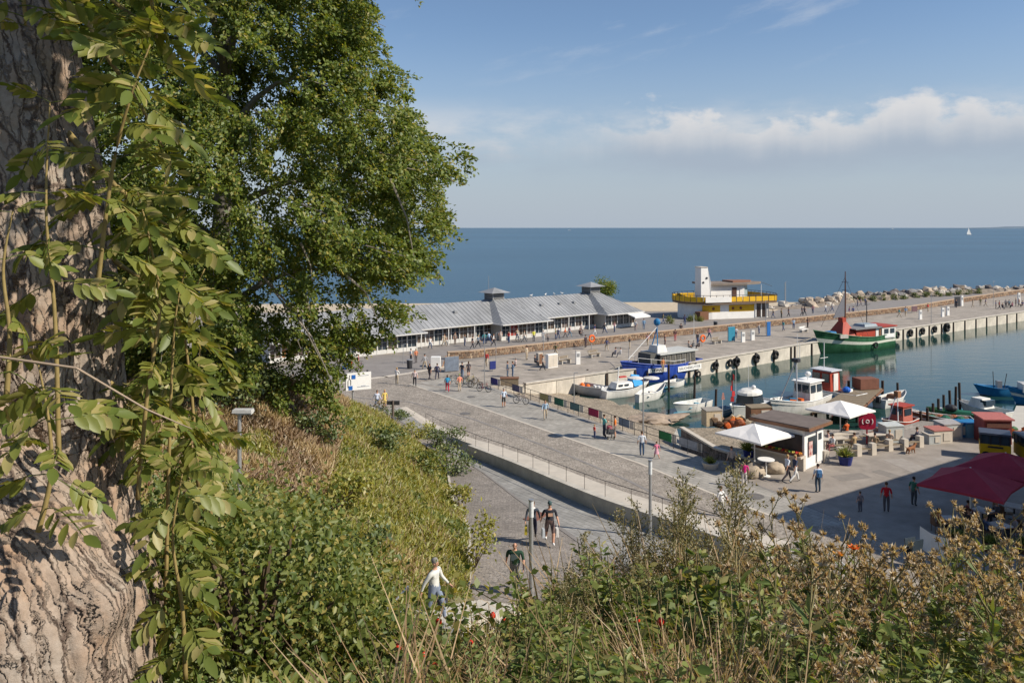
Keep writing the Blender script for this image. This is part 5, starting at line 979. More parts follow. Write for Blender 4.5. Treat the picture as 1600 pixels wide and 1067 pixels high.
for a in (('heap of brown nets and dark floats at the water edge', (1128, 664), [(.12, .07, .04), (.2, .13, .08), (.05, .04, .04)]), ('heap of orange nets beside the brown crates', (1145, 668), [(.5, .1, .02), (.3, .1, .05), (.55, .2, .05)]), ('heap of pale rope and nets before the white cruiser', (1162, 664), [(.5, .42, .3), (.3, .25, .18), (.14, .11, .08)]), ('heap of dark nets and pots on the quay by the red workboat', (1380, 684), [(.1, .08, .08), (.2, .1, .07), (.3, .2, .15)]), ('heap of orange and white gear on the concrete pier', (1590, 684), [(.6, .2, .05), (.6, .55, .5), (.1, .2, .1)])): heap(a[0], W(*a[1]), a[2], .7, 14, a[1][0])
q = W(1146, 658, -1); t = thing('flag_pole', 'leaning pole with red net flags standing among the nets', 'flag', q); MB().tube([(0, 0, 0), (-.1, 0, 4.5)], .03, 5).build('pole', M_dark, t); [MB().box((-.1+.1*math.sin(k*2), 0, 2.0+k*.5), (.34, .05, .46), .4*k, 0, .8).build('flag', mat('flag_red', (.55, .04, .04), .8), t) for k in range(5)]
q = W(1107, 662, -.8); t = thing('flag_pole', 'short marker pole with a pale pink flag', 'flag', W(1129, 660, -.5)); MB().tube([(0, 0, 0), (0, 0, 2.6)], .03, 5).build('pole', M_white, t); MB().box((.05, 0, 2.3), (.3, .05, .6), 0, 0, .4).build('flag', mat('flag_pink', (.6, .3, .25), .8), t)
# sightseeing carriages
def carriage(label, p, rz, L=3.2):
    t = thing('road_train_carriage', label, 'carriage', p, rz, None); Y_ = mat('carriage_yellow', (.62, .36, .01), .5, .1, 2); K_ = mat('carriage_black', (.035, .03, .035), .4)
    MB().box((0, 0, .75), (L, 1.6, .75)).build('body', Y_, t); MB().box((0, 0, 1.85), (L+.1, 1.7, .12), 0, 0, .97, .95).build('roof', mat('car_roof', (.05, .055, .075), .4), t); MB().box((0, 0, 1.45), (L-.06, 1.5, .68)).build('glazing', M_glass, t); MB().box((0, 0, .33), (L-.2, 1.45, .14)).build('skirt', K_, t)
    for k in range(4): [MB().box((-L/2+.06+k*(L-.12)/3, s*.76, 1.45), (.1, .08, .72)).build('pillar', K_, t) for s in (-1, 1)]
    for x in (-L*.3, L*.3): [MB().cyl((x, s*.7, .3), (x, s*.85, .3), .3, n=14).build('wheel', M_black, t) for s in (-1, 1)]
    MB().box((0, -.82, .95), (L*.5, .03, .12)).build('stripe', K_, t)
carriage('yellow and black sightseeing carriage parked behind the maroon parasols', W(1560, 719)+Vector((.1, .6, 0)), R(-28), 1.9); carriage('second yellow and black sightseeing carriage coupled behind the first', W(1560, 719)+Vector((3.1, -.3, 0)), R(-8), 3.4)
# cafe terrace under the maroon parasols
for i, (dx, dy) in enumerate(((-1.2, -.4), (.8, -1.3), (1.2, .9), (3.4, 1.6))):
    t = thing('cafe_table', 'dark cafe table laid with pale cloth under the maroon parasols', 'table', (25.1+dx, 43.6+dy, 0), .3*i, 'cafe tables under the maroon parasols'); MB().box((0, 0, .74), (.9, .9, .05)).build('top', M_white, t); MB().cyl((0, 0, 0), (0, 0, .72), .05, n=8).build('stem', M_dark, t); MB().box((0, 0, .03), (.5, .5, .05)).build('foot', M_dark, t)
    for k in range(2):
        c = thing('cafe_chair', 'brown wicker cafe chair at a table under the maroon parasols', 'chair', (25.1+dx+.85*(1 if k else -1), 43.6+dy, 0), R(180 if k else 0), 'wicker chairs under the maroon parasols'); wk = mat('wicker', (.17, .09, .05), .8, .3, 12)
        MB().box((0, 0, .44), (.48, .48, .07)).build('seat', wk, c); MB().box((-.22, 0, .72), (.06, .46, .52), 0, 0, 1, .85).build('backrest', wk, c); [MB().cyl((x, y, 0), (x, y, .42), .02, n=6).build('leg', wk, c) for x in (-.2, .2) for y in (-.2, .2)]
t = thing('windbreak', 'curved white canvas windbreak around the cafe terrace', 'screen', (0, 0, 0)); pts = [D(1438, 800, 41), D(1455, 812, 40), D(1484, 815, 39.2)]; 
for a, b in zip(pts, pts[1:]): MB().add([(a.x, a.y, .05), (b.x, b.y, .05), (b.x, b.y, 1.15), (a.x, a.y, 1.15), (a.x, a.y+.05, .05), (b.x, b.y+.05, .05), (b.x, b.y+.05, 1.15), (a.x, a.y+.05, 1.15)], [(0, 1, 2, 3), (7, 6, 5, 4), (3, 2, 6, 7), (0, 3, 7, 4), (1, 5, 6, 2)]).build('panel', M_white, t)
t = thing('menu_board', 'dark folding menu board beside the cafe windbreak', 'menu board', D(1432, 828, 38.5)*1.0, .4); t.location.z = 0; MB().box((0, 0, .75), (.7, .06, 1.4), 0, 0, 1, 1, .12).build('panel', mat('slate', (.03, .045, .06), .6), t); MB().box((0, .28, .72), (.7, .05, 1.4), 0, 0, 1, 1, -.16).build('rear_panel', mat('slate', (.03, .045, .06)), t)
t = thing('market_stall', 'blue grey market stall roof at the edge of the cafe terrace', 'stall', (29.6, 42.2, 0)); MB().box((0, 0, 2.45), (2.6, 2.4, .1), 0, 0, .9, .9).build('roof', mat('stall_roof', (.20, .27, .30), .6), t); [MB().cyl((x, y, 0), (x, y, 2.42), .05, n=8).build('post', M_white, t) for x in (-1.1, 1.1) for y in (-1, 1)]; MB().box((0, 0, .55), (2.0, 1.6, 1.0)).build('counter', mat('stall_dark', (.08, .05, .04), .8), t)
# litter bins, manholes
for x, y, l in ((640, 576, 'slim dark litter bin at the street corner'), (1118, 512, 'dark litter bin on the lawn before the cafe')): t = thing('litter_bin', l, 'bin', W(x, y)); MB().cyl((0, 0, .1), (0, 0, 1.0), .3, .34, 12).build('drum', M_dark, t); MB().cyl((0, 0, 1.0), (0, 0, 1.08), .37, n=12).build('rim', M_steel, t)
t = thing('traffic_trestle', 'white container with wooden trestle beside the hoarding', 'trestle', W(681, 573)); MB().box((0, 0, .6), (1.1, .9, 1.2)).build('tank', M_white, t); MB().tube([(.8, -.2, 0), (1.2, -.1, 1.3)], .05, 5).tube([(1.7, -.2, 0), (1.25, -.1, 1.3)], .05, 5).tube([(.95, -.18, .5), (1.55, -.18, .5)], .04, 5).build('trestle', mat('trestle_orange', (.5, .25, .1), .7), t)
for x, y, r, l in ((1180, 775, .55, 'round manhole cover with pale rim on the slab walkway'), (727, 646, .5, 'dark manhole cover on the cobbles above the path wall'), (736, 620, .4, 'small dark manhole cover near the walking pair on the plaza')): tag(MB().cyl((0, 0, 0), (0, 0, .012), r, n=20).build('manhole_cover', mat('manhole', (.16, .15, .14), .7, .3, 6), loc=W(x, y, .012)), l, 'manhole cover')
p = lerp2(ST[5][0], ST[5][1], .5); 
t = tag(MB().box((0, 0, .02), (1.3, .7, .03)).build('drain_grate', mat('rust_grate', (.22, .10, .07), .8, .3, 8), loc=(1.2, 40.0, 1.99), rz=1.0), 'rusty drain grate set in the cobbled path above the walking men', 'drain')
t = thing('wheeled_crate', 'blue box trolley pulled by the red-clad visitors', 'trolley', W(541, 577)); MB().box((0, 0, .35), (.9, .6, .5)).build('box', BLU, t); [MB().cyl((x, -.3, .12), (x, .3, .12), .12, n=10).build('wheel', M_black, t) for x in (-.3, .3)]
t = thing('litter_bin', 'weathered wooden crate seat on the edge above the slip', 'crate', W(796, 601)); MB().box((0, 0, .35), (1.9, .9, .7)).build('body', M_wood, t); MB().box((0, 0, .73), (2.0, 1.0, .06)).build('lid', BR, t)
# breakwater boulders
protos = [rock(40+i, 1, 1, .75, [mat('rock_pale', (.52, .47, .40), .9, .25, 1.5), mat('rock_grey', (.33, .31, .29), .9, .25, 1.5), mat('rock_tan', (.42, .34, .26), .9, .25, 1.5), mat('rock_dark', (.16, .14, .13), .9, .3, 1.5)][i % 4], 'boulder', 1, .5) for i in range(8)]
rn = random.Random(5); SB = [W(1195, 482), W(1240, 480), W(1320, 471), W(1400, 464.5), W(1500, 457.5), W(1600, 455), Vector((175, 240, 0))]
first = set(); nb = 0
for a, b in zip(SB, SB[1:]):
    L_ = (b-a).length; n = int(L_*1.9)
    for k in range(n):
        if nb >= 292: break
        t_ = rn.random(); p = a.lerp(b, t_); d = (b-a).normalized(); off = rn.gauss(0, 2.2); p = p+Vector((-d.y, d.x, 0))*off; far = p.x > 62; s = rn.uniform(.45, 1.1)*(1.25 if far else .9); i = rn.randrange(8)
        if i in first: o = protos[i].copy(); COL.objects.link(o)
        else: o = protos[i]; first.add(i)
        z = max(-1.6, (1.1 if far else .45)-abs(off)*.42+rn.uniform(-.2, .35)); o.location = (p.x, p.y, z); o.scale = (s*rn.uniform(.8, 1.3), s, s*rn.uniform(.8, 1.2)); o.rotation_euler = (rn.uniform(-.5, .5), rn.uniform(-.5, .5), rn.uniform(0, 6)); nb += 1
        tag(o, ('pale boulder' if i % 4 == 0 else 'grey boulder' if i % 4 == 1 else 'tan boulder' if i % 4 == 2 else 'dark boulder')+' in the rock heap of the breakwater on the sea side', 'boulder', ('pale', 'grey', 'tan', 'dark')[i % 4]+' breakwater boulders')
mb = MB(); vs = []
for i, p in enumerate(SB): d = (SB[min(i+1, len(SB)-1)]-SB[max(i-1, 0)]).normalized(); n_ = Vector((-d.y, d.x, 0)); h = .25 if p.x < 62 else .85; vs += [p-n_*3.4+Vector((0, 0, .0)), p-n_*1.2+Vector((0, 0, h)), p+n_*1.2+Vector((0, 0, h)), p+n_*4.5+Vector((0, 0, -2.2))]
mb.add(vs, [(i*4+k, i*4+4+k, i*4+5+k, i*4+1+k) for i in range(len(SB)-1) for k in range(3)]); struct(mb.build('rubble_bank', mat('rubble_bank', (.24, .20, .16), .95, .4, 1.2, .8)))
# ------------------------------------------------------------------ people
def body_mesh(kind, bulk=1.0):
    J = {}; E = []; rad = {}
    def j(n, p, r, par=None): J[n] = Vector(p); rad[n] = r if isinstance(r, tuple) else (r, r); E.append((par, n)) if par else None
    sit = kind.startswith('sit'); dz = -.47 if sit else 0; w = {'walk': 1, 'walk2': -1, 'stride': 1.25}.get(kind, 0); lean = -.03 if w else 0
    B = bulk*1.1
    j('pel', (0, 0, .95+dz), (.155*B, .115*B)); j('sp', (0, .0, 1.13+dz), (.145*B, .105*B), 'pel'); j('ch', (0, lean, 1.33+dz), (.165*B, .11*B), 'sp'); j('nb', (0, lean+.01, 1.47+dz), (.075, .07), 'ch'); j('nk', (0, lean-.005, 1.535+dz), .054, 'nb')
    j('h1', (0, lean-.025, 1.605+dz), (.078, .088), 'nk'); j('h2', (0, lean-.018, 1.69+dz), (.080, .095), 'h1'); j('h3', (0, lean-.005, 1.745+dz), (.06, .07), 'h2'); j('no', (0, lean-.125, 1.635+dz), .014, 'h1')
    for s, n in ((1, 'l'), (-1, 'r')):
        sw = .26*w*s; j('sh'+n, (s*.185*B, lean+.01, 1.42+dz), .068*(.6+.4*B), 'ch')
        if sit: el, wr = (s*.24*B, -.10, 1.16+dz), (s*.13, -.33, 1.08+dz)
        elif kind == 'hands': el, wr = (s*.25*B, -.06, 1.16), (s*.10, -.30, 1.22)
        else: el, wr = (s*.245*B, .03-sw*.45, 1.15), (s*.27*B, -.05-sw, .92+abs(sw)*.1)
        j('el'+n, el, .054, 'sh'+n); j('wr'+n, wr, .032, 'el'+n); d = (Vector(wr)-Vector(el)).normalized(); pm = Vector(wr)+d*.075; j('pa'+n, pm, (.040, .024), 'wr'+n)
        q = d.cross(Vector((1, 0, 0))).normalized()
        for k, f in enumerate((-.027, -.009, .009, .027)):
            tip = pm+q*f+d*(.07+.012*(1-abs(k-1.4)/2)); j('f%d%s' % (k, n), pm+q*f*1.05+d*.03, .0105, 'pa'+n); j('g%d%s' % (k, n), tip+Vector((-s*.012, -.006, 0)), .008, 'f%d%s' % (k, n))
        j('th'+n, Vector(wr)+d*.05+Vector((-s*.02, -.045, 0)), .011, 'pa'+n)
        lw = -.30*w*s
        if sit: kn, an, to = (s*.12, -.44, .50), (s*.12, -.46, .09), (s*.13, -.60, .045)
        else: kn, an, to = (s*.10*B, -.02+lw*.5-.06*abs(w), .50), (s*.10, .02+lw*(1.05 if lw < 0 else 1.3), .09+(.05 if lw > 0 else 0)), (s*.115, -.13+lw*(1.05 if lw < 0 else 1.25), .045+(.0 if lw > 0 else .02*abs(w)))
        j('hip'+n, (s*.085*B, 0 if not sit else -.04, .90+dz), .095*B, 'pel'); j('kn'+n, kn, .074*(.6+.4*B), 'hip'+n); j('ca'+n, Vector(kn).lerp(Vector(an), .35)+Vector((0, .02, 0)), .072, 'kn'+n); j('an'+n, an, .054, 'ca'+n); j('to'+n, to, (.05, .042), 'an'+n)
    names = list(J); me = bpy.data.meshes.new('b'); me.from_pydata([J[n] for n in names], [(names.index(a), names.index(b)) for a, b in E], [])
    o = bpy.data.objects.new('b', me); COL.objects.link(o); m = o.modifiers.new('s', 'SKIN'); m.use_smooth_shade = True; m.branch_smoothing = .3
    for i, n in enumerate(names): sv = me.skin_vertices[0].data[i]; sv.radius = rad[n]; sv.use_root = (n == 'pel')
    ss = o.modifiers.new('u', 'SUBSURF'); ss.levels = 1; ss.render_levels = 1
    out = bpy.data.meshes.new_from_object(o.evaluated_get(bpy.context.evaluated_depsgraph_get())); bpy.data.objects.remove(o); bpy.data.meshes.remove(me)
    # material slots by nearest bone: 0 skin 1 top 2 trousers 3 shoes 4 lower leg 5 forearm
    reg = {'pel': 2, 'sp': 1, 'ch': 1, 'nb': 1, 'nk': 0, 'h1': 0, 'h2': 0, 'h3': 0, 'no': 0}
    for n in names:
        if n not in reg: reg[n] = {'sh': 1, 'el': 1, 'wr': 5, 'pa': 0, 'th': 0, 'hi': 2, 'kn': 2, 'ca': 4, 'an': 4, 'to': 3}.get(n[:2], 0)
    segs = [(J[a], J[b], reg[b] if not (b.startswith('hip')) else 2) for a, b in E]; segs = [(a, b, (0 if r_ == 0 and True else r_)) for a, b, r_ in segs]
    A = np.array([s[0] for s in segs]); Bv = np.array([s[1] for s in segs]); Rg = np.array([s[2] for s in segs])
    C = np.array([p.center for p in out.polygons]); d = Bv-A; t = np.clip(((C[:, None]-A[None])*d[None]).sum(2)/(d*d).sum(1)[None], 0, 1); dist = np.linalg.norm(C[:, None]-A[None]-t[..., None]*d[None], axis=2); idx = dist.argmin(1); mi = Rg[idx]
    mi = np.where((mi == 4) & (C[:, 2] < .10), 3, mi)
    mi = np.where((mi == 1) & (C[:, 2] < .98+dz) & (np.abs(C[:, 0]) < .2), 2, mi); out.materials.clear()
    for k in range(6): out.materials.append(SKIN)
    out.polygons.foreach_set('material_index', mi.astype(np.int32)); out.update()
    return out
SKIN = mat('skin', (.55, .30, .20), .6, .08, 8); HAIRS = [mat('hair_dark', (.035, .022, .015), .7, .3, 20), mat('hair_brown', (.10, .055, .03), .7, .3, 20), mat('hair_blond', (.40, .27, .12), .7, .3, 20), mat('hair_grey', (.24, .225, .21), .7, .3, 20)]
BODY = {}
def body(kind, bulk): 
    k = (kind, bulk)
    if k not in BODY: BODY[k] = body_mesh(kind, bulk)
    return BODY[k]
def head_extra(kind, dz, lean):
    mb = MB()
    if kind == 'cap': mb.lathe([(.098, 0), (.1, .05), (.075, .1), (.0, .118)], 12, (0, lean-.012, 1.70+dz), 0, .95, 1.1); mb.box((0, lean-.14, 1.705+dz), (.13, .13, .015))
    elif kind == 'hat': mb.lathe([(.17, 0), (.17, .015), (.095, .02), (.09, .09), (0, .11)], 14, (0, lean-.012, 1.71+dz))
    elif kind == 'long': mb.lathe([(.02, -.24), (.085, -.16), (.098, 0), (.1, .06), (.07, .115), (0, .13)], 12, (0, lean+.02, 1.68+dz), 0, .95, .95)
    elif kind == 'bald': mb.lathe([(.088, -.06), (.094, -.02), (.094, .0)], 12, (0, lean+.012, 1.66+dz), 0, .95, 1.0, False)
    else: mb.lathe([(.075, -.05), (.093, 0), (.096, .05), (.066, .1), (0, .118)], 12, (0, lean+.006, 1.685+dz), 0, .95, 1.08)
    return mb
def person(label, p, rz, h, kind, top, bot, shoe=(.05, .05, .05), hair=0, head='short', shorts=False, sleeves=False, bulk=1.0, skirt=None, hatc=(.04, .05, .05)):
    sit = kind.startswith('sit'); dz = -.47 if sit else 0; lean = -.03 if kind in ('walk', 'walk2', 'stride') else 0
    t = thing('person', label, 'person', p, rz); s = h/1.77; t.scale = (s, s, s)
    o = bpy.data.objects.new('body', body(kind, bulk)); COL.objects.link(o); o.parent = t
    tm, bm_, sm = cmat(top, .85), cmat(bot, .85), cmat(shoe, .7)
    for i, m in enumerate((SKIN, tm, bm_, sm, SKIN if shorts else bm_, tm if sleeves else SKIN)): o.material_slots[i].link = 'OBJECT'; o.material_slots[i].material = m
    hm = HAIRS[hair] if head in ('short', 'long', 'bald') else cmat(hatc, .8); head_extra(head, dz, lean).build('hair' if head in ('short', 'long', 'bald') else 'cap', hm, t, True)
    ey = MB(); [ey.ball((s_*.032, lean-.108, 1.655+dz), .012, n=6, m=4) for s_ in (-1, 1)]; ey.build('eyes', INK, t)
    ea = MB(); [ea.ball((s_*.082, lean-.01, 1.635+dz), .03, .4, .8, 1, 6, 5) for s_ in (-1, 1)]; ea.build('ears', SKIN, t, True)
    if skirt: MB().lathe([(.16, 1.05+dz), (.18, .9+dz), (.25, .6+dz), (.27, .5+dz)], 14, (0, 0, 0), 0, 1, .85, False).build('skirt', cmat(skirt, .85), t, True)
    return t
def backpack(label, per, col):
    M = Matrix.Translation(per.location) @ Euler((0, 0, per.rotation_euler.z)).to_matrix().to_4x4() @ Matrix.Scale(per.scale.x, 4)
    t = thing('backpack', label, 'backpack', M @ Vector((0, .17, 1.22)), per.rotation_euler.z); MB().box((0, .03, 0), (.30, .16, .44), 0, 0, .85, .8).build('bag', cmat(col, .8), t); MB().box((0, .13, -.06), (.22, .07, .22), 0, 0, .85, .8).build('pocket', cmat(tuple(c*.7 for c in col), .8), t); [MB().tube([(x, -.03, .2), (x, -.22, .2), (x*1.1, -.26, .02), (x, -.04, -.18)], .018, 5).build('strap', cmat(tuple(c*.6 for c in col), .8), t) for x in (-.11, .11)]
def bag(label, per, col, side=1, low=.75):
    M = Matrix.Translation(per.location) @ Euler((0, 0, per.rotation_euler.z)).to_matrix().to_4x4() @ Matrix.Scale(per.scale.x, 4); t = thing('bag', label, 'bag', M @ Vector((side*.30, -.12, .50)), per.rotation_euler.z)
    MB().box((0, 0, 0), (.13, .32, .36), 0, 0, .8, .9).build('pouch', cmat(col, .6), t); MB().tube([(0, -.09, .17), (0, -.03, .36), (0, .03, .36), (0, .09, .17)], .01, 5).build('handle', cmat(col, .6), t)
WH = (.72, .71, .69); DKc = (.035, .035, .045); JN = (.05, .08, .17); BEI = (.45, .37, .27)
def PW(x, y, z=0): return W(x, y, z)
# near people on the ramp path
m1 = person('man in black printed t-shirt, brown shorts and cap walking down the path', (1.70, 36.0, 2.27), R(8), 1.86, 'walk', (.03, .03, .04), (.13, .085, .075), WH, 0, 'cap', True, False, 1.12, hatc=(.05, .09, .09))
bag('white plastic bag in the hand of the man in shorts', m1, (.72, .70, .66), 1); bag('pale grey carrier bag in the other hand of the man in shorts', m1, (.50, .53, .56), -1)
MB().box((0, -.185, 1.27), (.2, .02, .13)).build('shirt_print', cmat((.55, .33, .22)), m1)
m2 = person('man in dark vest over white collar and dark trousers beside the man in shorts', (.95, 36.4, 2.24), R(-5), 1.78, 'walk2', (.05, .06, .08), (.04, .04, .07), (.03, .03, .03), 1, 'short', False, True, 1.05); MB().torus((0, -.02, 1.47), .085, .04, (0, 0, 1), 14, 6).build('collar', cmat(WH), m2)
bag('yellow shopping bag carried by the man in the dark vest', m2, (.55, .44, .05), -1)
m3 = person('bald heavy man in dark green t-shirt and grey trousers coming up the path', (.12, 31.0, 2.45), R(-10), 1.84, 'walk', (.022, .06, .036), (.22, .21, .20), (.06, .06, .06), 1, 'bald', False, False, 1.25); MB().box((0, -.2, 1.26), (.24, .02, .24)).build('shirt_print', cmat((.30, .36, .32)), m3)
q = D(678, 872, 23.0); m4 = person('grey haired man in light patterned shirt with shoulder bag at the stairway', (q.x, 23.0, q.z-1.78), R(70), 1.78, 'walk', (.62, .62, .58), (.20, .24, .32), (.2, .15, .1), 3, 'short', False, True, 1.22)
bag('dark shoulder bag on the back of the man in the light shirt', m4, (.05, .05, .055), 1)
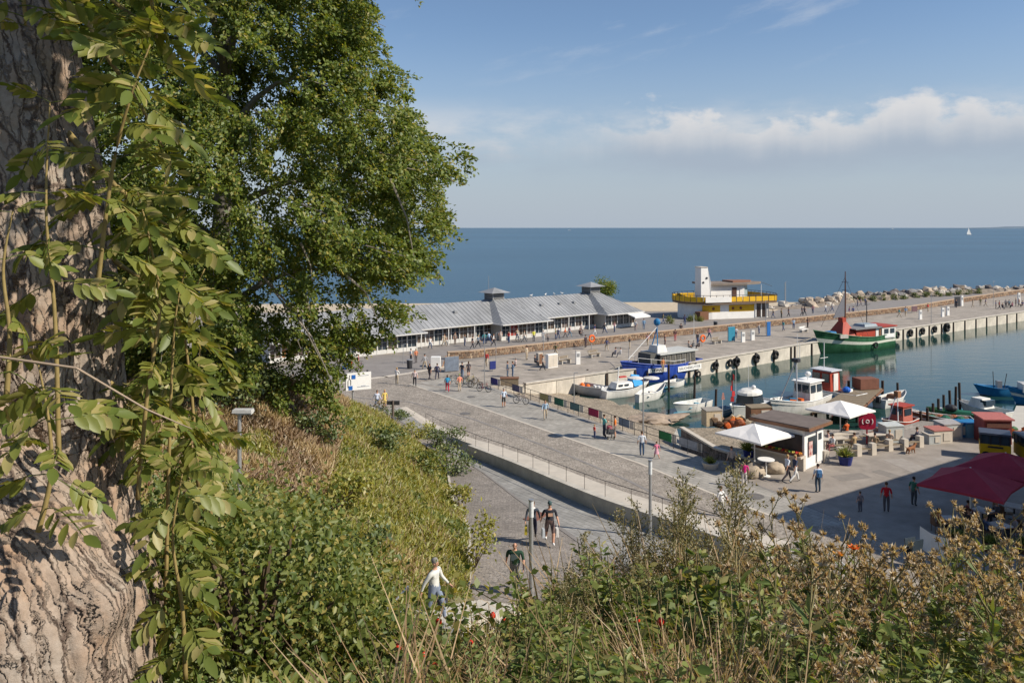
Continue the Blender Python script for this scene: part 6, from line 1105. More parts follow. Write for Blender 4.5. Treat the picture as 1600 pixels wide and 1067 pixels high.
# plaza and promenade people: px, foot y, heading, height, pose, top, bottom, label, options
PP = [
 (648, 603, 10, 1.74, 'walk', (.55, .45, .45), DKc, 'person in pale pink shirt and dark trousers walking alone on the cobbles', dict(hair=3)),
 (671, 593, 160, 1.72, 'walk', DKc, (.06, .05, .06), 'person in dark clothes with bare arms beside the trestle', dict(hair=1)),
 (683, 593, 170, 1.75, 'walk2', (.05, .05, .09), (.05, .05, .08), 'person in navy clothes with small white bag beside the trestle', dict(hair=0)),
 (699, 612, 190, 1.68, 'walk', (.03, .28, .50), (.50, .03, .06), 'person in bright blue top and red trousers on the walkway', dict(hair=1, head='long')),
 (718, 611, 200, 1.7, 'stand', (.75, .28, .18), (.55, .45, .33), 'person in coral shirt and pale trousers beside the bicycles', dict(hair=2, head='cap', hatc=(.3, .4, .1))),
 (722, 591, 150, 1.76, 'stand', (.05, .05, .07), (.16, .22, .32), 'man in dark top and jeans standing behind the bicycles', dict(hair=0)),
 (732, 588, 210, 1.66, 'stand', (.06, .05, .06), (.05, .04, .05), 'person in black leaning behind the bicycles', dict(hair=1, head='long', shorts=True)),
 (787, 636, 15, 1.75, 'stand', (.55, .63, .74), (.05, .05, .05), 'person in pale blue shirt and dark shorts walking by the slip railing', dict(hair=3, shorts=True)),
 (589, 639, 40, 1.72, 'walk', (.50, .55, .65), (.10, .12, .19), 'person in grey blue jacket beside the yellow-clad companion at the path head', dict(hair=1, sleeves=True)),
 (601, 637, 30, 1.66, 'stand', (.66, .50, .13), (.66, .50, .15), 'person in yellow dress at the head of the path', dict(hair=2, head='long', skirt=(.66, .50, .15), shorts=True)),
 (549, 574, 90, 1.76, 'stand', (.60, .02, .02), (.45, .03, .03), 'person in red jacket and red trousers with the blue trolley', dict(hair=0, sleeves=True)),
 (560, 576, 100, 1.66, 'stand', (.40, .12, .15), (.09, .04, .04), 'person in dusky pink top standing by the trolley group', dict(hair=1)),
 (557, 652, 60, 1.15, 'walk', (.10, .50, .10), (.10, .42, .10), 'child in bright green at the edge of the grass slope', dict(hair=1)),
 (642, 567, 120, 1.74, 'stand', WH, DKc, 'person in white shirt and black trousers at the street corner', dict(hair=0)),
 (650, 567, 220, 1.72, 'stand', (.55, .20, .10), (.14, .12, .12), 'person in rust orange shirt at the street corner', dict(hair=2)),
 (793, 589, 80, 1.75, 'stand', (.06, .09, .14), (.10, .14, .20), 'person in dark jacket in the pair above the slip', dict(hair=0, sleeves=True)),
 (801, 589, 100, 1.72, 'hands', (.15, .22, .32), (.08, .13, .22), 'person in blue denim in the pair above the slip', dict(hair=1, sleeves=True)),
 (806, 576, 250, 1.7, 'sit', (.42, .35, .34), (.12, .11, .11), 'person in beige top seated on the promenade edge', dict(hair=3)),
 (848, 579, 100, 1.74, 'walk', (.36, .33, .30), DKc, 'person in grey top walking past the brown cabinet', dict(hair=1)),
 (836, 571, 60, 1.7, 'sit', DKc, DKc, 'person in black seated by the brown cabinet', dict(hair=0, sleeves=True)),
 (694, 541, 60, 1.74, 'walk', (.46, .36, .26), BEI, 'person in beige clothes at the pavilion shop front', dict(hair=1)),
 (711, 538, 40, 1.72, 'stand', (.25, .2, .17), (.2, .15, .12), 'person in brown clothes at the pavilion doorway', dict(hair=1)),
 (738, 545, 120, 1.72, 'walk', (.03, .03, .05), (.04, .04, .05), 'person in black clothes before the pavilion', dict(hair=0)),
 (747, 543, 110, 1.7, 'walk2', (.45, .55, .62), (.05, .06, .07), 'person in pale blue top next to the black-clad walker', dict(hair=2)),
 (771, 541, 100, 1.74, 'walk', WH, DKc, 'person in white top and black trousers before the red shop window', dict(hair=1)),
 (782, 533, 20, 1.7, 'stand', (.50, .40, .36), (.4, .34, .3), 'person in cream clothes at the pavilion stall', dict(hair=2)),
 (819, 535, 100, 1.74, 'stride', (.45, .42, .36), (.12, .13, .15), 'person pushing a bicycle along the pavilion', dict(hair=1)),
 (834, 534, 200, 1.74, 'stand', (.62, .60, .05), (.10, .10, .12), 'person in yellow hi-vis vest before the pavilion', dict(hair=0)),
 (849, 534, 170, 1.68, 'stand', WH, (.55, .55, .55), 'person in white before the pavilion', dict(hair=3)),
 (856, 534, 190, 1.2, 'stand', (.30, .27, .26), DKc, 'child in grey beside the white-clad person', dict(hair=1)),
 (883, 528, 90, 1.6, 'walk', (.70, .13, .02), (.12, .10, .10), 'person in orange jacket before the pavilion', dict(hair=1, sleeves=True)),
 (890, 527, 100, 1.72, 'walk2', (.45, .30, .35), (.18, .28, .36), 'person in pink top and blue trousers before the pavilion', dict(hair=2)),
 (906, 526, 140, 1.7, 'sit', (.10, .07, .07), DKc, 'person in dark clothes sitting on the parapet before the pavilion', dict(hair=1)),
 (908, 521, 90, 1.68, 'walk', (.40, .33, .33), (.2, .15, .15), 'person in mauve passing the pavilion columns', dict(hair=1)),
 (929, 524, 100, 1.74, 'walk', (.05, .06, .18), WH, 'person in navy top and white trousers near the pavilion corner', dict(hair=0)),
 (915, 543, 220, 1.74, 'stand', (.08, .06, .07), (.07, .05, .06), 'person in dark clothes beside the orange lifebuoy', dict(hair=0, sleeves=True)),
 (993, 517, 150, 1.72, 'stand', WH, (.4, .3, .28), 'person in white top near the pavilion end awning', dict(hair=1)),
 (1006, 515, 180, 1.76, 'stand', (.18, .33, .50), (.14, .2, .3), 'person in pale blue jacket at the parapet end', dict(hair=1, sleeves=True)),
 (962, 558, 250, 1.72, 'sit', (.12, .12, .17), (.10, .10, .12), 'person in dark jacket of the seated pair on the promenade', dict(hair=0, sleeves=True)),
 (970, 558, 255, 1.7, 'sit', (.45, .45, .48), (.35, .35, .36), 'person in light grey of the seated pair on the promenade', dict(hair=3, sleeves=True)),
 (1055, 533, 200, 1.72, 'stand', (.10, .05, .05), (.50, .16, .16), 'person in dark top and salmon trousers on the quay', dict(hair=0)),
 (1064, 523, 170, 1.76, 'stand', (.06, .05, .05), (.05, .05, .05), 'person in black standing beside the parapet above the quay', dict(hair=0)),
 (1039, 541, 90, 1.72, 'stand', (.16, .08, .07), (.10, .06, .06), 'person in dark brown beside the blue cutter roof', dict(hair=0)),
 (1076, 547, 100, 1.7, 'sit', (.38, .34, .30), (.09, .08, .08), 'person in beige seated on the quay by the blue cutter stern', dict(hair=1)),
 (1084, 546, 280, 1.7, 'sit', (.05, .05, .06), (.05, .05, .06), 'person in black crouching on the quay by the cutter stern', dict(hair=0, sleeves=True)),
 (1093, 546, 250, 1.72, 'sit', (.13, .10, .10), (.10, .08, .08), 'person in brown seated near the red lifebuoy', dict(hair=1, sleeves=True)),
 (929, 685, 110, 1.1, 'stand', (.55, .06, .06), (.05, .06, .14), 'child in red shirt standing by the pushchair family', dict(hair=2)),
 (944, 682, 110, 1.74, 'hands', (.12, .42, .40), (.04, .05, .08), 'person in turquoise shirt and dark trousers by the pushchair', dict(hair=1)),
 (961, 684, 260, 1.74, 'stand', (.70, .18, .02), (.20, .16, .14), 'person in orange shirt and shorts by the pushchair', dict(hair=0, shorts=True)),
 (1003, 712, 180, 1.78, 'stand', (.60, .64, .70), (.05, .09, .17), 'man in white shirt and blue jeans standing near the tall lamp post', dict(hair=1)),
 (1026, 716, 200, 1.2, 'walk', (.62, .18, .28), (.65, .40, .42), 'girl in pink dress beside the railing banners', dict(hair=1, skirt=(.66, .35, .42), shorts=True)),
 (1143, 737, 190, 1.72, 'stand', (.38, .33, .30), (.08, .08, .09), 'person in beige jacket standing in the shade by the planter', dict(hair=1, sleeves=True)),
 (1163, 760, 170, 1.66, 'stand', (.62, .02, .20), (.66, .60, .56), 'person in bright pink shirt and white trousers before the kiosk', dict(hair=0)),
 (1230, 752, 110, 1.74, 'stride', (.62, .66, .72), (.06, .05, .06), 'person in white shirt and dark trousers walking past the kiosk', dict(hair=2)),
 (1242, 753, 110, 1.76, 'stride', (.05, .06, .10), (.75, .74, .72), 'person in navy vest and white trousers walking past the kiosk', dict(hair=2)),
 (1278, 769, 185, 1.78, 'stand', (.62, .64, .68), (.05, .08, .12), 'person in white top with a blue backpack in the yard', dict(hair=0)),
 (1127, 806, 220, 1.7, 'walk', WH, (.55, .54, .52), 'person in white t-shirt glimpsed behind the tall weeds', dict(hair=1)),
 (1301, 705, 290, 1.74, 'sit', WH, (.35, .1, .1), 'person in white shirt at the picnic table by the kiosk gable', dict(hair=0)),
 (1294, 698, 260, 1.7, 'sit', (.45, .30, .27), (.3, .3, .32), 'person in dusky shirt at the picnic table by the kiosk', dict(hair=1)),
 (1323, 682, 200, 1.74, 'sit', (.62, .12, .03), (.12, .1, .1), 'person in orange top seated under the rear white parasol', dict(hair=0)),
 (1335, 703, 200, 1.76, 'sit', (.48, .34, .19), (.30, .22, .14), 'person in tan jacket seated beside the palm planter', dict(hair=1, sleeves=True)),
 (1367, 703, 160, 1.72, 'sit', (.30, .22, .14), (.16, .13, .11), 'person in brown top on the plank seat beside the red sign', dict(hair=0)),
 (1390, 698, 150, 1.74, 'sit', (.50, .36, .27), (.05, .05, .06), 'bare shouldered person on the plank seat by the grey box', dict(hair=2)),
 (1433, 694, 230, 1.76, 'sit', (.05, .05, .08), (.04, .04, .05), 'person in dark clothes sitting on the end seat with a dog', dict(hair=1, sleeves=True)),
 (1385, 800, 160, 1.74, 'stand', (.55, .02, .03), (.10, .09, .10), 'person in red shirt standing in the shade of the yard', dict(hair=1)),
 (1344, 800, 190, 1.2, 'stand', (.25, .2, .2), (.1, .1, .12), 'child in the shade of the yard behind the weeds', dict(hair=1)),
 (1428, 790, 120, 1.72, 'stand', (.05, .16, .11), (.08, .09, .1), 'person in dark green at the edge of the cafe terrace', dict(hair=0)),
 (1221, 497, 100, 1.7, 'stand', (.30, .27, .14), (.10, .1, .08), 'person in olive near the cafe garden', dict(hair=0)),
 (1232, 495, 100, 1.74, 'walk', (.06, .06, .09), DKc, 'person in black walking below the boulders', dict(hair=0)),
 (1253, 493, 100, 1.74, 'walk', (.05, .06, .10), DKc, 'man in navy of the pair on the terrace walk', dict(hair=0)),
 (1257, 493, 100, 1.68, 'walk2', (.10, .08, .10), DKc, 'woman in dark plum of the pair on the terrace walk', dict(hair=0, head='long')),
 (1327, 494, 100, 1.72, 'walk', (.20, .10, .22), (.1, .1, .2), 'person in purple on the mole behind the green cutter mast', dict(hair=0)),
 (1333, 493, 100, 1.7, 'walk2', (.10, .14, .35), (.1, .1, .15), 'person in blue on the mole behind the green cutter', dict(hair=0)),
 (1262, 512, 100, 1.7, 'stand', (.12, .07, .06), (.07, .06, .06), 'person in dark brown on the quay before the green cutter bow', dict(hair=0)),
 (1345, 478, 100, 1.7, 'walk', (.40, .30, .30), (.2, .18, .2), 'person in rose top among the group by the boulders', dict(hair=1)),
 (1340, 479, 100, 1.74, 'stand', (.5, .46, .42), (.2, .2, .25), 'person in cream top among the group by the boulders', dict(hair=2)),
 (1352, 477, 100, 1.7, 'stand', (.14, .16, .30), (.1, .1, .14), 'person in blue jacket among the group by the boulders', dict(hair=0, sleeves=True)),
 (1494, 481, 100, 1.74, 'stand', (.03, .04, .06), DKc, 'person in black beside the dark kiosk board on the mole', dict(hair=0, sleeves=True)),
]
for i in range(9):
    c = [(.08, .12, .28), (.32, .05, .06), (.06, .05, .07), (.40, .36, .34), (.10, .15, .2), (.3, .1, .15), (.04, .04, .06), (.45, .2, .1), (.07, .1, .25)][i]; n = ('navy', 'red', 'black', 'grey', 'teal grey', 'wine red', 'jet black', 'orange', 'royal blue')[i]
    PP.append((1556+i*5.2, 483-i*.7+(i % 3), 60+30*i, 1.7+.02*(i % 4), ('stand', 'walk', 'sit')[i % 3], c, DKc, 'person in %s in the crowd at the end of the mole' % n, dict(hair=i % 4)))
CN = [('white', WH), ('navy', (.05, .06, .14)), ('red', (.5, .04, .04)), ('grey', (.3, .3, .31)), ('black', DKc), ('beige', (.48, .40, .30)), ('teal', (.06, .28, .30)), ('pink', (.6, .3, .33)), ('olive', (.18, .17, .08)), ('light blue', (.35, .48, .62))]
BN = [('jeans', JN), ('black trousers', DKc), ('beige trousers', BEI), ('grey trousers', (.25, .25, .26))]
PLC = [('on the street before the pavilion', [(672, 545), (726, 541), (757, 538), (764, 537), (795, 536), (808, 532), (868, 530), (872, 530), (945, 521), (960, 519)]), ('on the promenade below the parapet', [(760, 572), (823, 562), (868, 556), (948, 548), (984, 545), (1012, 540)]), ('on the quay between the two cutters', [(1090, 538), (1108, 530), (1150, 528), (1186, 522), (1224, 517), (1240, 514)]), ('on the outer mole', [(1405, 496), (1415, 494), (1450, 487), (1520, 480), (1532, 478), (1540, 479)]), ('on the terrace walk by the cafe', [(1036, 506), (1070, 508), (1208, 497), (1270, 490), (1290, 488), (1300, 487)]), ('on the wide cobbled plaza', [(620, 600), (664, 577), (574, 606), (852, 655)])]
ki = 0
for pi, (plc, pts) in enumerate(PLC):
    for i, (x, y) in enumerate(pts):
        ca, cb2 = CN[(i*3+pi*2) % 10], BN[(ki+i*3) % 4]; PP.append((x, y, 40+67*ki % 360, 1.62+.03*(ki % 6), ('walk', 'stand', 'walk2', 'stride', 'hands')[ki % 5], ca[1], cb2[1], 'person in %s top and %s %s' % (ca[0], cb2[0], plc), dict(hair=ki % 4, head=('short', 'long', 'short', 'cap')[ki % 4], sleeves=bool(ki % 3)))); ki += 1
PER = {}
for x, y, hd, h, kind, top, bot, lab, kw in PP:
    PER[(x, y)] = person(lab, W(x, y, .02), R(hd), h, kind, top, bot, **kw)
for k, pr in list(PER.items()):
    if pr['label'].find('sit') >= 0 or 'seat' in pr['label']: pass
backpack('blue backpack worn by the person in white in the yard', PER[(1278, 769)], (.08, .20, .40)); backpack('navy backpack on the navy-clad walker by the trestle', PER[(683, 593)], (.07, .07, .12))
b_ = W(1023, 575, 0); person('person in orange top on the deck of the blue cutter', Vector((17.6, 92.9, -.35)), R(30), 1.72, 'stand', (.55, .22, .08), (.40, .33, .25), hair=0)
for i, (dx, dy, c) in enumerate(((-1.95, -.4, (.5, .16, .07)), (-.3, -.4, (.04, .03, .03)), (.05, -1.3, (.12, .15, .25)), (1.6, -1.3, (.35, .3, .3)), (.4, .9, (.3, .08, .08)), (2.0, .9, (.1, .1, .13)))):
    person('person in %s seated at a table under the maroon parasol' % ('rust top', 'black top', 'blue top', 'grey top', 'brick red top', 'charcoal top')[i], (25.1+dx, 43.6+dy, 0), R(90 if i % 2 == 0 else -90), 1.74, 'sit', c, DKc, hair=i % 4)
# pushchair
t = thing('pushchair', 'dark pushchair between the turquoise and orange shirted people', 'pushchair', W(953, 685), R(100)); MB().box((0, 0, .55), (.7, .45, .4), 0, 0, .8, .9, 0, .2).build('seat', M_dark, t); MB().lathe([(.3, 0), (.28, .2), (.0, .32)], 12, (.1, 0, .75), 0, 1, .8).build('hood', cmat((.4, .1, .12)), t); MB().tube([(-.3, -.22, .4), (-.62, -.22, 1.0), (-.62, .22, 1.0), (-.3, .22, .4)], .02, 6).build('handle', M_steel, t)
for x in (-.3, .35):
    for y in (-.25, .25): MB().torus((x, y, .13), .11, .025, (0, 1, 0), 14, 6).build('wheel', M_black, t)
# dog lying by the end seat
dg = bpy.data.meshes.new('dg'); DJ = [((0, 0, .42), .13), ((.25, 0, .45), .15), ((-.3, 0, .41), .115), ((.42, 0, .56), .085), ((.52, 0, .68), .085), ((.66, 0, .65), .045), ((-.45, 0, .5), .03), ((-.62, 0, .62), .02), ((.28, .09, .3), .055), ((.27, .1, .12), .032), ((.32, .1, .03), .035), ((.28, -.09, .3), .055), ((.30, -.1, .12), .032), ((.35, -.1, .03), .035), ((-.26, .1, .3), .08), ((-.36, .1, .17), .035), ((-.3, .1, .03), .035), ((-.26, -.1, .3), .08), ((-.38, -.1, .17), .035), ((-.32, -.1, .03), .035), ((.48, .07, .75), .03), ((.48, -.07, .75), .03)]
dg.from_pydata([q[0] for q in DJ], [(0, 1), (0, 2), (1, 3), (3, 4), (4, 5), (2, 6), (6, 7), (1, 8), (8, 9), (9, 10), (1, 11), (11, 12), (12, 13), (2, 14), (14, 15), (15, 16), (2, 17), (17, 18), (18, 19), (4, 20), (4, 21)], [])
o = bpy.data.objects.new('dog', dg); COL.objects.link(o); o.modifiers.new('s', 'SKIN').use_smooth_shade = True
for i, q in enumerate(DJ): dg.skin_vertices[0].data[i].radius = (q[1], q[1]); dg.skin_vertices[0].data[i].use_root = (i == 0)
o.modifiers.new('u', 'SUBSURF').levels = 1; me = bpy.data.meshes.new_from_object(o.evaluated_get(bpy.context.evaluated_depsgraph_get())); bpy.data.objects.remove(o); me.materials.clear(); me.materials.append(mat('dog_fur', (.26, .11, .05), .9, .2, 10)); o = bpy.data.objects.new('dog', me); COL.objects.link(o); o.location = W(1423, 709); o.rotation_euler.z = .5; tag(o, 'reddish brown dog standing beside the dark-clad person on the end seat', 'dog')
# gulls on the pavilion ridge
for i, s in enumerate((11.5, 14.6, 16.5, 18.3)):
    p = C1+u3*s+n3*RN+Vector((0, 0, RZ_+.05)); t = thing('gull', 'white gull standing on the pavilion ridge', 'gull', p, i, 'gulls on the pavilion ridge'); MB().ball((0, 0, .2), .14, 1.7, .8, .8).build('body', M_white, t); MB().ball((.2, 0, .34), .07).build('head', M_white, t); MB().box((-.12, 0, .24), (.4, .2, .08), 0, 0, .5, .6).build('wing', CG, t); MB().cyl((0, .03, 0), (0, .03, .12), .012, n=5).cyl((0, -.03, 0), (0, -.03, .12), .012, n=5).build('legs', cmat((.5, .3, .05)), t)
# ------------------------------------------------------------------ vegetation
def leaf_mat(name, c0, c1, c2=None, trans=.35, rough=.55, gloss=.06):
    m = bpy.data.materials.new(name); m.use_nodes = True; nt = m.node_tree; N = nt.nodes; L = nt.links; N.clear(); out = N.new('ShaderNodeOutputMaterial')
    g = N.new('ShaderNodeNewGeometry'); rp = N.new('ShaderNodeValToRGB'); L.new(g.outputs['Random Per Island'], rp.inputs[0]); e = rp.color_ramp.elements; e[0].color = (*c0, 1); e[1].color = (*c1, 1); e[0].position = .1; e[1].position = .8
    if c2: q = e.new(.97); q.color = (*c2, 1)
    d = N.new('ShaderNodeBsdfDiffuse'); L.new(rp.outputs[0], d.inputs[0]); t = N.new('ShaderNodeBsdfTranslucent')
    br = N.new('ShaderNodeMixRGB'); br.blend_type = 'MULTIPLY'; br.inputs[0].default_value = 1; L.new(rp.outputs[0], br.inputs[1]); br.inputs[2].default_value = (1.5, 1.35, .6, 1); L.new(br.outputs[0], t.inputs[0])
    mx = N.new('ShaderNodeMixShader'); mx.inputs[0].default_value = trans; L.new(d.outputs[0], mx.inputs[1]); L.new(t.outputs[0], mx.inputs[2])
    gl = N.new('ShaderNodeBsdfGlossy'); gl.inputs['Roughness'].default_value = rough; gl.inputs[0].default_value = (.8, .85, .8, 1); m2 = N.new('ShaderNodeMixShader'); m2.inputs[0].default_value = gloss; L.new(mx.outputs[0], m2.inputs[1]); L.new(gl.outputs[0], m2.inputs[2]); L.new(m2.outputs[0], out.inputs[0])
    MATS[name] = m; return m
ML_beech = leaf_mat('beech_leaf', (.085, .130, .020), (.205, .255, .042), (.36, .31, .08), .46, .5, .03); ML_ash = leaf_mat('ash_leaf', (.125, .170, .035), (.24, .255, .058), (.43, .37, .16), .44, .45, .025); ML_bush = leaf_mat('bush_leaf', (.085, .125, .026), (.205, .23, .058), (.40, .33, .10), .40, .5, .03)
ML_grass = leaf_mat('green_grass', (.18, .20, .024), (.34, .32, .05), (.46, .37, .13), .40); ML_dry = leaf_mat('dry_grass_mat', (.32, .22, .10), (.50, .38, .20), (.22, .10, .06), .25); ML_brown = leaf_mat('brown_scrub', (.19, .115, .065), (.33, .225, .13), (.44, .34, .19), .25); ML_dark = leaf_mat('dark_shrub', (.055, .090, .022), (.13, .165, .04), (.22, .22, .06), .35)
ML_mug = leaf_mat('mugwort', (.16, .16, .06), (.30, .25, .12), (.42, .32, .19), .35); ML_weed = leaf_mat('weed_leaf', (.11, .165, .035), (.245, .275, .08), (.38, .33, .13), .40, .5, .03); ML_fluff = leaf_mat('seed_head', (.34, .23, .13), (.55, .42, .28), (.66, .57, .44), .35); ML_stem = mat('weed_stem', (.20, .17, .075), .8, .3, 10); ML_straw = leaf_mat('straw', (.36, .22, .11), (.56, .40, .22), (.24, .12, .07), .3)
SUNV = np.array(sun_dir)
def unit(a): return a/np.maximum(np.linalg.norm(a, axis=1, keepdims=True), 1e-9)
def leaf_quads(P, Ldir, Nrm, ln, wd, fold=.18, rng=RNG, big=False):
    """folded diamond leaves: base P, axis Ldir, normal Nrm"""
    n = len(P); A = unit(Ldir); S = unit(np.cross(Nrm, A)); U = np.cross(A, S); ln = np.asarray(ln).reshape(-1, 1)*np.ones((n, 1)); wd = np.asarray(wd).reshape(-1, 1)*np.ones((n, 1))
    mid = P+A*ln*.45
    if big:
        q = P+A*ln*.22; r = P+A*ln*.68; T = P+A*ln-U*wd*.15; V = np.stack([P, T, r+S*wd*.40+U*wd*fold*.6, q+S*wd*.44+U*wd*fold, r-S*wd*.40+U*wd*fold*.6, q-S*wd*.44+U*wd*fold], 1).reshape(-1, 3); b = np.arange(n)[:, None]*6
        return V, np.concatenate([b+np.array([[0, 1, 2, 3]]), b+np.array([[0, 5, 4, 1]])], 0)
    V = np.stack([P, mid+S*wd*.5+U*wd*fold, P+A*ln, mid-S*wd*.5+U*wd*fold], 1).reshape(-1, 3); F = np.arange(4*n).reshape(n, 4); return V, F
def rand_dir(n, rng=RNG): return unit(rng.normal(size=(n, 3)))
class Leaves:
    def __init__(s): s.V = []; s.F = []; s.o = 0
    def add(s, V, F): s.V.append(V); s.F.append(F+s.o); s.o += len(V)
    def build(s, name, m, parent=None): return np_obj(name, np.concatenate(s.V), np.concatenate(s.F), m, parent)
# ---- beech tree on the spur
def beech():
    TY = 40.0; sc = FP/TY; base = D(335, 600, TY); base.z = float(HT(base.x, base.y)[0]); t = thing('beech_tree', 'huge dense green beech tree leaning over the grassy spur', 'tree', base); rng = np.random.default_rng(11); pr = random.Random(11)
    MB_ = mat('beech_bark', (.22, .20, .17), .85, .3, 2, .4, bscale=6, stretch=(1, 1, .4)); bz = base.z
    prof = [(655, 2.0), (600, 5.2), (545, 8.4), (475, 10.0), (395, 12.0), (330, 12.7), (230, 12.6), (188, 11.4), (110, 10.0), (0, 9.4), (-120, 7.8), (-250, 5.0), (-340, 1.5)]
    zs = np.array([EYE-(y-HY)/sc-bz for y, r in prof]); rs = np.array([r for y, r in prof])
    def Rz(z): return np.interp(z, zs, rs)
    tr = MB(); tp = [(0, 0, -1), (.1, 0, 1.5), (.0, .1, 4), (.4, 0, 8), (.6, 0, 13), (.5, 0, 18)]; tr.tube(tp, [.75, .62, .55, .46, .3, .1], 14); tr.build('trunk', MB_, t, True)
    centers = []
    N_ = 1750
    while len(centers) < N_:
        z = pr.uniform(zs[0], zs[-1]); a = pr.uniform(0, 2*math.pi); rr = Rz(z); f = pr.random()**.36
        if pr.random() > rr/12.7: continue
        q = f*rr; lob = 1+.14*math.sin(a*5+z*.9)+.10*math.sin(a*9-z*1.7)
        x, y = q*lob*math.cos(a), q*lob*math.sin(a)*.72
        # keep open gaps in the lower crown where sea and pavilion show through
        px = HX+(base.x+x)/(base.y+y)*FP; py = HY-(bz+z-EYE)/(base.y+y)*FP
        if any(((px-gx)/(gw+14))**2+((py-gy)/(gh+12))**2 < 1 for gx, gy, gw, gh in ((430, 462, 22, 15), (508, 440, 16, 18), (520, 485, 22, 12), (440, 560, 30, 20), (590, 455, 12, 12))): continue
        if py > 600 and px < 420: continue
        if py > 655: continue
        if px > np.interp(py, [-150, 0, 60, 95, 150, 200, 232, 330, 390, 430, 470, 520, 545, 600, 650], [570, 628, 625, 600, 640, 675, 728, 730, 708, 690, 655, 615, 580, 530, 520])-20+pr.gauss(0, 14): continue
        centers.append((x, y, z, f))
    for bx, by in ((500, 480), (520, 500), (560, 500), (590, 490), (600, 515), (575, 525), (545, 515), (620, 490), (480, 500), (505, 530), (498, 545), (510, 575), (470, 520), (480, 560), (490, 590), (500, 620), (508, 640), (470, 600), (520, 600), (455, 540), (495, 560), (515, 625), (485, 610)):
        q = D(bx, by, TY-2)-base; centers.append((q.x, q.y, q.z, .95))
    for bx, by in ((360, 500), (380, 530), (400, 500), (350, 540), (420, 520), (370, 570), (390, 470), (340, 480), (400, 555), (355, 590), (385, 590), (330, 560), (410, 580), (345, 515), (430, 500)): q = D(bx, by, TY+pr.uniform(-3, 2))-base; centers.append((q.x, q.y, q.z, .95))
    C = np.array(centers); LV = Leaves()
    for k, (x, y, z, f) in enumerate(centers):
        small = z < 3.2; n = 300 if f > .5 else 110; n = 170 if small else n; s = pr.uniform(.55, 1.2)*(.62 if small else 1); c = np.array([x, y, z]); out = np.array([x, y, -3.5]); out = out/np.linalg.norm(out)
        ns_ = 5; m_ = n//ns_; Ps = []; As = []
        for q in range(ns_):
            sd_ = unit(rng.normal(size=(1, 3))*np.array([.6, .6, .35])+out*.9)[0]; L_ = rng.uniform(.9, 1.9)*s; tt = rng.uniform(0, 1, (m_, 1))**.8; start = c+np.clip(rng.normal(size=3), -1.5, 1.5)*np.array([.4, .4, .4])*s-sd_*L_*.4
            Ps.append(start+sd_*L_*tt+np.array([0, 0, -.45*s])*tt**2+np.clip(rng.normal(size=(m_, 3)), -2, 2)*np.array([.15, .15, .10])*(1.15-.5*tt)); As.append(np.tile(sd_, (m_, 1)))
        P = np.concatenate(Ps); n = len(P); A = unit(np.concatenate(As)*.9+rng.normal(size=(n, 3))*.6+np.array([0, 0, -.2]))
        Nn = unit(rng.normal(size=(n, 3))*.55+SUNV*.7+out*.25+np.array([0, -.2, .2])); sz = rng.uniform(.14, .24, n); V, F = leaf_quads(P, A, Nn, sz, sz*.62, .15); LV.add(V, F)
    LV.build('crown', ML_beech, t)
    # limbs and twigs
    for k in range(22):
        i = pr.randrange(len(centers)); x, y, z, f = centers[i]; z0 = max(1.8, min(15, z-2.5+pr.uniform(-1, 1))); p0 = Vector((.3*z0/8, 0, z0)); p3 = Vector((x, y, z)); m_ = p0.lerp(p3, .5)+Vector((0, 0, 1.2)); MB().tube([p0, p0.lerp(m_, .6)+Vector((0, 0, .3)), m_, m_.lerp(p3, .6)+Vector((0, 0, .2)), p3], [.2, .15, .1, .06, .025], 7).build('limb', MB_, t, True)
    tw = MB()
    for k in range(220):
        x, y, z, f = centers[pr.randrange(len(centers))]
        if f < .55: continue
        p = Vector((x, y, z)); i_ = p*.80; i_.z = z+.5; e = p+Vector((x, y, 0)).normalized()*pr.uniform(.4, 1.2)+Vector((0, 0, -pr.uniform(.5, 1.6))); tw.tube([i_, p, e], [.035, .022, .008], 4)
    for bx in ((402, 420, 470, 545), (418, 440, 500, 560), (440, 470, 520, 600), (610, 280, 650, 420), (540, 430, 590, 500), (470, 380, 490, 470)):
        a, b = D(bx[0], bx[1], TY-5)-base, D(bx[2], bx[3], TY-3.5)-base; tw.tube([a, a.lerp(b, .5)+Vector((.15, 0, .3)), b], [.06, .045, .015], 5)
    tag(tw.build('twig', mat('twig_grey', (.26, .23, .19), .85), t), kind='stuff')
beech()
# ---- small tree behind the pavilion
def round_tree(name, label, p, h, r, n, m, seed, ls=.3, trunk=.2, group=None, cat='tree'):
    t = thing(name, label, cat, p, 0, group); rng = np.random.default_rng(seed); MB().tube([(0, 0, -.3), (.1, 0, h*.5), (0, 0, h*.8)], [trunk, trunk*.7, trunk*.2], 8).build('trunk', mat('bark_dark', (.12, .09, .06), .9), t, True)
    k = max(6, n//120); cs = rand_dir(k, rng)*rng.uniform(.35, 1, (k, 1))*np.array([r, r, r*.8])+np.array([0, 0, h-r*.6]); idx = rng.integers(0, k, n); P = cs[idx]+rng.normal(size=(n, 3))*r*.24; V, F = leaf_quads(P, rand_dir(n, rng), unit(rng.normal(size=(n, 3))*.7+SUNV*.8), rng.uniform(.7, 1.2, n)*ls, ls*.6); np_obj('crown', V, F, m, t); return t
round_tree('small_tree', 'round bushy tree behind the rear roof lantern of the pavilion', W(946, 470), 4.4, 2.5, 2600, ML_beech, 21, .38)
for i, (x, y, l) in enumerate(((1045, 506, 'low round bush on the lawn left of the cafe'), (1082, 503, 'low green plant bed before the cafe wall'), (1092, 502, 'grey green plant bed beside the litter bin'))): round_tree('bush', l, W(x, y), .9, .9, 500, ML_bush, 30+i, .2, .04, None, 'bush')
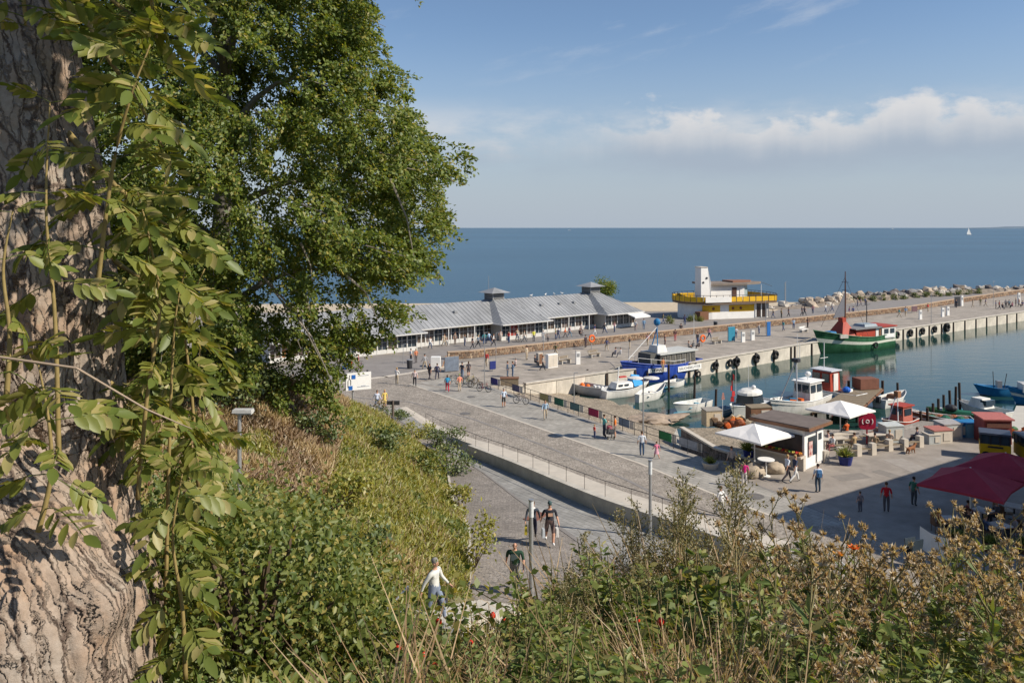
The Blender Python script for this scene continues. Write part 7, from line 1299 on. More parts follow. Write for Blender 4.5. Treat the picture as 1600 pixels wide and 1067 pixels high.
for i in range(16): p = W(1290+i*17, 477-i*1.05-1.0*(i > 8)); round_tree('bush', 'low dark shrub growing between boulders on the breakwater bank', p+Vector((-1, 2.0, .2)), .9, 1.0, 320, ML_dark, 50+i, .3, .04, 'shrubs on the breakwater bank', 'bush')
# planters
def planter(label, p, pot, r=.4, h=.55, palm=True, sd=1):
    t = thing('planter', label, 'planter', p); MB().lathe([(r*.75, 0), (r, h), (r*.9, h), (r*.85, h-.06)], 16, (0, 0, 0)).build('pot', pot, t, False); rng = np.random.default_rng(sd); n = 160
    a = rng.uniform(0, 6.28, n); el = rng.uniform(.3, 1.4, n); d = np.stack([np.cos(a)*np.cos(el), np.sin(a)*np.cos(el), np.sin(el)], 1); P = np.tile([[0, 0, h-.05]], (n, 1))+rng.normal(size=(n, 3))*np.array([.1, .1, .02]); V, F = leaf_quads(P, d, rand_dir(n, rng), rng.uniform(.5, 1.0, n)*(1.0 if palm else .55), .07); np_obj('foliage', V, F, ML_weed, t)
NV = mat('pot_blue', (.02, .03, .16), .4); planter('blue pot with a yellowing palm at the kiosk corner of the yard', W(1321, 726), NV, .5, .6, True, 1); planter('blue pot with a leafy plant under the white parasol', W(1170, 716), NV, .42, .6, True, 2); planter('shallow stone bowl planter in the shade by the ramp', W(1110, 731), M_pale, .6, .4, False, 3)
for i, (dx, dy) in enumerate(((-1.9, -2.2), (-.7, -3.0), (.9, -3.2))): planter(('green planter trough behind the windbreak', 'leafy planter beside the windbreak end', 'leafy planter at the terrace front')[i], (25.1+dx, 43.6+dy, 0), M_brown, .4, .5, False, 10+i)
# ---- hillside cover
def scatter(n, x0, x1, y0, y1, rng, keep=None):
    X = rng.uniform(x0, x1, n); Y = rng.uniform(y0, y1, n); Z = HT(X, Y); ok = Z > .02
    for lane in (LANE, STAIR):
        for (ax, ay, az, ah), (bx, by, bz, bh) in zip(lane, lane[1:]):
            dx, dy = bx-ax, by-ay; t = np.clip(((X-ax)*dx+(Y-ay)*dy)/(dx*dx+dy*dy), 0, 1); ok &= np.hypot(X-ax-t*dx, Y-ay-t*dy) > (ah+t*(bh-ah))+.35
    if keep is not None: ok &= keep(X, Y)
    return np.stack([X, Y, Z], 1)[ok]
def pix(P): return HX+P[:, 0]/P[:, 1]*FP, HY+(EYE-P[:, 2])/P[:, 1]*FP
rng = np.random.default_rng(5)
def tufts(name, label, P, h0, h1, w, m, per=1, lean=.5, bend=(0, 0, 0), tilt=None):
    P = np.repeat(P, per, axis=0)+RNG.normal(size=(len(P)*per, 3))*np.array([.07, .07, 0]); n = len(P); d = unit(RNG.normal(size=(n, 3))*np.array([lean, lean, .15])+np.array([bend[0], bend[1], 1])); hh = RNG.uniform(h0, h1, n); V, F = leaf_quads(P, d, unit(RNG.normal(size=(n, 3))*.45+SUNV), hh, RNG.uniform(.6, 1.4, n)*w, .3)
    return tag(np_obj(name, V, F, m), label, 'grass', kind='stuff')
HILL = scatter(150000, -24, 3, 15, 73, rng); px_, py_ = pix(HILL)
dryz = ((px_ < 540-(py_-640)*.22) & (py_ > 570) & (py_ < 790)) ; dn = vnoise(HILL[:, 0], HILL[:, 1], 2.2, 9)
dry = dryz & (dn > .46); brown = dryz & (dn <= .46) & (dn > .26); grn = ~dryz | (dn <= .26)
strip_dry = grn & (vnoise(HILL[:, 0], HILL[:, 1], 3.1, 14) > .66); 
tufts('dry_grass', 'straw coloured dry grass on the upper spur slope', HILL[dry], .25, .6, .05, ML_dry, 3, .6); tufts('brown_scrub', 'dead brown scrub on the upper spur slope', HILL[brown], .2, .55, .06, ML_brown, 3, .9); G_ = HILL[grn]; gn = vnoise(G_[:, 0], G_[:, 1], 1.3, 21)*.6+vnoise(G_[:, 0], G_[:, 1], .5, 22)*.4; tufts('grass', 'yellow green grass covering the spur slope', G_[gn > .38], .12, .42, .06, ML_grass, 2, .95); tufts('ground_cover', 'low leafy herbs in darker patches on the spur slope', G_[(gn <= .44)], .08, .24, .11, ML_bush, 2, 1.4); tufts('dry_litter', 'thin brown stalks standing in the slope grass', G_[(gn > .55)][::5], .3, .75, .025, ML_brown, 1, .5); tufts('dry_grass', 'faded straw tufts among the green slope grass', HILL[strip_dry], .2, .45, .05, ML_dry, 1, .6)
# leafy shrubs on the slope
def shrub(label, p, r, h, n, m, seed, ls=.14, name='shrub', group=None, near=False):
    t = thing(name, label, 'shrub', p, 0, group); rng = np.random.default_rng(seed); k = max(5, int(n/70)); cs = rand_dir(k, rng)*rng.uniform(.3, 1, (k, 1))**.5*np.array([r, r, h*.5])+np.array([0, 0, h*.5]); cs[:, 2] = np.maximum(cs[:, 2], .1); idx = rng.integers(0, k, n); P = cs[idx]+rng.normal(size=(n, 3))*np.array([r, r, h*.6])*.2
    V, F = leaf_quads(P, rand_dir(n, rng)+np.array([0, 0, -.2]), unit(rng.normal(size=(n, 3))*.6+SUNV*.8), rng.uniform(.6, 1.25, n)*ls, rng.uniform(.6, 1.2, n)*ls*.62, .15, big=near); np_obj('foliage', V, F, m, t); st_ = MB()
    for j in range(min(k, 22)): st_.tube([(0, 0, -.2), tuple(cs[j]*.5+np.array([0, 0, .05])), tuple(cs[j])], [.03, .02, .008], 4)
    st_.build('stem', mat('shrub_stem', (.10, .07, .045), .9), t); return t
def on_hill(px, py, Y0):                                   # walk along the pixel ray until it meets the slope
    for k in range(400):
        Y = 3+k*.2; p = D(px, py, Y)
        if p.z < float(HT(p.x, p.y)[0]): return Vector((p.x, p.y, float(HT(p.x, p.y)[0])))
    return D(px, py, Y0)
for i, (x, y, r, h, l) in enumerate(((690, 705, 1.5, 1.6, 'rounded dark shrub at the top edge of the path'), (705, 745, 1.5, 1.7, 'dense green shrub overhanging the path bend'), (650, 690, 1.5, 1.3, 'bushy shrub on the spur edge below the light column sign'), (600, 700, 1.4, 1.2, 'spreading shrub in the middle of the green slope'), (660, 740, 1.3, 1.1, 'low shrub on the slope behind the path bend'), (715, 800, 1.0, 1.2, 'grassy shrub at the foot of the slope by the path'), (620, 660, 1.2, 1.0, 'low shrub on the crest of the spur beside the path head'), (490, 690, 1.4, 1.2, 'dark bramble bush among the dry scrub'), (440, 640, 1.6, 1.4, 'brown leaved bush under the beech boughs'), (400, 620, 2.0, 1.8, 'dense dark bush below the beech trunk'), (350, 640, 2.2, 2.2, 'dark thicket behind the flat headed lamp'), (520, 800, 1.6, 1.3, 'leafy bush low on the slope above the stairway'), (565, 860, .9, .7, 'leafy bush just above the stairway handrail'))):
    p = on_hill(x, y, 40); ml = [ML_dark, ML_bush, ML_grass][i % 3] if i not in (8,) else ML_brown; shrub(l, p, r, h, int(700*r), ML_dark if i in (1, 7, 9, 10) else ml, 70+i, .20)
p = Vector((-1.55, 33.5, 2.4)); shrub('yellow green sapling branch reaching over the path edge', p, .9, 2.1, 420, ML_grass, 99, .2)
p = on_hill(612, 668, 60); t = thing('rose_bush', 'scraggy bush with a rust red crown beside the signpost', 'shrub', W(597, 660)); rng2 = np.random.default_rng(8); n = 300; P = rng2.normal(size=(n, 3))*np.array([.5, .5, .4])+np.array([0, 0, .8]); V, F = leaf_quads(P, rand_dir(n, rng2), rand_dir(n, rng2), .2, .13); np_obj('foliage', V, F, ML_dark, t); n = 60; P = rng2.normal(size=(n, 3))*np.array([.4, .3, .08])+np.array([.3, 0, 1.7]); V, F = leaf_quads(P, rand_dir(n, rng2), rand_dir(n, rng2), .2, .14); np_obj('rust_leaves', V, F, ML_brown, t); MB().tube([(0, 0, -.3), (.1, 0, 1.5)], .03, 5).build('stem', M_brown, t)
# ---- near shrubs at the lower left (elder / maple like, broad leaves)
for i, (x, y, Y, r, h, n, l) in enumerate(((300, 900, 9, 1.0, 1.9, 2300, 'broad leaved green bush rising beside the old tree roots'), (430, 930, 11, 1.5, 2.3, 3200, 'dense leafy maple bush in the hollow below the lamp'), (490, 905, 13, 1.1, 1.6, 2200, 'leafy bush in front of the stairway landing'), (415, 870, 14, 1.2, 1.2, 1800, 'leafy bush beside the lamp pole foot'), (340, 1010, 6, .9, 1.3, 1800, 'low green bush at the foot of the old tree'), (515, 860, 16, .9, 1.0, 1200, 'spreading green bush above the handrail'), (290, 830, 12, 1.1, 1.6, 1600, 'leafy bush behind the old trunk under the lamp'), (470, 1030, 7, .9, .9, 1200, 'low leafy bush at the slope edge by the rose hips'), (230, 980, 5, .55, 1.0, 900, 'small leafy bush growing from the old tree base'), (400, 1040, 4.2, .6, .8, 1300, 'low leafy bush below the tall ash shoot'), (520, 1075, 4.6, .5, .5, 1000, 'low leafy bush beside the rose with a red hip'), (590, 1085, 5.5, .45, .4, 900, 'low leafy bush at the brink of the bank'))):
    p = D(x, y, Y); g = float(HT(p.x, p.y)[0]); p.z = min(g, p.z-h*.5) if p.z-h*.5 > g-1.2 else g; p.z = g if p.z < g-.6 else p.z; hh = max(h, (D(x, y, Y).z-g)+h*.5); shrub(l, (p.x, p.y, g), r, hh, int(n*(2.7 if Y > 6 else 3.8)), ML_bush, 120+i, min(.10, .020+.0055*Y), near=True)
# ---- foreground weeds, variants sharing mesh data
def stemmed(kind, seed):
    rng = np.random.default_rng(seed); pr = random.Random(seed); LV = Leaves(); HD = Leaves(); st_ = MB(); H = {'mug': 1.45, 'thistle': 1.25, 'herb': .8, 'nettle': .7}[kind]*pr.uniform(.9, 1.1); ln = Vector((pr.uniform(-.12, .12), pr.uniform(-.12, .12), 1)); 
    nst = {'mug': 2, 'thistle': 2, 'herb': 4, 'nettle': 5}[kind]
    for s_ in range(nst):
        ax = Vector((ln.x+pr.uniform(-.2, .2), ln.y+pr.uniform(-.2, .2), 1)).normalized(); h = H*pr.uniform(.75, 1.05); b0 = Vector((pr.uniform(-.08, .08), pr.uniform(-.08, .08), -.1)); P0 = [b0+ax*(h*k/5)+Vector((0, 0, 0)) for k in range(6)]; st_.tube(P0, [.009, .008, .007, .006, .004, .002], 5)
        if kind == 'mug':
            nb_ = 30
            for k in range(nb_):
                f = .28+.72*k/nb_; o = b0+ax*h*f; a = pr.uniform(0, 6.28); L_ = .38*(1.06-f)*h*pr.uniform(.8, 1.2)+.05; d = Vector((math.cos(a)*.7, math.sin(a)*.7, .85)).normalized(); e = o+d*L_; st_.tube([o, e], [.003, .001], 3); n = int(48*L_/.3)+8
                tt = rng.uniform(.1, 1, n); P = np.array(o)[None]+np.outer(tt, np.array(d)*L_)+rng.normal(size=(n, 3))*.011; V, F = leaf_quads(P, unit(rng.normal(size=(n, 3))+np.array(d)), rand_dir(n, rng), rng.uniform(.012, .026, n), .010); HD.add(V, F)
            n = 70; tt = rng.uniform(.05, .6, n); P = np.array(b0)[None]+np.outer(tt, np.array(ax)*h); V, F = leaf_quads(P, rand_dir(n, rng)+np.array([0, 0, .1]), rand_dir(n, rng), rng.uniform(.05, .11, n), .022); LV.add(V, F)
        elif kind == 'thistle':
            heads = []
            for k in range(7):
                f = .64+.36*k/6; o = b0+ax*h*f; a = pr.uniform(0, 6.28); L_ = (.30*(1.15-f)+.06)*h; d = Vector((math.cos(a)*.55, math.sin(a)*.55, .85)).normalized(); e = o+d*L_; st_.tube([o, o.lerp(e, .6)+Vector((0, 0, -.01)), e], [.004, .003, .002], 4); heads.append(e)
                for q in range(pr.choice((0, 1, 1, 2))): e2 = o.lerp(e, .7)+Vector((pr.uniform(-.06, .06), pr.uniform(-.06, .06), pr.uniform(.03, .10))); st_.tube([o.lerp(e, .6), e2], [.002, .0015], 3); heads.append(e2)
            for e in heads:
                n = 30; d = unit(rng.normal(size=(n, 3))*.75+np.array([0, 0, .6])); P = np.tile(np.array(e), (n, 1)); V, F = leaf_quads(P, d, rand_dir(n, rng), rng.uniform(.014, .034, n), .009, .3); HD.add(V, F)
            n = 130; tt = rng.uniform(.05, .9, n); P = np.array(b0)[None]+np.outer(tt, np.array(ax)*h); V, F = leaf_quads(P, unit(rng.normal(size=(n, 3))*np.array([1, 1, .4])+np.array([0, 0, .2])), unit(rng.normal(size=(n, 3))*.4+np.array([0, 0, 1])), rng.uniform(.05, .12, n), .026); LV.add(V, F)
        else:
            nn = 16 if kind == 'herb' else 15
            for k in range(nn):
                f = .12+.88*k/nn; o = np.array(b0+ax*h*f); n = 7; a = rng.uniform(0, 6.28, n); d = np.stack([np.cos(a), np.sin(a), rng.uniform(-.3, .5, n)], 1); sz = (.062*(1.2-f*.8)+.015)*rng.uniform(.7, 1.2, n); V, F = leaf_quads(np.tile(o, (n, 1))+d*.015, d, unit(rng.normal(size=(n, 3))*.35+SUNV*.9+np.array([0, 0, .3])), sz, sz*(.36 if kind == 'herb' else .55), .12, big=True); LV.add(V, F)
    return LV, HD, st_
def plant_proto(name, kind, seed, cat='plant'):
    LV, HD, st_ = stemmed(kind, seed); t = thing(name, 'x', cat); st_.build('stem', ML_stem, t)
    if LV.V: tag(LV.build('leaves', ML_weed if kind != 'mug' else ML_mug, t), kind='stuff')
    if HD.V: tag(HD.build('seed_heads', ML_fluff if kind == 'thistle' else ML_mug, t), kind='stuff')
    return t
def grass_proto(seed, mat_, h=.8, n=170):
    rng = np.random.default_rng(seed); t = thing('grass_tussock', 'x', 'grass'); LV = Leaves(); a = rng.uniform(0, 6.28, n); out = rng.uniform(.1, .65, n); P = rng.normal(size=(n, 3))*np.array([.09, .09, .01]); d1 = unit(np.stack([np.cos(a)*out, np.sin(a)*out, np.ones(n)], 1)); L1 = rng.uniform(.4, .8, n)*h; mid = P+d1*L1[:, None]*.6; d2 = unit(d1+np.stack([np.cos(a)*out, np.sin(a)*out, -.5*np.ones(n)], 1)*.9); tip = mid+d2*L1[:, None]*.55
    S = unit(np.cross(d1, rand_dir(n, rng)))*.0045; V = np.concatenate([P-S, P+S, mid+S*.9, mid-S*.9, mid-S*.9, mid+S*.9, tip+S*.15, tip-S*.15], 1).reshape(-1, 3); F = np.arange(8*n).reshape(-1, 4); LV.add(V, F); LV.build('blades', mat_, t); return t
PROT = {'mug': [plant_proto('mugwort_plant', 'mug', 200+i) for i in range(4)], 'thistle': [plant_proto('thistle_plant', 'thistle', 220+i) for i in range(5)], 'herb': [plant_proto('weed_plant', 'herb', 240+i) for i in range(4)], 'nettle': [plant_proto('nettle_plant', 'nettle', 260+i) for i in range(4)], 'straw': [grass_proto(280+i, ML_straw, .85) for i in range(3)], 'green': [grass_proto(290+i, ML_grass, .6) for i in range(2)]}
LABP = {'mug': ('feathery brown-green mugwort plant rising from the weedy bank', 'mugwort plants on the bank'), 'thistle': ('thistle gone to seed with tan fluffy heads on the weedy bank', 'thistles gone to seed on the bank'), 'herb': ('narrow leaved green weed growing thickly on the bank', 'narrow leaved weeds on the bank'), 'nettle': ('broad leaved green nettle growing on the bank', 'nettles on the bank'), 'straw': ('tussock of straw coloured dead grass on the bank', 'dead grass tussocks on the bank'), 'green': ('tussock of fresh green grass on the bank', 'green grass tussocks on the bank')}
USED = {}
def put(kind, x, y, s, pr):
    k = pr.randrange(len(PROT[kind])); o = PROT[kind][k]
    if (kind, k) in USED: o = copy_tree(o)
    USED[(kind, k)] = 1; z = float(HT(x, y)[0]); o.location = (x, y, z-.03); o.rotation_euler = (pr.uniform(-.1, .1), pr.uniform(-.1, .1), pr.uniform(0, 6.28)); o.scale = (s, s, s*pr.uniform(.9, 1.1)); tag(o, LABP[kind][0], None, LABP[kind][1])
pr = random.Random(77)
def top_px(x, y, h): z = float(HT(x, y)[0])+h; return HX+x/y*FP, HY+(EYE-z)/y*FP
def skyline(px):                                          # photo line above which the weeds only reach singly
    return np.interp(px, [400, 540, 620, 700, 780, 850, 920, 1000, 1100, 1200, 1240, 1300, 1400, 1500, 1600, 1800], [1060, 1040, 1005, 985, 935, 880, 850, 836, 850, 872, 850, 855, 858, 850, 838, 820])
cnt = {k: 0 for k in PROT}; LIM = {'mug': 34, 'thistle': 34, 'herb': 250, 'nettle': 215, 'straw': 62, 'green': 40}; HH = {'mug': 1.45, 'thistle': 1.25, 'herb': .8, 'nettle': .7, 'straw': .6, 'green': .45}
for tr_ in range(9000):
    y = 2.3+pr.random()**1.3*8; x = pr.uniform(-.5*y, .72*y); ppx = HX+x/y*FP
    if ppx < 380: continue
    u_ = pr.random()
    if ppx > 1180: kind = 'thistle' if u_ < .08 else 'herb' if u_ < .62 else 'nettle' if u_ < .94 else 'green'
    elif 1020 < ppx < 1200 and u_ < .5: kind = 'straw'
    elif ppx > 860: kind = 'herb' if u_ < .6 else 'nettle' if u_ < .82 else 'straw' if u_ < .94 else 'green'
    elif ppx > 640: kind = 'straw' if u_ < .22 else 'nettle' if u_ < .6 else 'herb' if u_ < .92 else 'green'
    else: kind = 'nettle' if u_ < .7 else 'herb'
    if cnt[kind] >= LIM[kind]: continue
    s = pr.uniform(.75, 1.15); tx, ty = top_px(x, y, HH[kind]*s); sk = float(skyline(ppx))+pr.gauss(0, 12)+(-30 if kind == 'thistle' else 0)
    if ty < sk:
        s2 = s*max(.25, 1-(sk-ty)/FP*y/(HH[kind]*s))
        if s2 < .45: continue
        s = s2
    if ty > 1120: continue
    put(kind, x, y, s, pr); cnt[kind] += 1
# tall mugwort plumes and leading thistles, by where their tips reach
for tx, ty, Y in ((955, 752, 7.0), (985, 785, 6.3), (1012, 790, 6.8), (1060, 728, 6.6), (1075, 722, 7.0), (1095, 760, 6.2), (1118, 735, 6.9), (1135, 790, 6.3), (1160, 780, 7.0), (1185, 765, 6.6), (1210, 800, 6.4), (1035, 815, 6.0), (1150, 820, 5.8), (1080, 790, 5.8), (1000, 830, 5.6), (1235, 830, 6.2), (1225, 800, 6.8)):
    p = D(tx, ty, Y); g = float(HT(p.x, p.y)[0]); put('mug', p.x, Y, max(.5, min(1.5, (p.z-g)/1.42)), pr)
for k in range(150):
    tx = pr.uniform(800, 1250); ty = float(skyline(tx))+abs(pr.gauss(0, 28))-6; Y = pr.uniform(4.6, 7.2); p = D(tx, ty, Y); g = float(HT(p.x, p.y)[0]); kind = pr.choices(('herb', 'nettle', 'straw', 'mug'), (.46, .3, .07, .17))[0]; s_ = (p.z-g)/HH[kind]
    if s_ < .3: continue
    if cnt.get(kind, 0) >= 299 and kind == 'herb': kind = 'nettle'; s_ = (p.z-g)/HH[kind]
    put(kind, p.x, Y, min(1.9, s_), pr); cnt[kind] = cnt.get(kind, 0)+1
for tx, ty, Y in ((1262, 800, 5.2), (1290, 775, 5.0), (1310, 770, 5.2), (1345, 782, 5.0), (1370, 775, 5.1), (1395, 790, 4.9), (1420, 800, 5.2), (1445, 830, 4.6), (1475, 820, 4.9), (1500, 805, 5.1), (1530, 812, 4.8), (1560, 808, 5.0), (1585, 800, 4.7), (1330, 830, 4.5), (1280, 830, 4.6), (1410, 835, 4.4), (1545, 840, 4.3), (1490, 850, 4.2), (1372, 850, 4.3), (1240, 850, 4.8), (1590, 850, 4.0), (1450, 870, 4.0), (1520, 880, 3.8), (1320, 880, 4.0)):
    p = D(tx, ty, Y); g = float(HT(p.x, p.y)[0]); put('thistle', p.x, Y, max(.5, min(1.6, (p.z-g)/1.2)), pr)
BANK = scatter(90000, -3.5, 12, 1.8, 14, np.random.default_rng(31), lambda X, Y: (X > -.55*Y) & (X < .8*Y)); tufts('ground_cover', 'low tangled grass and leaves covering the bank under the weeds', BANK[BANK[:, 1] > 2.6], .05, .16, .028, ML_weed, 2, 1.1); BANKR = BANK[pix(BANK)[0] > 600]; tufts('dry_litter', 'dead grass litter between the weeds on the bank', BANKR[::3], .1, .3, .012, ML_straw, 2, 1.0)
# rose hips and the orange flowers
def hips(label, p, n, seed):
    t = thing('rose_bush', label, 'shrub', p); r_ = random.Random(seed); rg = np.random.default_rng(seed); m_ = 420; P = np.clip(rg.normal(size=(m_, 3)), -1.6, 1.6)*np.array([.25, .2, .2])+np.array([0, 0, .45]); V, F = leaf_quads(P, rand_dir(m_, rg), unit(rg.normal(size=(m_, 3))*.5+np.array([0, 0, 1])), .055, .038); np_obj('foliage', V, F, ML_bush, t); st_ = MB()
    for k in range(n): q = Vector((r_.gauss(0, .24), r_.gauss(0, .18), .5+r_.gauss(0, .16))); MB().ball(q, .017, 1, 1, 1.2, 8, 6).build('hip', mat('hip_red', (.55, .035, .015), .35), t, True); st_.tube([(0, 0, 0), q*.6, q], [.006, .004, .002], 4)
    st_.build('stem', M_brown, t)
for i, (x, y, Y) in enumerate(((740, 1000, 4.3), (1030, 1062, 3.4), (690, 1040, 3.8), (620, 1030, 4.6))): p = D(x, y, Y); hips(('rose bush with red hips among the dry grass', 'rose bush with crimson hips at the front of the bank', 'rose bush with two hips at the slope edge', 'rose bush with a red hip beside the leafy maple')[i], p-Vector((0, 0, .5)), (7, 5, 6, 5)[i], 300+i)
for x, y, col, l in ((1310, 868, (.80, .36, .01), 'yellow orange flower head among the thistles'), (1334, 858, (.80, .16, .01), 'deep orange flower head among the thistles')):
    p = D(x, y, 4.6); t = thing('flower', l, 'flower', p); MB().tube([(0, 0, -.9), (.02, 0, -.4), (0, 0, 0)], .004, 5).build('stem', ML_stem, t)
    for k in range(12): a = 2*math.pi*k/12; d = np.array([[math.cos(a), math.sin(a), .35+.3*(k % 2)]]); V, F = leaf_quads(np.array([[0, 0, 0]]), d, np.array([[0, 0, 1.]]), .042, .026, .1); np_obj('petal', V, F, leaf_mat('petal_%s' % l[:4], col, tuple(min(1, c*1.2) for c in col), None, .3) if 'petal_%s' % l[:4] not in MATS else MATS['petal_%s' % l[:4]], t)
    MB().ball((0, 0, .012), .015).build('centre', cmat((.35, .12, .02)), t)
# ------------------------------------------------------------------ old tree at the left with bark, shoots and hanging leaves
def bark_mat():
    m = bpy.data.materials.new('old_bark'); m.use_nodes = True; nt = m.node_tree; N = nt.nodes; L = nt.links; p = N['Principled BSDF']; p.inputs['Roughness'].default_value = .95; p.inputs['Specular IOR Level'].default_value = .12
    tc = N.new('ShaderNodeTexCoord')
    def nz(sc, det=6, vec=None):
        n = N.new('ShaderNodeTexNoise'); n.inputs['Scale'].default_value = sc; n.inputs['Detail'].default_value = det; n.inputs['Roughness'].default_value = .68; L.new(vec or tc.outputs['Object'], n.inputs[0]); return n
    def mx(kind, a, b, f=1.0):
        x = N.new('ShaderNodeMixRGB'); x.blend_type = kind
        for i, q in enumerate((f, a, b)):
            if isinstance(q, (int, float)): x.inputs[i].default_value = q
            elif isinstance(q, tuple): x.inputs[i].default_value = q
            else: L.new(q, x.inputs[i])
        return x.outputs[0]
    warp = nz(5, 5); at = N.new('ShaderNodeAttribute'); at.attribute_name = 'barkuv'
    wv = mx('ADD', at.outputs['Vector'], warp.outputs['Color'], .10)
    def cracks(sc, th):
        mp = N.new('ShaderNodeMapping'); mp.inputs['Scale'].default_value = (1, 1, .24); L.new(wv, mp.inputs[0]); v = N.new('ShaderNodeTexVoronoi'); v.feature = 'DISTANCE_TO_EDGE'; v.inputs['Scale'].default_value = sc; L.new(mp.outputs[0], v.inputs['Vector'])
        r = N.new('ShaderNodeMapRange'); r.interpolation_type = 'SMOOTHSTEP'; L.new(v.outputs['Distance'], r.inputs[0]); r.inputs[1].default_value = 0; r.inputs[2].default_value = th; return r.outputs[0]
    c1 = cracks(10.0, .055); c2 = cracks(26.0, .09)
    fine = nz(26, 9); rp = N.new('ShaderNodeValToRGB'); L.new(fine.outputs['Fac'], rp.inputs[0]); e = rp.color_ramp.elements; e[0].position = .28; e[1].position = .74; e[0].color = (.25, .205, .165, 1); e[1].color = (.43, .365, .305, 1)
    warm = nz(2.2, 4); r3 = N.new('ShaderNodeValToRGB'); L.new(warm.outputs['Fac'], r3.inputs[0]); r3.color_ramp.elements[0].position = .4; r3.color_ramp.elements[1].position = .66; r3.color_ramp.elements[0].color = (1, 1, 1, 1); r3.color_ramp.elements[1].color = (1.0, .80, .66, 1)
    col = mx('MULTIPLY', rp.outputs[0], r3.outputs[0]); lich = nz(7, 6); r4 = N.new('ShaderNodeMapRange'); L.new(lich.outputs['Fac'], r4.inputs[0]); r4.inputs[1].default_value = .58; r4.inputs[2].default_value = .72; r4.inputs[4].default_value = .35
    col = mx('MIX', col, (.36, .37, .30, 1), r4.outputs[0]); col = mx('MIX', (.24, .19, .15, 1), col, c2); col = mx('MIX', (.13, .095, .075, 1), col, c1); L.new(col, p.inputs['Base Color'])
    h = N.new('ShaderNodeMath'); h.operation = 'MULTIPLY_ADD'; L.new(c1, h.inputs[0]); h.inputs[1].default_value = 1.6; L.new(c2, h.inputs[2]); h2 = N.new('ShaderNodeMath'); h2.operation = 'MULTIPLY_ADD'; L.new(fine.outputs['Fac'], h2.inputs[0]); h2.inputs[1].default_value = .9; L.new(h.outputs[0], h2.inputs[2])
    b = N.new('ShaderNodeBump'); b.inputs['Strength'].default_value = .8; b.inputs['Distance'].default_value = .012; L.new(h2.outputs[0], b.inputs['Height']); L.new(b.outputs[0], p.inputs['Normal']); return m
M_bark = bark_mat()
def trunk_mesh(name, ctrl, parent, nu=220, nv=420, amp=.035, seed=0, lumps=()):
    P = smooth_poly([Vector(c[:3]) for c in ctrl], 8); Rr = np.interp(np.linspace(0, len(ctrl)-1, len(P)), range(len(ctrl)), [c[3] for c in ctrl]); tt = np.linspace(0, len(P)-1, nv); V = np.zeros((nv, nu, 3)); UV = np.zeros((nv, nu, 3)); Ln = 0; ang = np.linspace(0, 2*np.pi, nu, endpoint=False); last = None
    for i, t in enumerate(tt):
        k = min(int(t), len(P)-2); f = t-k; c = P[k].lerp(P[k+1], f); r = np.interp(t, range(len(P)), Rr)
        if last is not None: Ln += (c-last).length
        last = c; d = (P[k+1]-P[k]).normalized(); X = d.cross(Vector((0, 1, 0))).normalized(); Y = X.cross(d)
        for j, a in enumerate(ang):
            ca, sa = math.cos(a), math.sin(a); UV[i, j] = (ca*r*1.0+seed, sa*r*1.0, Ln); s = Vector((ca*r*9+seed, sa*r*9, Ln*2.2)); w = noise.noise(Vector((ca*2, sa*2, Ln*1.1+seed))); rid = 1-abs(noise.noise(s))*2.6
            dr = .09*r*w-amp*max(0, rid-.45)/.55+.008*noise.noise(s*3.1)
            for lc, lr, lh in lumps:
                dd = (c+X*(r*ca)+Y*(r*sa)-lc).length
                if dd < lr: dr += lh*(.5+.5*math.cos(math.pi*dd/lr))
            pnt = c+X*((r+dr)*ca)+Y*((r+dr)*sa); V[i, j] = pnt
    ii = (np.arange(nv-1)[:, None]*nu+np.arange(nu)[None, :]); jj = (np.arange(nv-1)[:, None]*nu+(np.arange(nu)[None, :]+1) % nu); F = np.stack([ii, jj, jj+nu, ii+nu], -1).reshape(-1, 4); o = np_obj(name, V.reshape(-1, 3), F, M_bark, parent, True); at = o.data.attributes.new('barkuv', 'FLOAT_VECTOR', 'POINT'); at.data.foreach_set('vector', UV.ravel().astype(np.float32)); return o
ot = thing('old_tree', 'massive old tree with furrowed grey bark and leafy shoots on the bank', 'tree', (0, 0, 0))
def C_(px, py, Y, r): p = D(px, py, Y); return (p.x, p.y, p.z, r)
trunk_mesh('trunk', [C_(165, 1250, 3.95, .46), C_(140, 1067, 3.95, .44), C_(92, 880, 3.95, .40), C_(62, 680, 4.0, .40), C_(45, 480, 4.0, .41), C_(22, 300, 4.05, .40), C_(-5, 120, 4.1, .39), C_(-30, -80, 4.2, .37), C_(-60, -400, 4.3, .34)], ot, 260, 560, .022, 3)
stub = D(183, 930, 2.9)
trunk_mesh('root_stem', [C_(45, 1300, 3.3, .56), C_(30, 1067, 3.3, .50), C_(6, 945, 3.3, .48), C_(-80, 800, 3.35, .40), C_(-150, 660, 3.4, .37), C_(-220, 480, 3.5, .34), C_(-300, 200, 3.6, .3)], ot, 300, 460, .018, 17, [(D(178, 935, 3.2), .20, .10)])
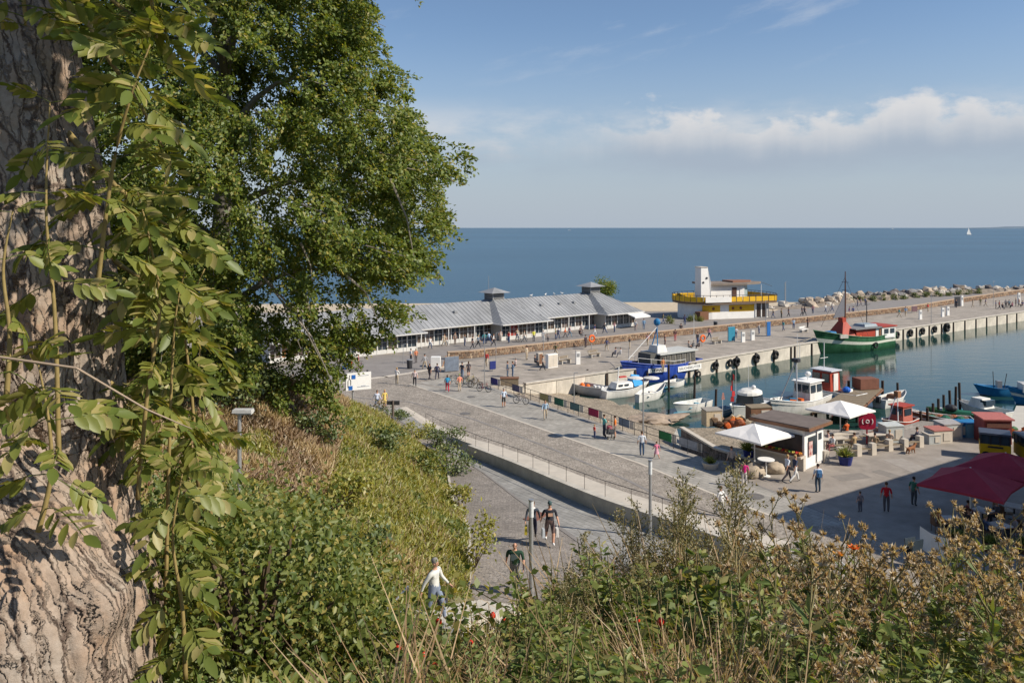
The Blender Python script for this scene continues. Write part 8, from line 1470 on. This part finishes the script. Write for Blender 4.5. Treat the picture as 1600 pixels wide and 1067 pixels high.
# compound ash leaves: rachis with paired leaflets, four shared variants
def leaflet(V, F, o, d, n_, L_, w):
    d = d.normalized(); s = n_.cross(d).normalized(); u = d.cross(s); b = len(V)
    pts = [(0, 0, 0), (.22, .36, .10), (.5, .5, .12), (.78, .33, .04), (1, 0, -.10), (.78, -.33, .04), (.5, -.5, .12), (.22, -.36, .10), (.35, 0, .0), (.7, 0, -.02)]
    for x, y, z in pts: V.append(o+d*(x*L_)+s*(y*w)+u*(z*w))
    F += [(b, b+8, b+1, b+1), (b+1, b+8, b+9, b+2), (b+2, b+9, b+3, b+3), (b+3, b+9, b+4, b+4), (b, b+7, b+8, b+8), (b+7, b+6, b+9, b+8), (b+6, b+5, b+9, b+9), (b+5, b+4, b+9, b+9)]
def comp_leaf(seed):
    r_ = random.Random(seed); V, F = [], []; L_ = .26; droop = r_.uniform(.25, .8); pts = [Vector((L_*t, .02*math.sin(t*3+seed), -droop*L_*t*t+.04*t)) for t in np.linspace(0, 1, 7)]; npair = r_.choice((4, 5))
    for k in range(1, npair+1):
        t = .25+.75*k/(npair+.6); p = Vector((L_*t, 0, -droop*L_*t*t+.04*t))
        for s in (-1, 1): leaflet(V, F, p, Vector((.75, s*1.0, -.45+r_.uniform(-.3, .2))), Vector((r_.uniform(-.25, .25), r_.uniform(-.2, .2), 1)), (.125-.02*abs(k-2.5))*r_.uniform(.88, 1.12), .048*r_.uniform(.9, 1.15))
    leaflet(V, F, pts[-1], Vector((1, 0, -.5)), Vector((0, 0, 1)), .13, .05); mb = MB(); mb.tube(pts, [.0028]*6+[.0015], 4); me = bpy.data.meshes.new('leaf')
    F2 = [tuple(dict.fromkeys(f)) for f in F]; b = len(V); me.from_pydata([tuple(v) for v in V]+mb.v, [], F2+[tuple(i+b for i in f) for f in mb.f]); me.materials.append(ML_ash); me.polygons.foreach_set('use_smooth', [True]*len(me.polygons)); return me
CL = [comp_leaf(400+i) for i in range(6)]
ML_twig = mat('shoot_bark', (.27, .20, .075), .7, .25, 20)
LEAFN = [0]
def add_leaf(parent, base, d, pr, s=1.0):
    o = bpy.data.objects.new('leaf', CL[pr.randrange(6)]); COL.objects.link(o); o.parent = parent; o.location = base; q = Vector(d).to_track_quat('X', 'Z'); e = q.to_matrix().to_4x4() @ Euler((pr.uniform(-.9, .9), 0, 0)).to_matrix().to_4x4(); o.rotation_euler = e.to_euler(); o.scale = (s,)*3; LEAFN[0] += 1
def shoot(label, pts, n, s, seed, r0=.011, name='ash_shoot', parent=None, f0=.15, rad=1.0):
    pr = random.Random(seed); P = [D(*q) for q in pts]; o = P[0]; t = thing(name, label, 'shoot', o) if parent is None else None
    Q = smooth_poly([p-o for p in P], 6) if t else smooth_poly(P, 6); par = t
    tb = MB().tube(Q, [r0*(1-.75*i/(len(Q)-1)) for i in range(len(Q))], 7); st_ = tb.build('stem' if t else 'branch', ML_twig, t or parent, True); par = t or st_
    a0 = pr.uniform(0, 3)
    for k in range(n):
        f = f0+(1-f0)*k/(n-1)*.999; x = f*(len(Q)-1); i = int(x); p = Q[i].lerp(Q[min(i+1, len(Q)-1)], x-i)
        for s_ in (0, math.pi):
            a = a0+k*1.57+s_+pr.uniform(-.3, .3); d = Vector((math.cos(a), math.sin(a)*.7-.25, -.05+.6*(k == n-1)+pr.uniform(-.45, .3))); add_leaf(par, p, d*rad, pr, s*pr.uniform(.8, 1.1)*(1-.3*(k >= n-1)))
    return t
shoot('ash shoot with yellow-green leaves crossing the old trunk bark', [(92, 720, 3.25), (86, 500, 3.25), (72, 330, 3.25), (78, 160, 3.25)], 7, .85, 1)
shoot('tall ash shoot with orange-brown stem beside the lamp', [(258, 1010, 3.9), (262, 800, 3.9), (268, 600, 3.9), (275, 490, 3.9), (290, 420, 3.9)], 11, .9, 2)
shoot('leaning ash shoot with pale dry leaves against the beech', [(150, 470, 3.5), (175, 270, 3.45), (205, 150, 3.4), (235, 70, 3.4)], 8, .95, 3)
shoot('ash shoot at the right flank of the trunk', [(215, 780, 3.7), (230, 620, 3.7), (250, 480, 3.7), (235, 380, 3.7), (215, 300, 3.7)], 10, .9, 5)
shoot('low ash shoot at the trunk foot', [(290, 1060, 3.4), (285, 950, 3.4), (270, 840, 3.4), (285, 740, 3.4)], 8, .85, 7)
shoot('ash shoot with wide leaves near the beech trunk', [(330, 820, 4.6), (325, 700, 4.6), (310, 600, 4.6), (315, 520, 4.6)], 8, .9, 8)
shoot('ash shoot with broad yellowing leaves in front of the root stem', [(60, 830, 2.95), (80, 740, 2.95), (75, 650, 2.95), (60, 570, 2.95)], 6, .8, 6)
shoot('short ash shoot at the left edge of the bank', [(10, 620, 3.0), (15, 520, 3.0), (5, 420, 3.0), (20, 330, 3.0)], 4, .75, 9)
# hanging leafy branches of the old tree itself (branch > leaf)
for i, (pts, n) in enumerate((([(40, -200, 3.8), (120, -60, 3.7), (200, 20, 3.7), (290, 60, 3.7)], 7), ([(20, -260, 4.0), (120, -120, 4.2), (220, -40, 4.3), (310, 20, 4.3)], 7), ([(80, -100, 4.0), (150, 60, 4.1), (210, 150, 4.1), (255, 230, 4.1)], 7), ([(100, 200, 4.0), (170, 280, 3.9), (230, 330, 3.9), (285, 370, 3.9)], 7), ([(100, -250, 3.6), (180, -120, 3.5), (230, -20, 3.5), (245, 60, 3.5)], 6), ([(100, 330, 4.1), (170, 400, 4.1), (230, 440, 4.1), (300, 470, 4.1)], 6), ([(-20, -150, 3.3), (30, -30, 3.2), (40, 40, 3.2)], 4), ([(150, 580, 4.0), (200, 620, 4.0), (250, 650, 4.0), (310, 690, 4.0)], 6))): shoot('', pts, n+2, .92, 30+i, .018, parent=ot, f0=.3)
# thin bare twigs crossing in front
tag(MB().tube([D(-20, 555, 2.8), D(120, 575, 2.8), D(230, 640, 2.85), D(300, 670, 2.9)], [.006, .005, .004, .002], 5).build('twig', mat('twig_pale', (.33, .25, .18), .8)), 'thin bare pinkish twig crossing in front of the trunk', 'twig')
# the tree's own crown overhead, above the picture, shading the upper trunk
rg = np.random.default_rng(61); n = 11000; cs = np.array([.1, 2.8, 20.6])+rand_dir(46, rg)*rg.uniform(.3, 1, (46, 1))*np.array([2.3, 1.6, 1.5]); P = cs[rg.integers(0, 46, n)]+rg.normal(size=(n, 3))*.28
P = P[P[:, 2] > 17.4+.3*np.maximum(P[:, 1], 0)]; n = len(P); V, F = leaf_quads(P, rand_dir(n, rg), unit(rg.normal(size=(n, 3))*.6+SUNV), .13, .055, .15, big=True); np_obj('crown', V, F, ML_ash, ot)
MB().tube([Vector(C_(-40, -300, 4.2, 0)[:3]), (-1.6, 3.4, 20.2), (-.4, 2.9, 20.9)], [.12, .08, .03], 7).build('limb', M_bark, ot, True)
for i, q in enumerate(([(310, 760, 4.2), (300, 620, 4.2), (290, 500, 4.2), (320, 420, 4.2)], [(240, 560, 4.4), (230, 420, 4.4), (250, 320, 4.4), (270, 240, 4.4)])):
    shoot(('ash shoot with drooping leaves below the beech bough', 'ash shoot between trunk and beech crown')[i], q, 8, .9, 60+i)
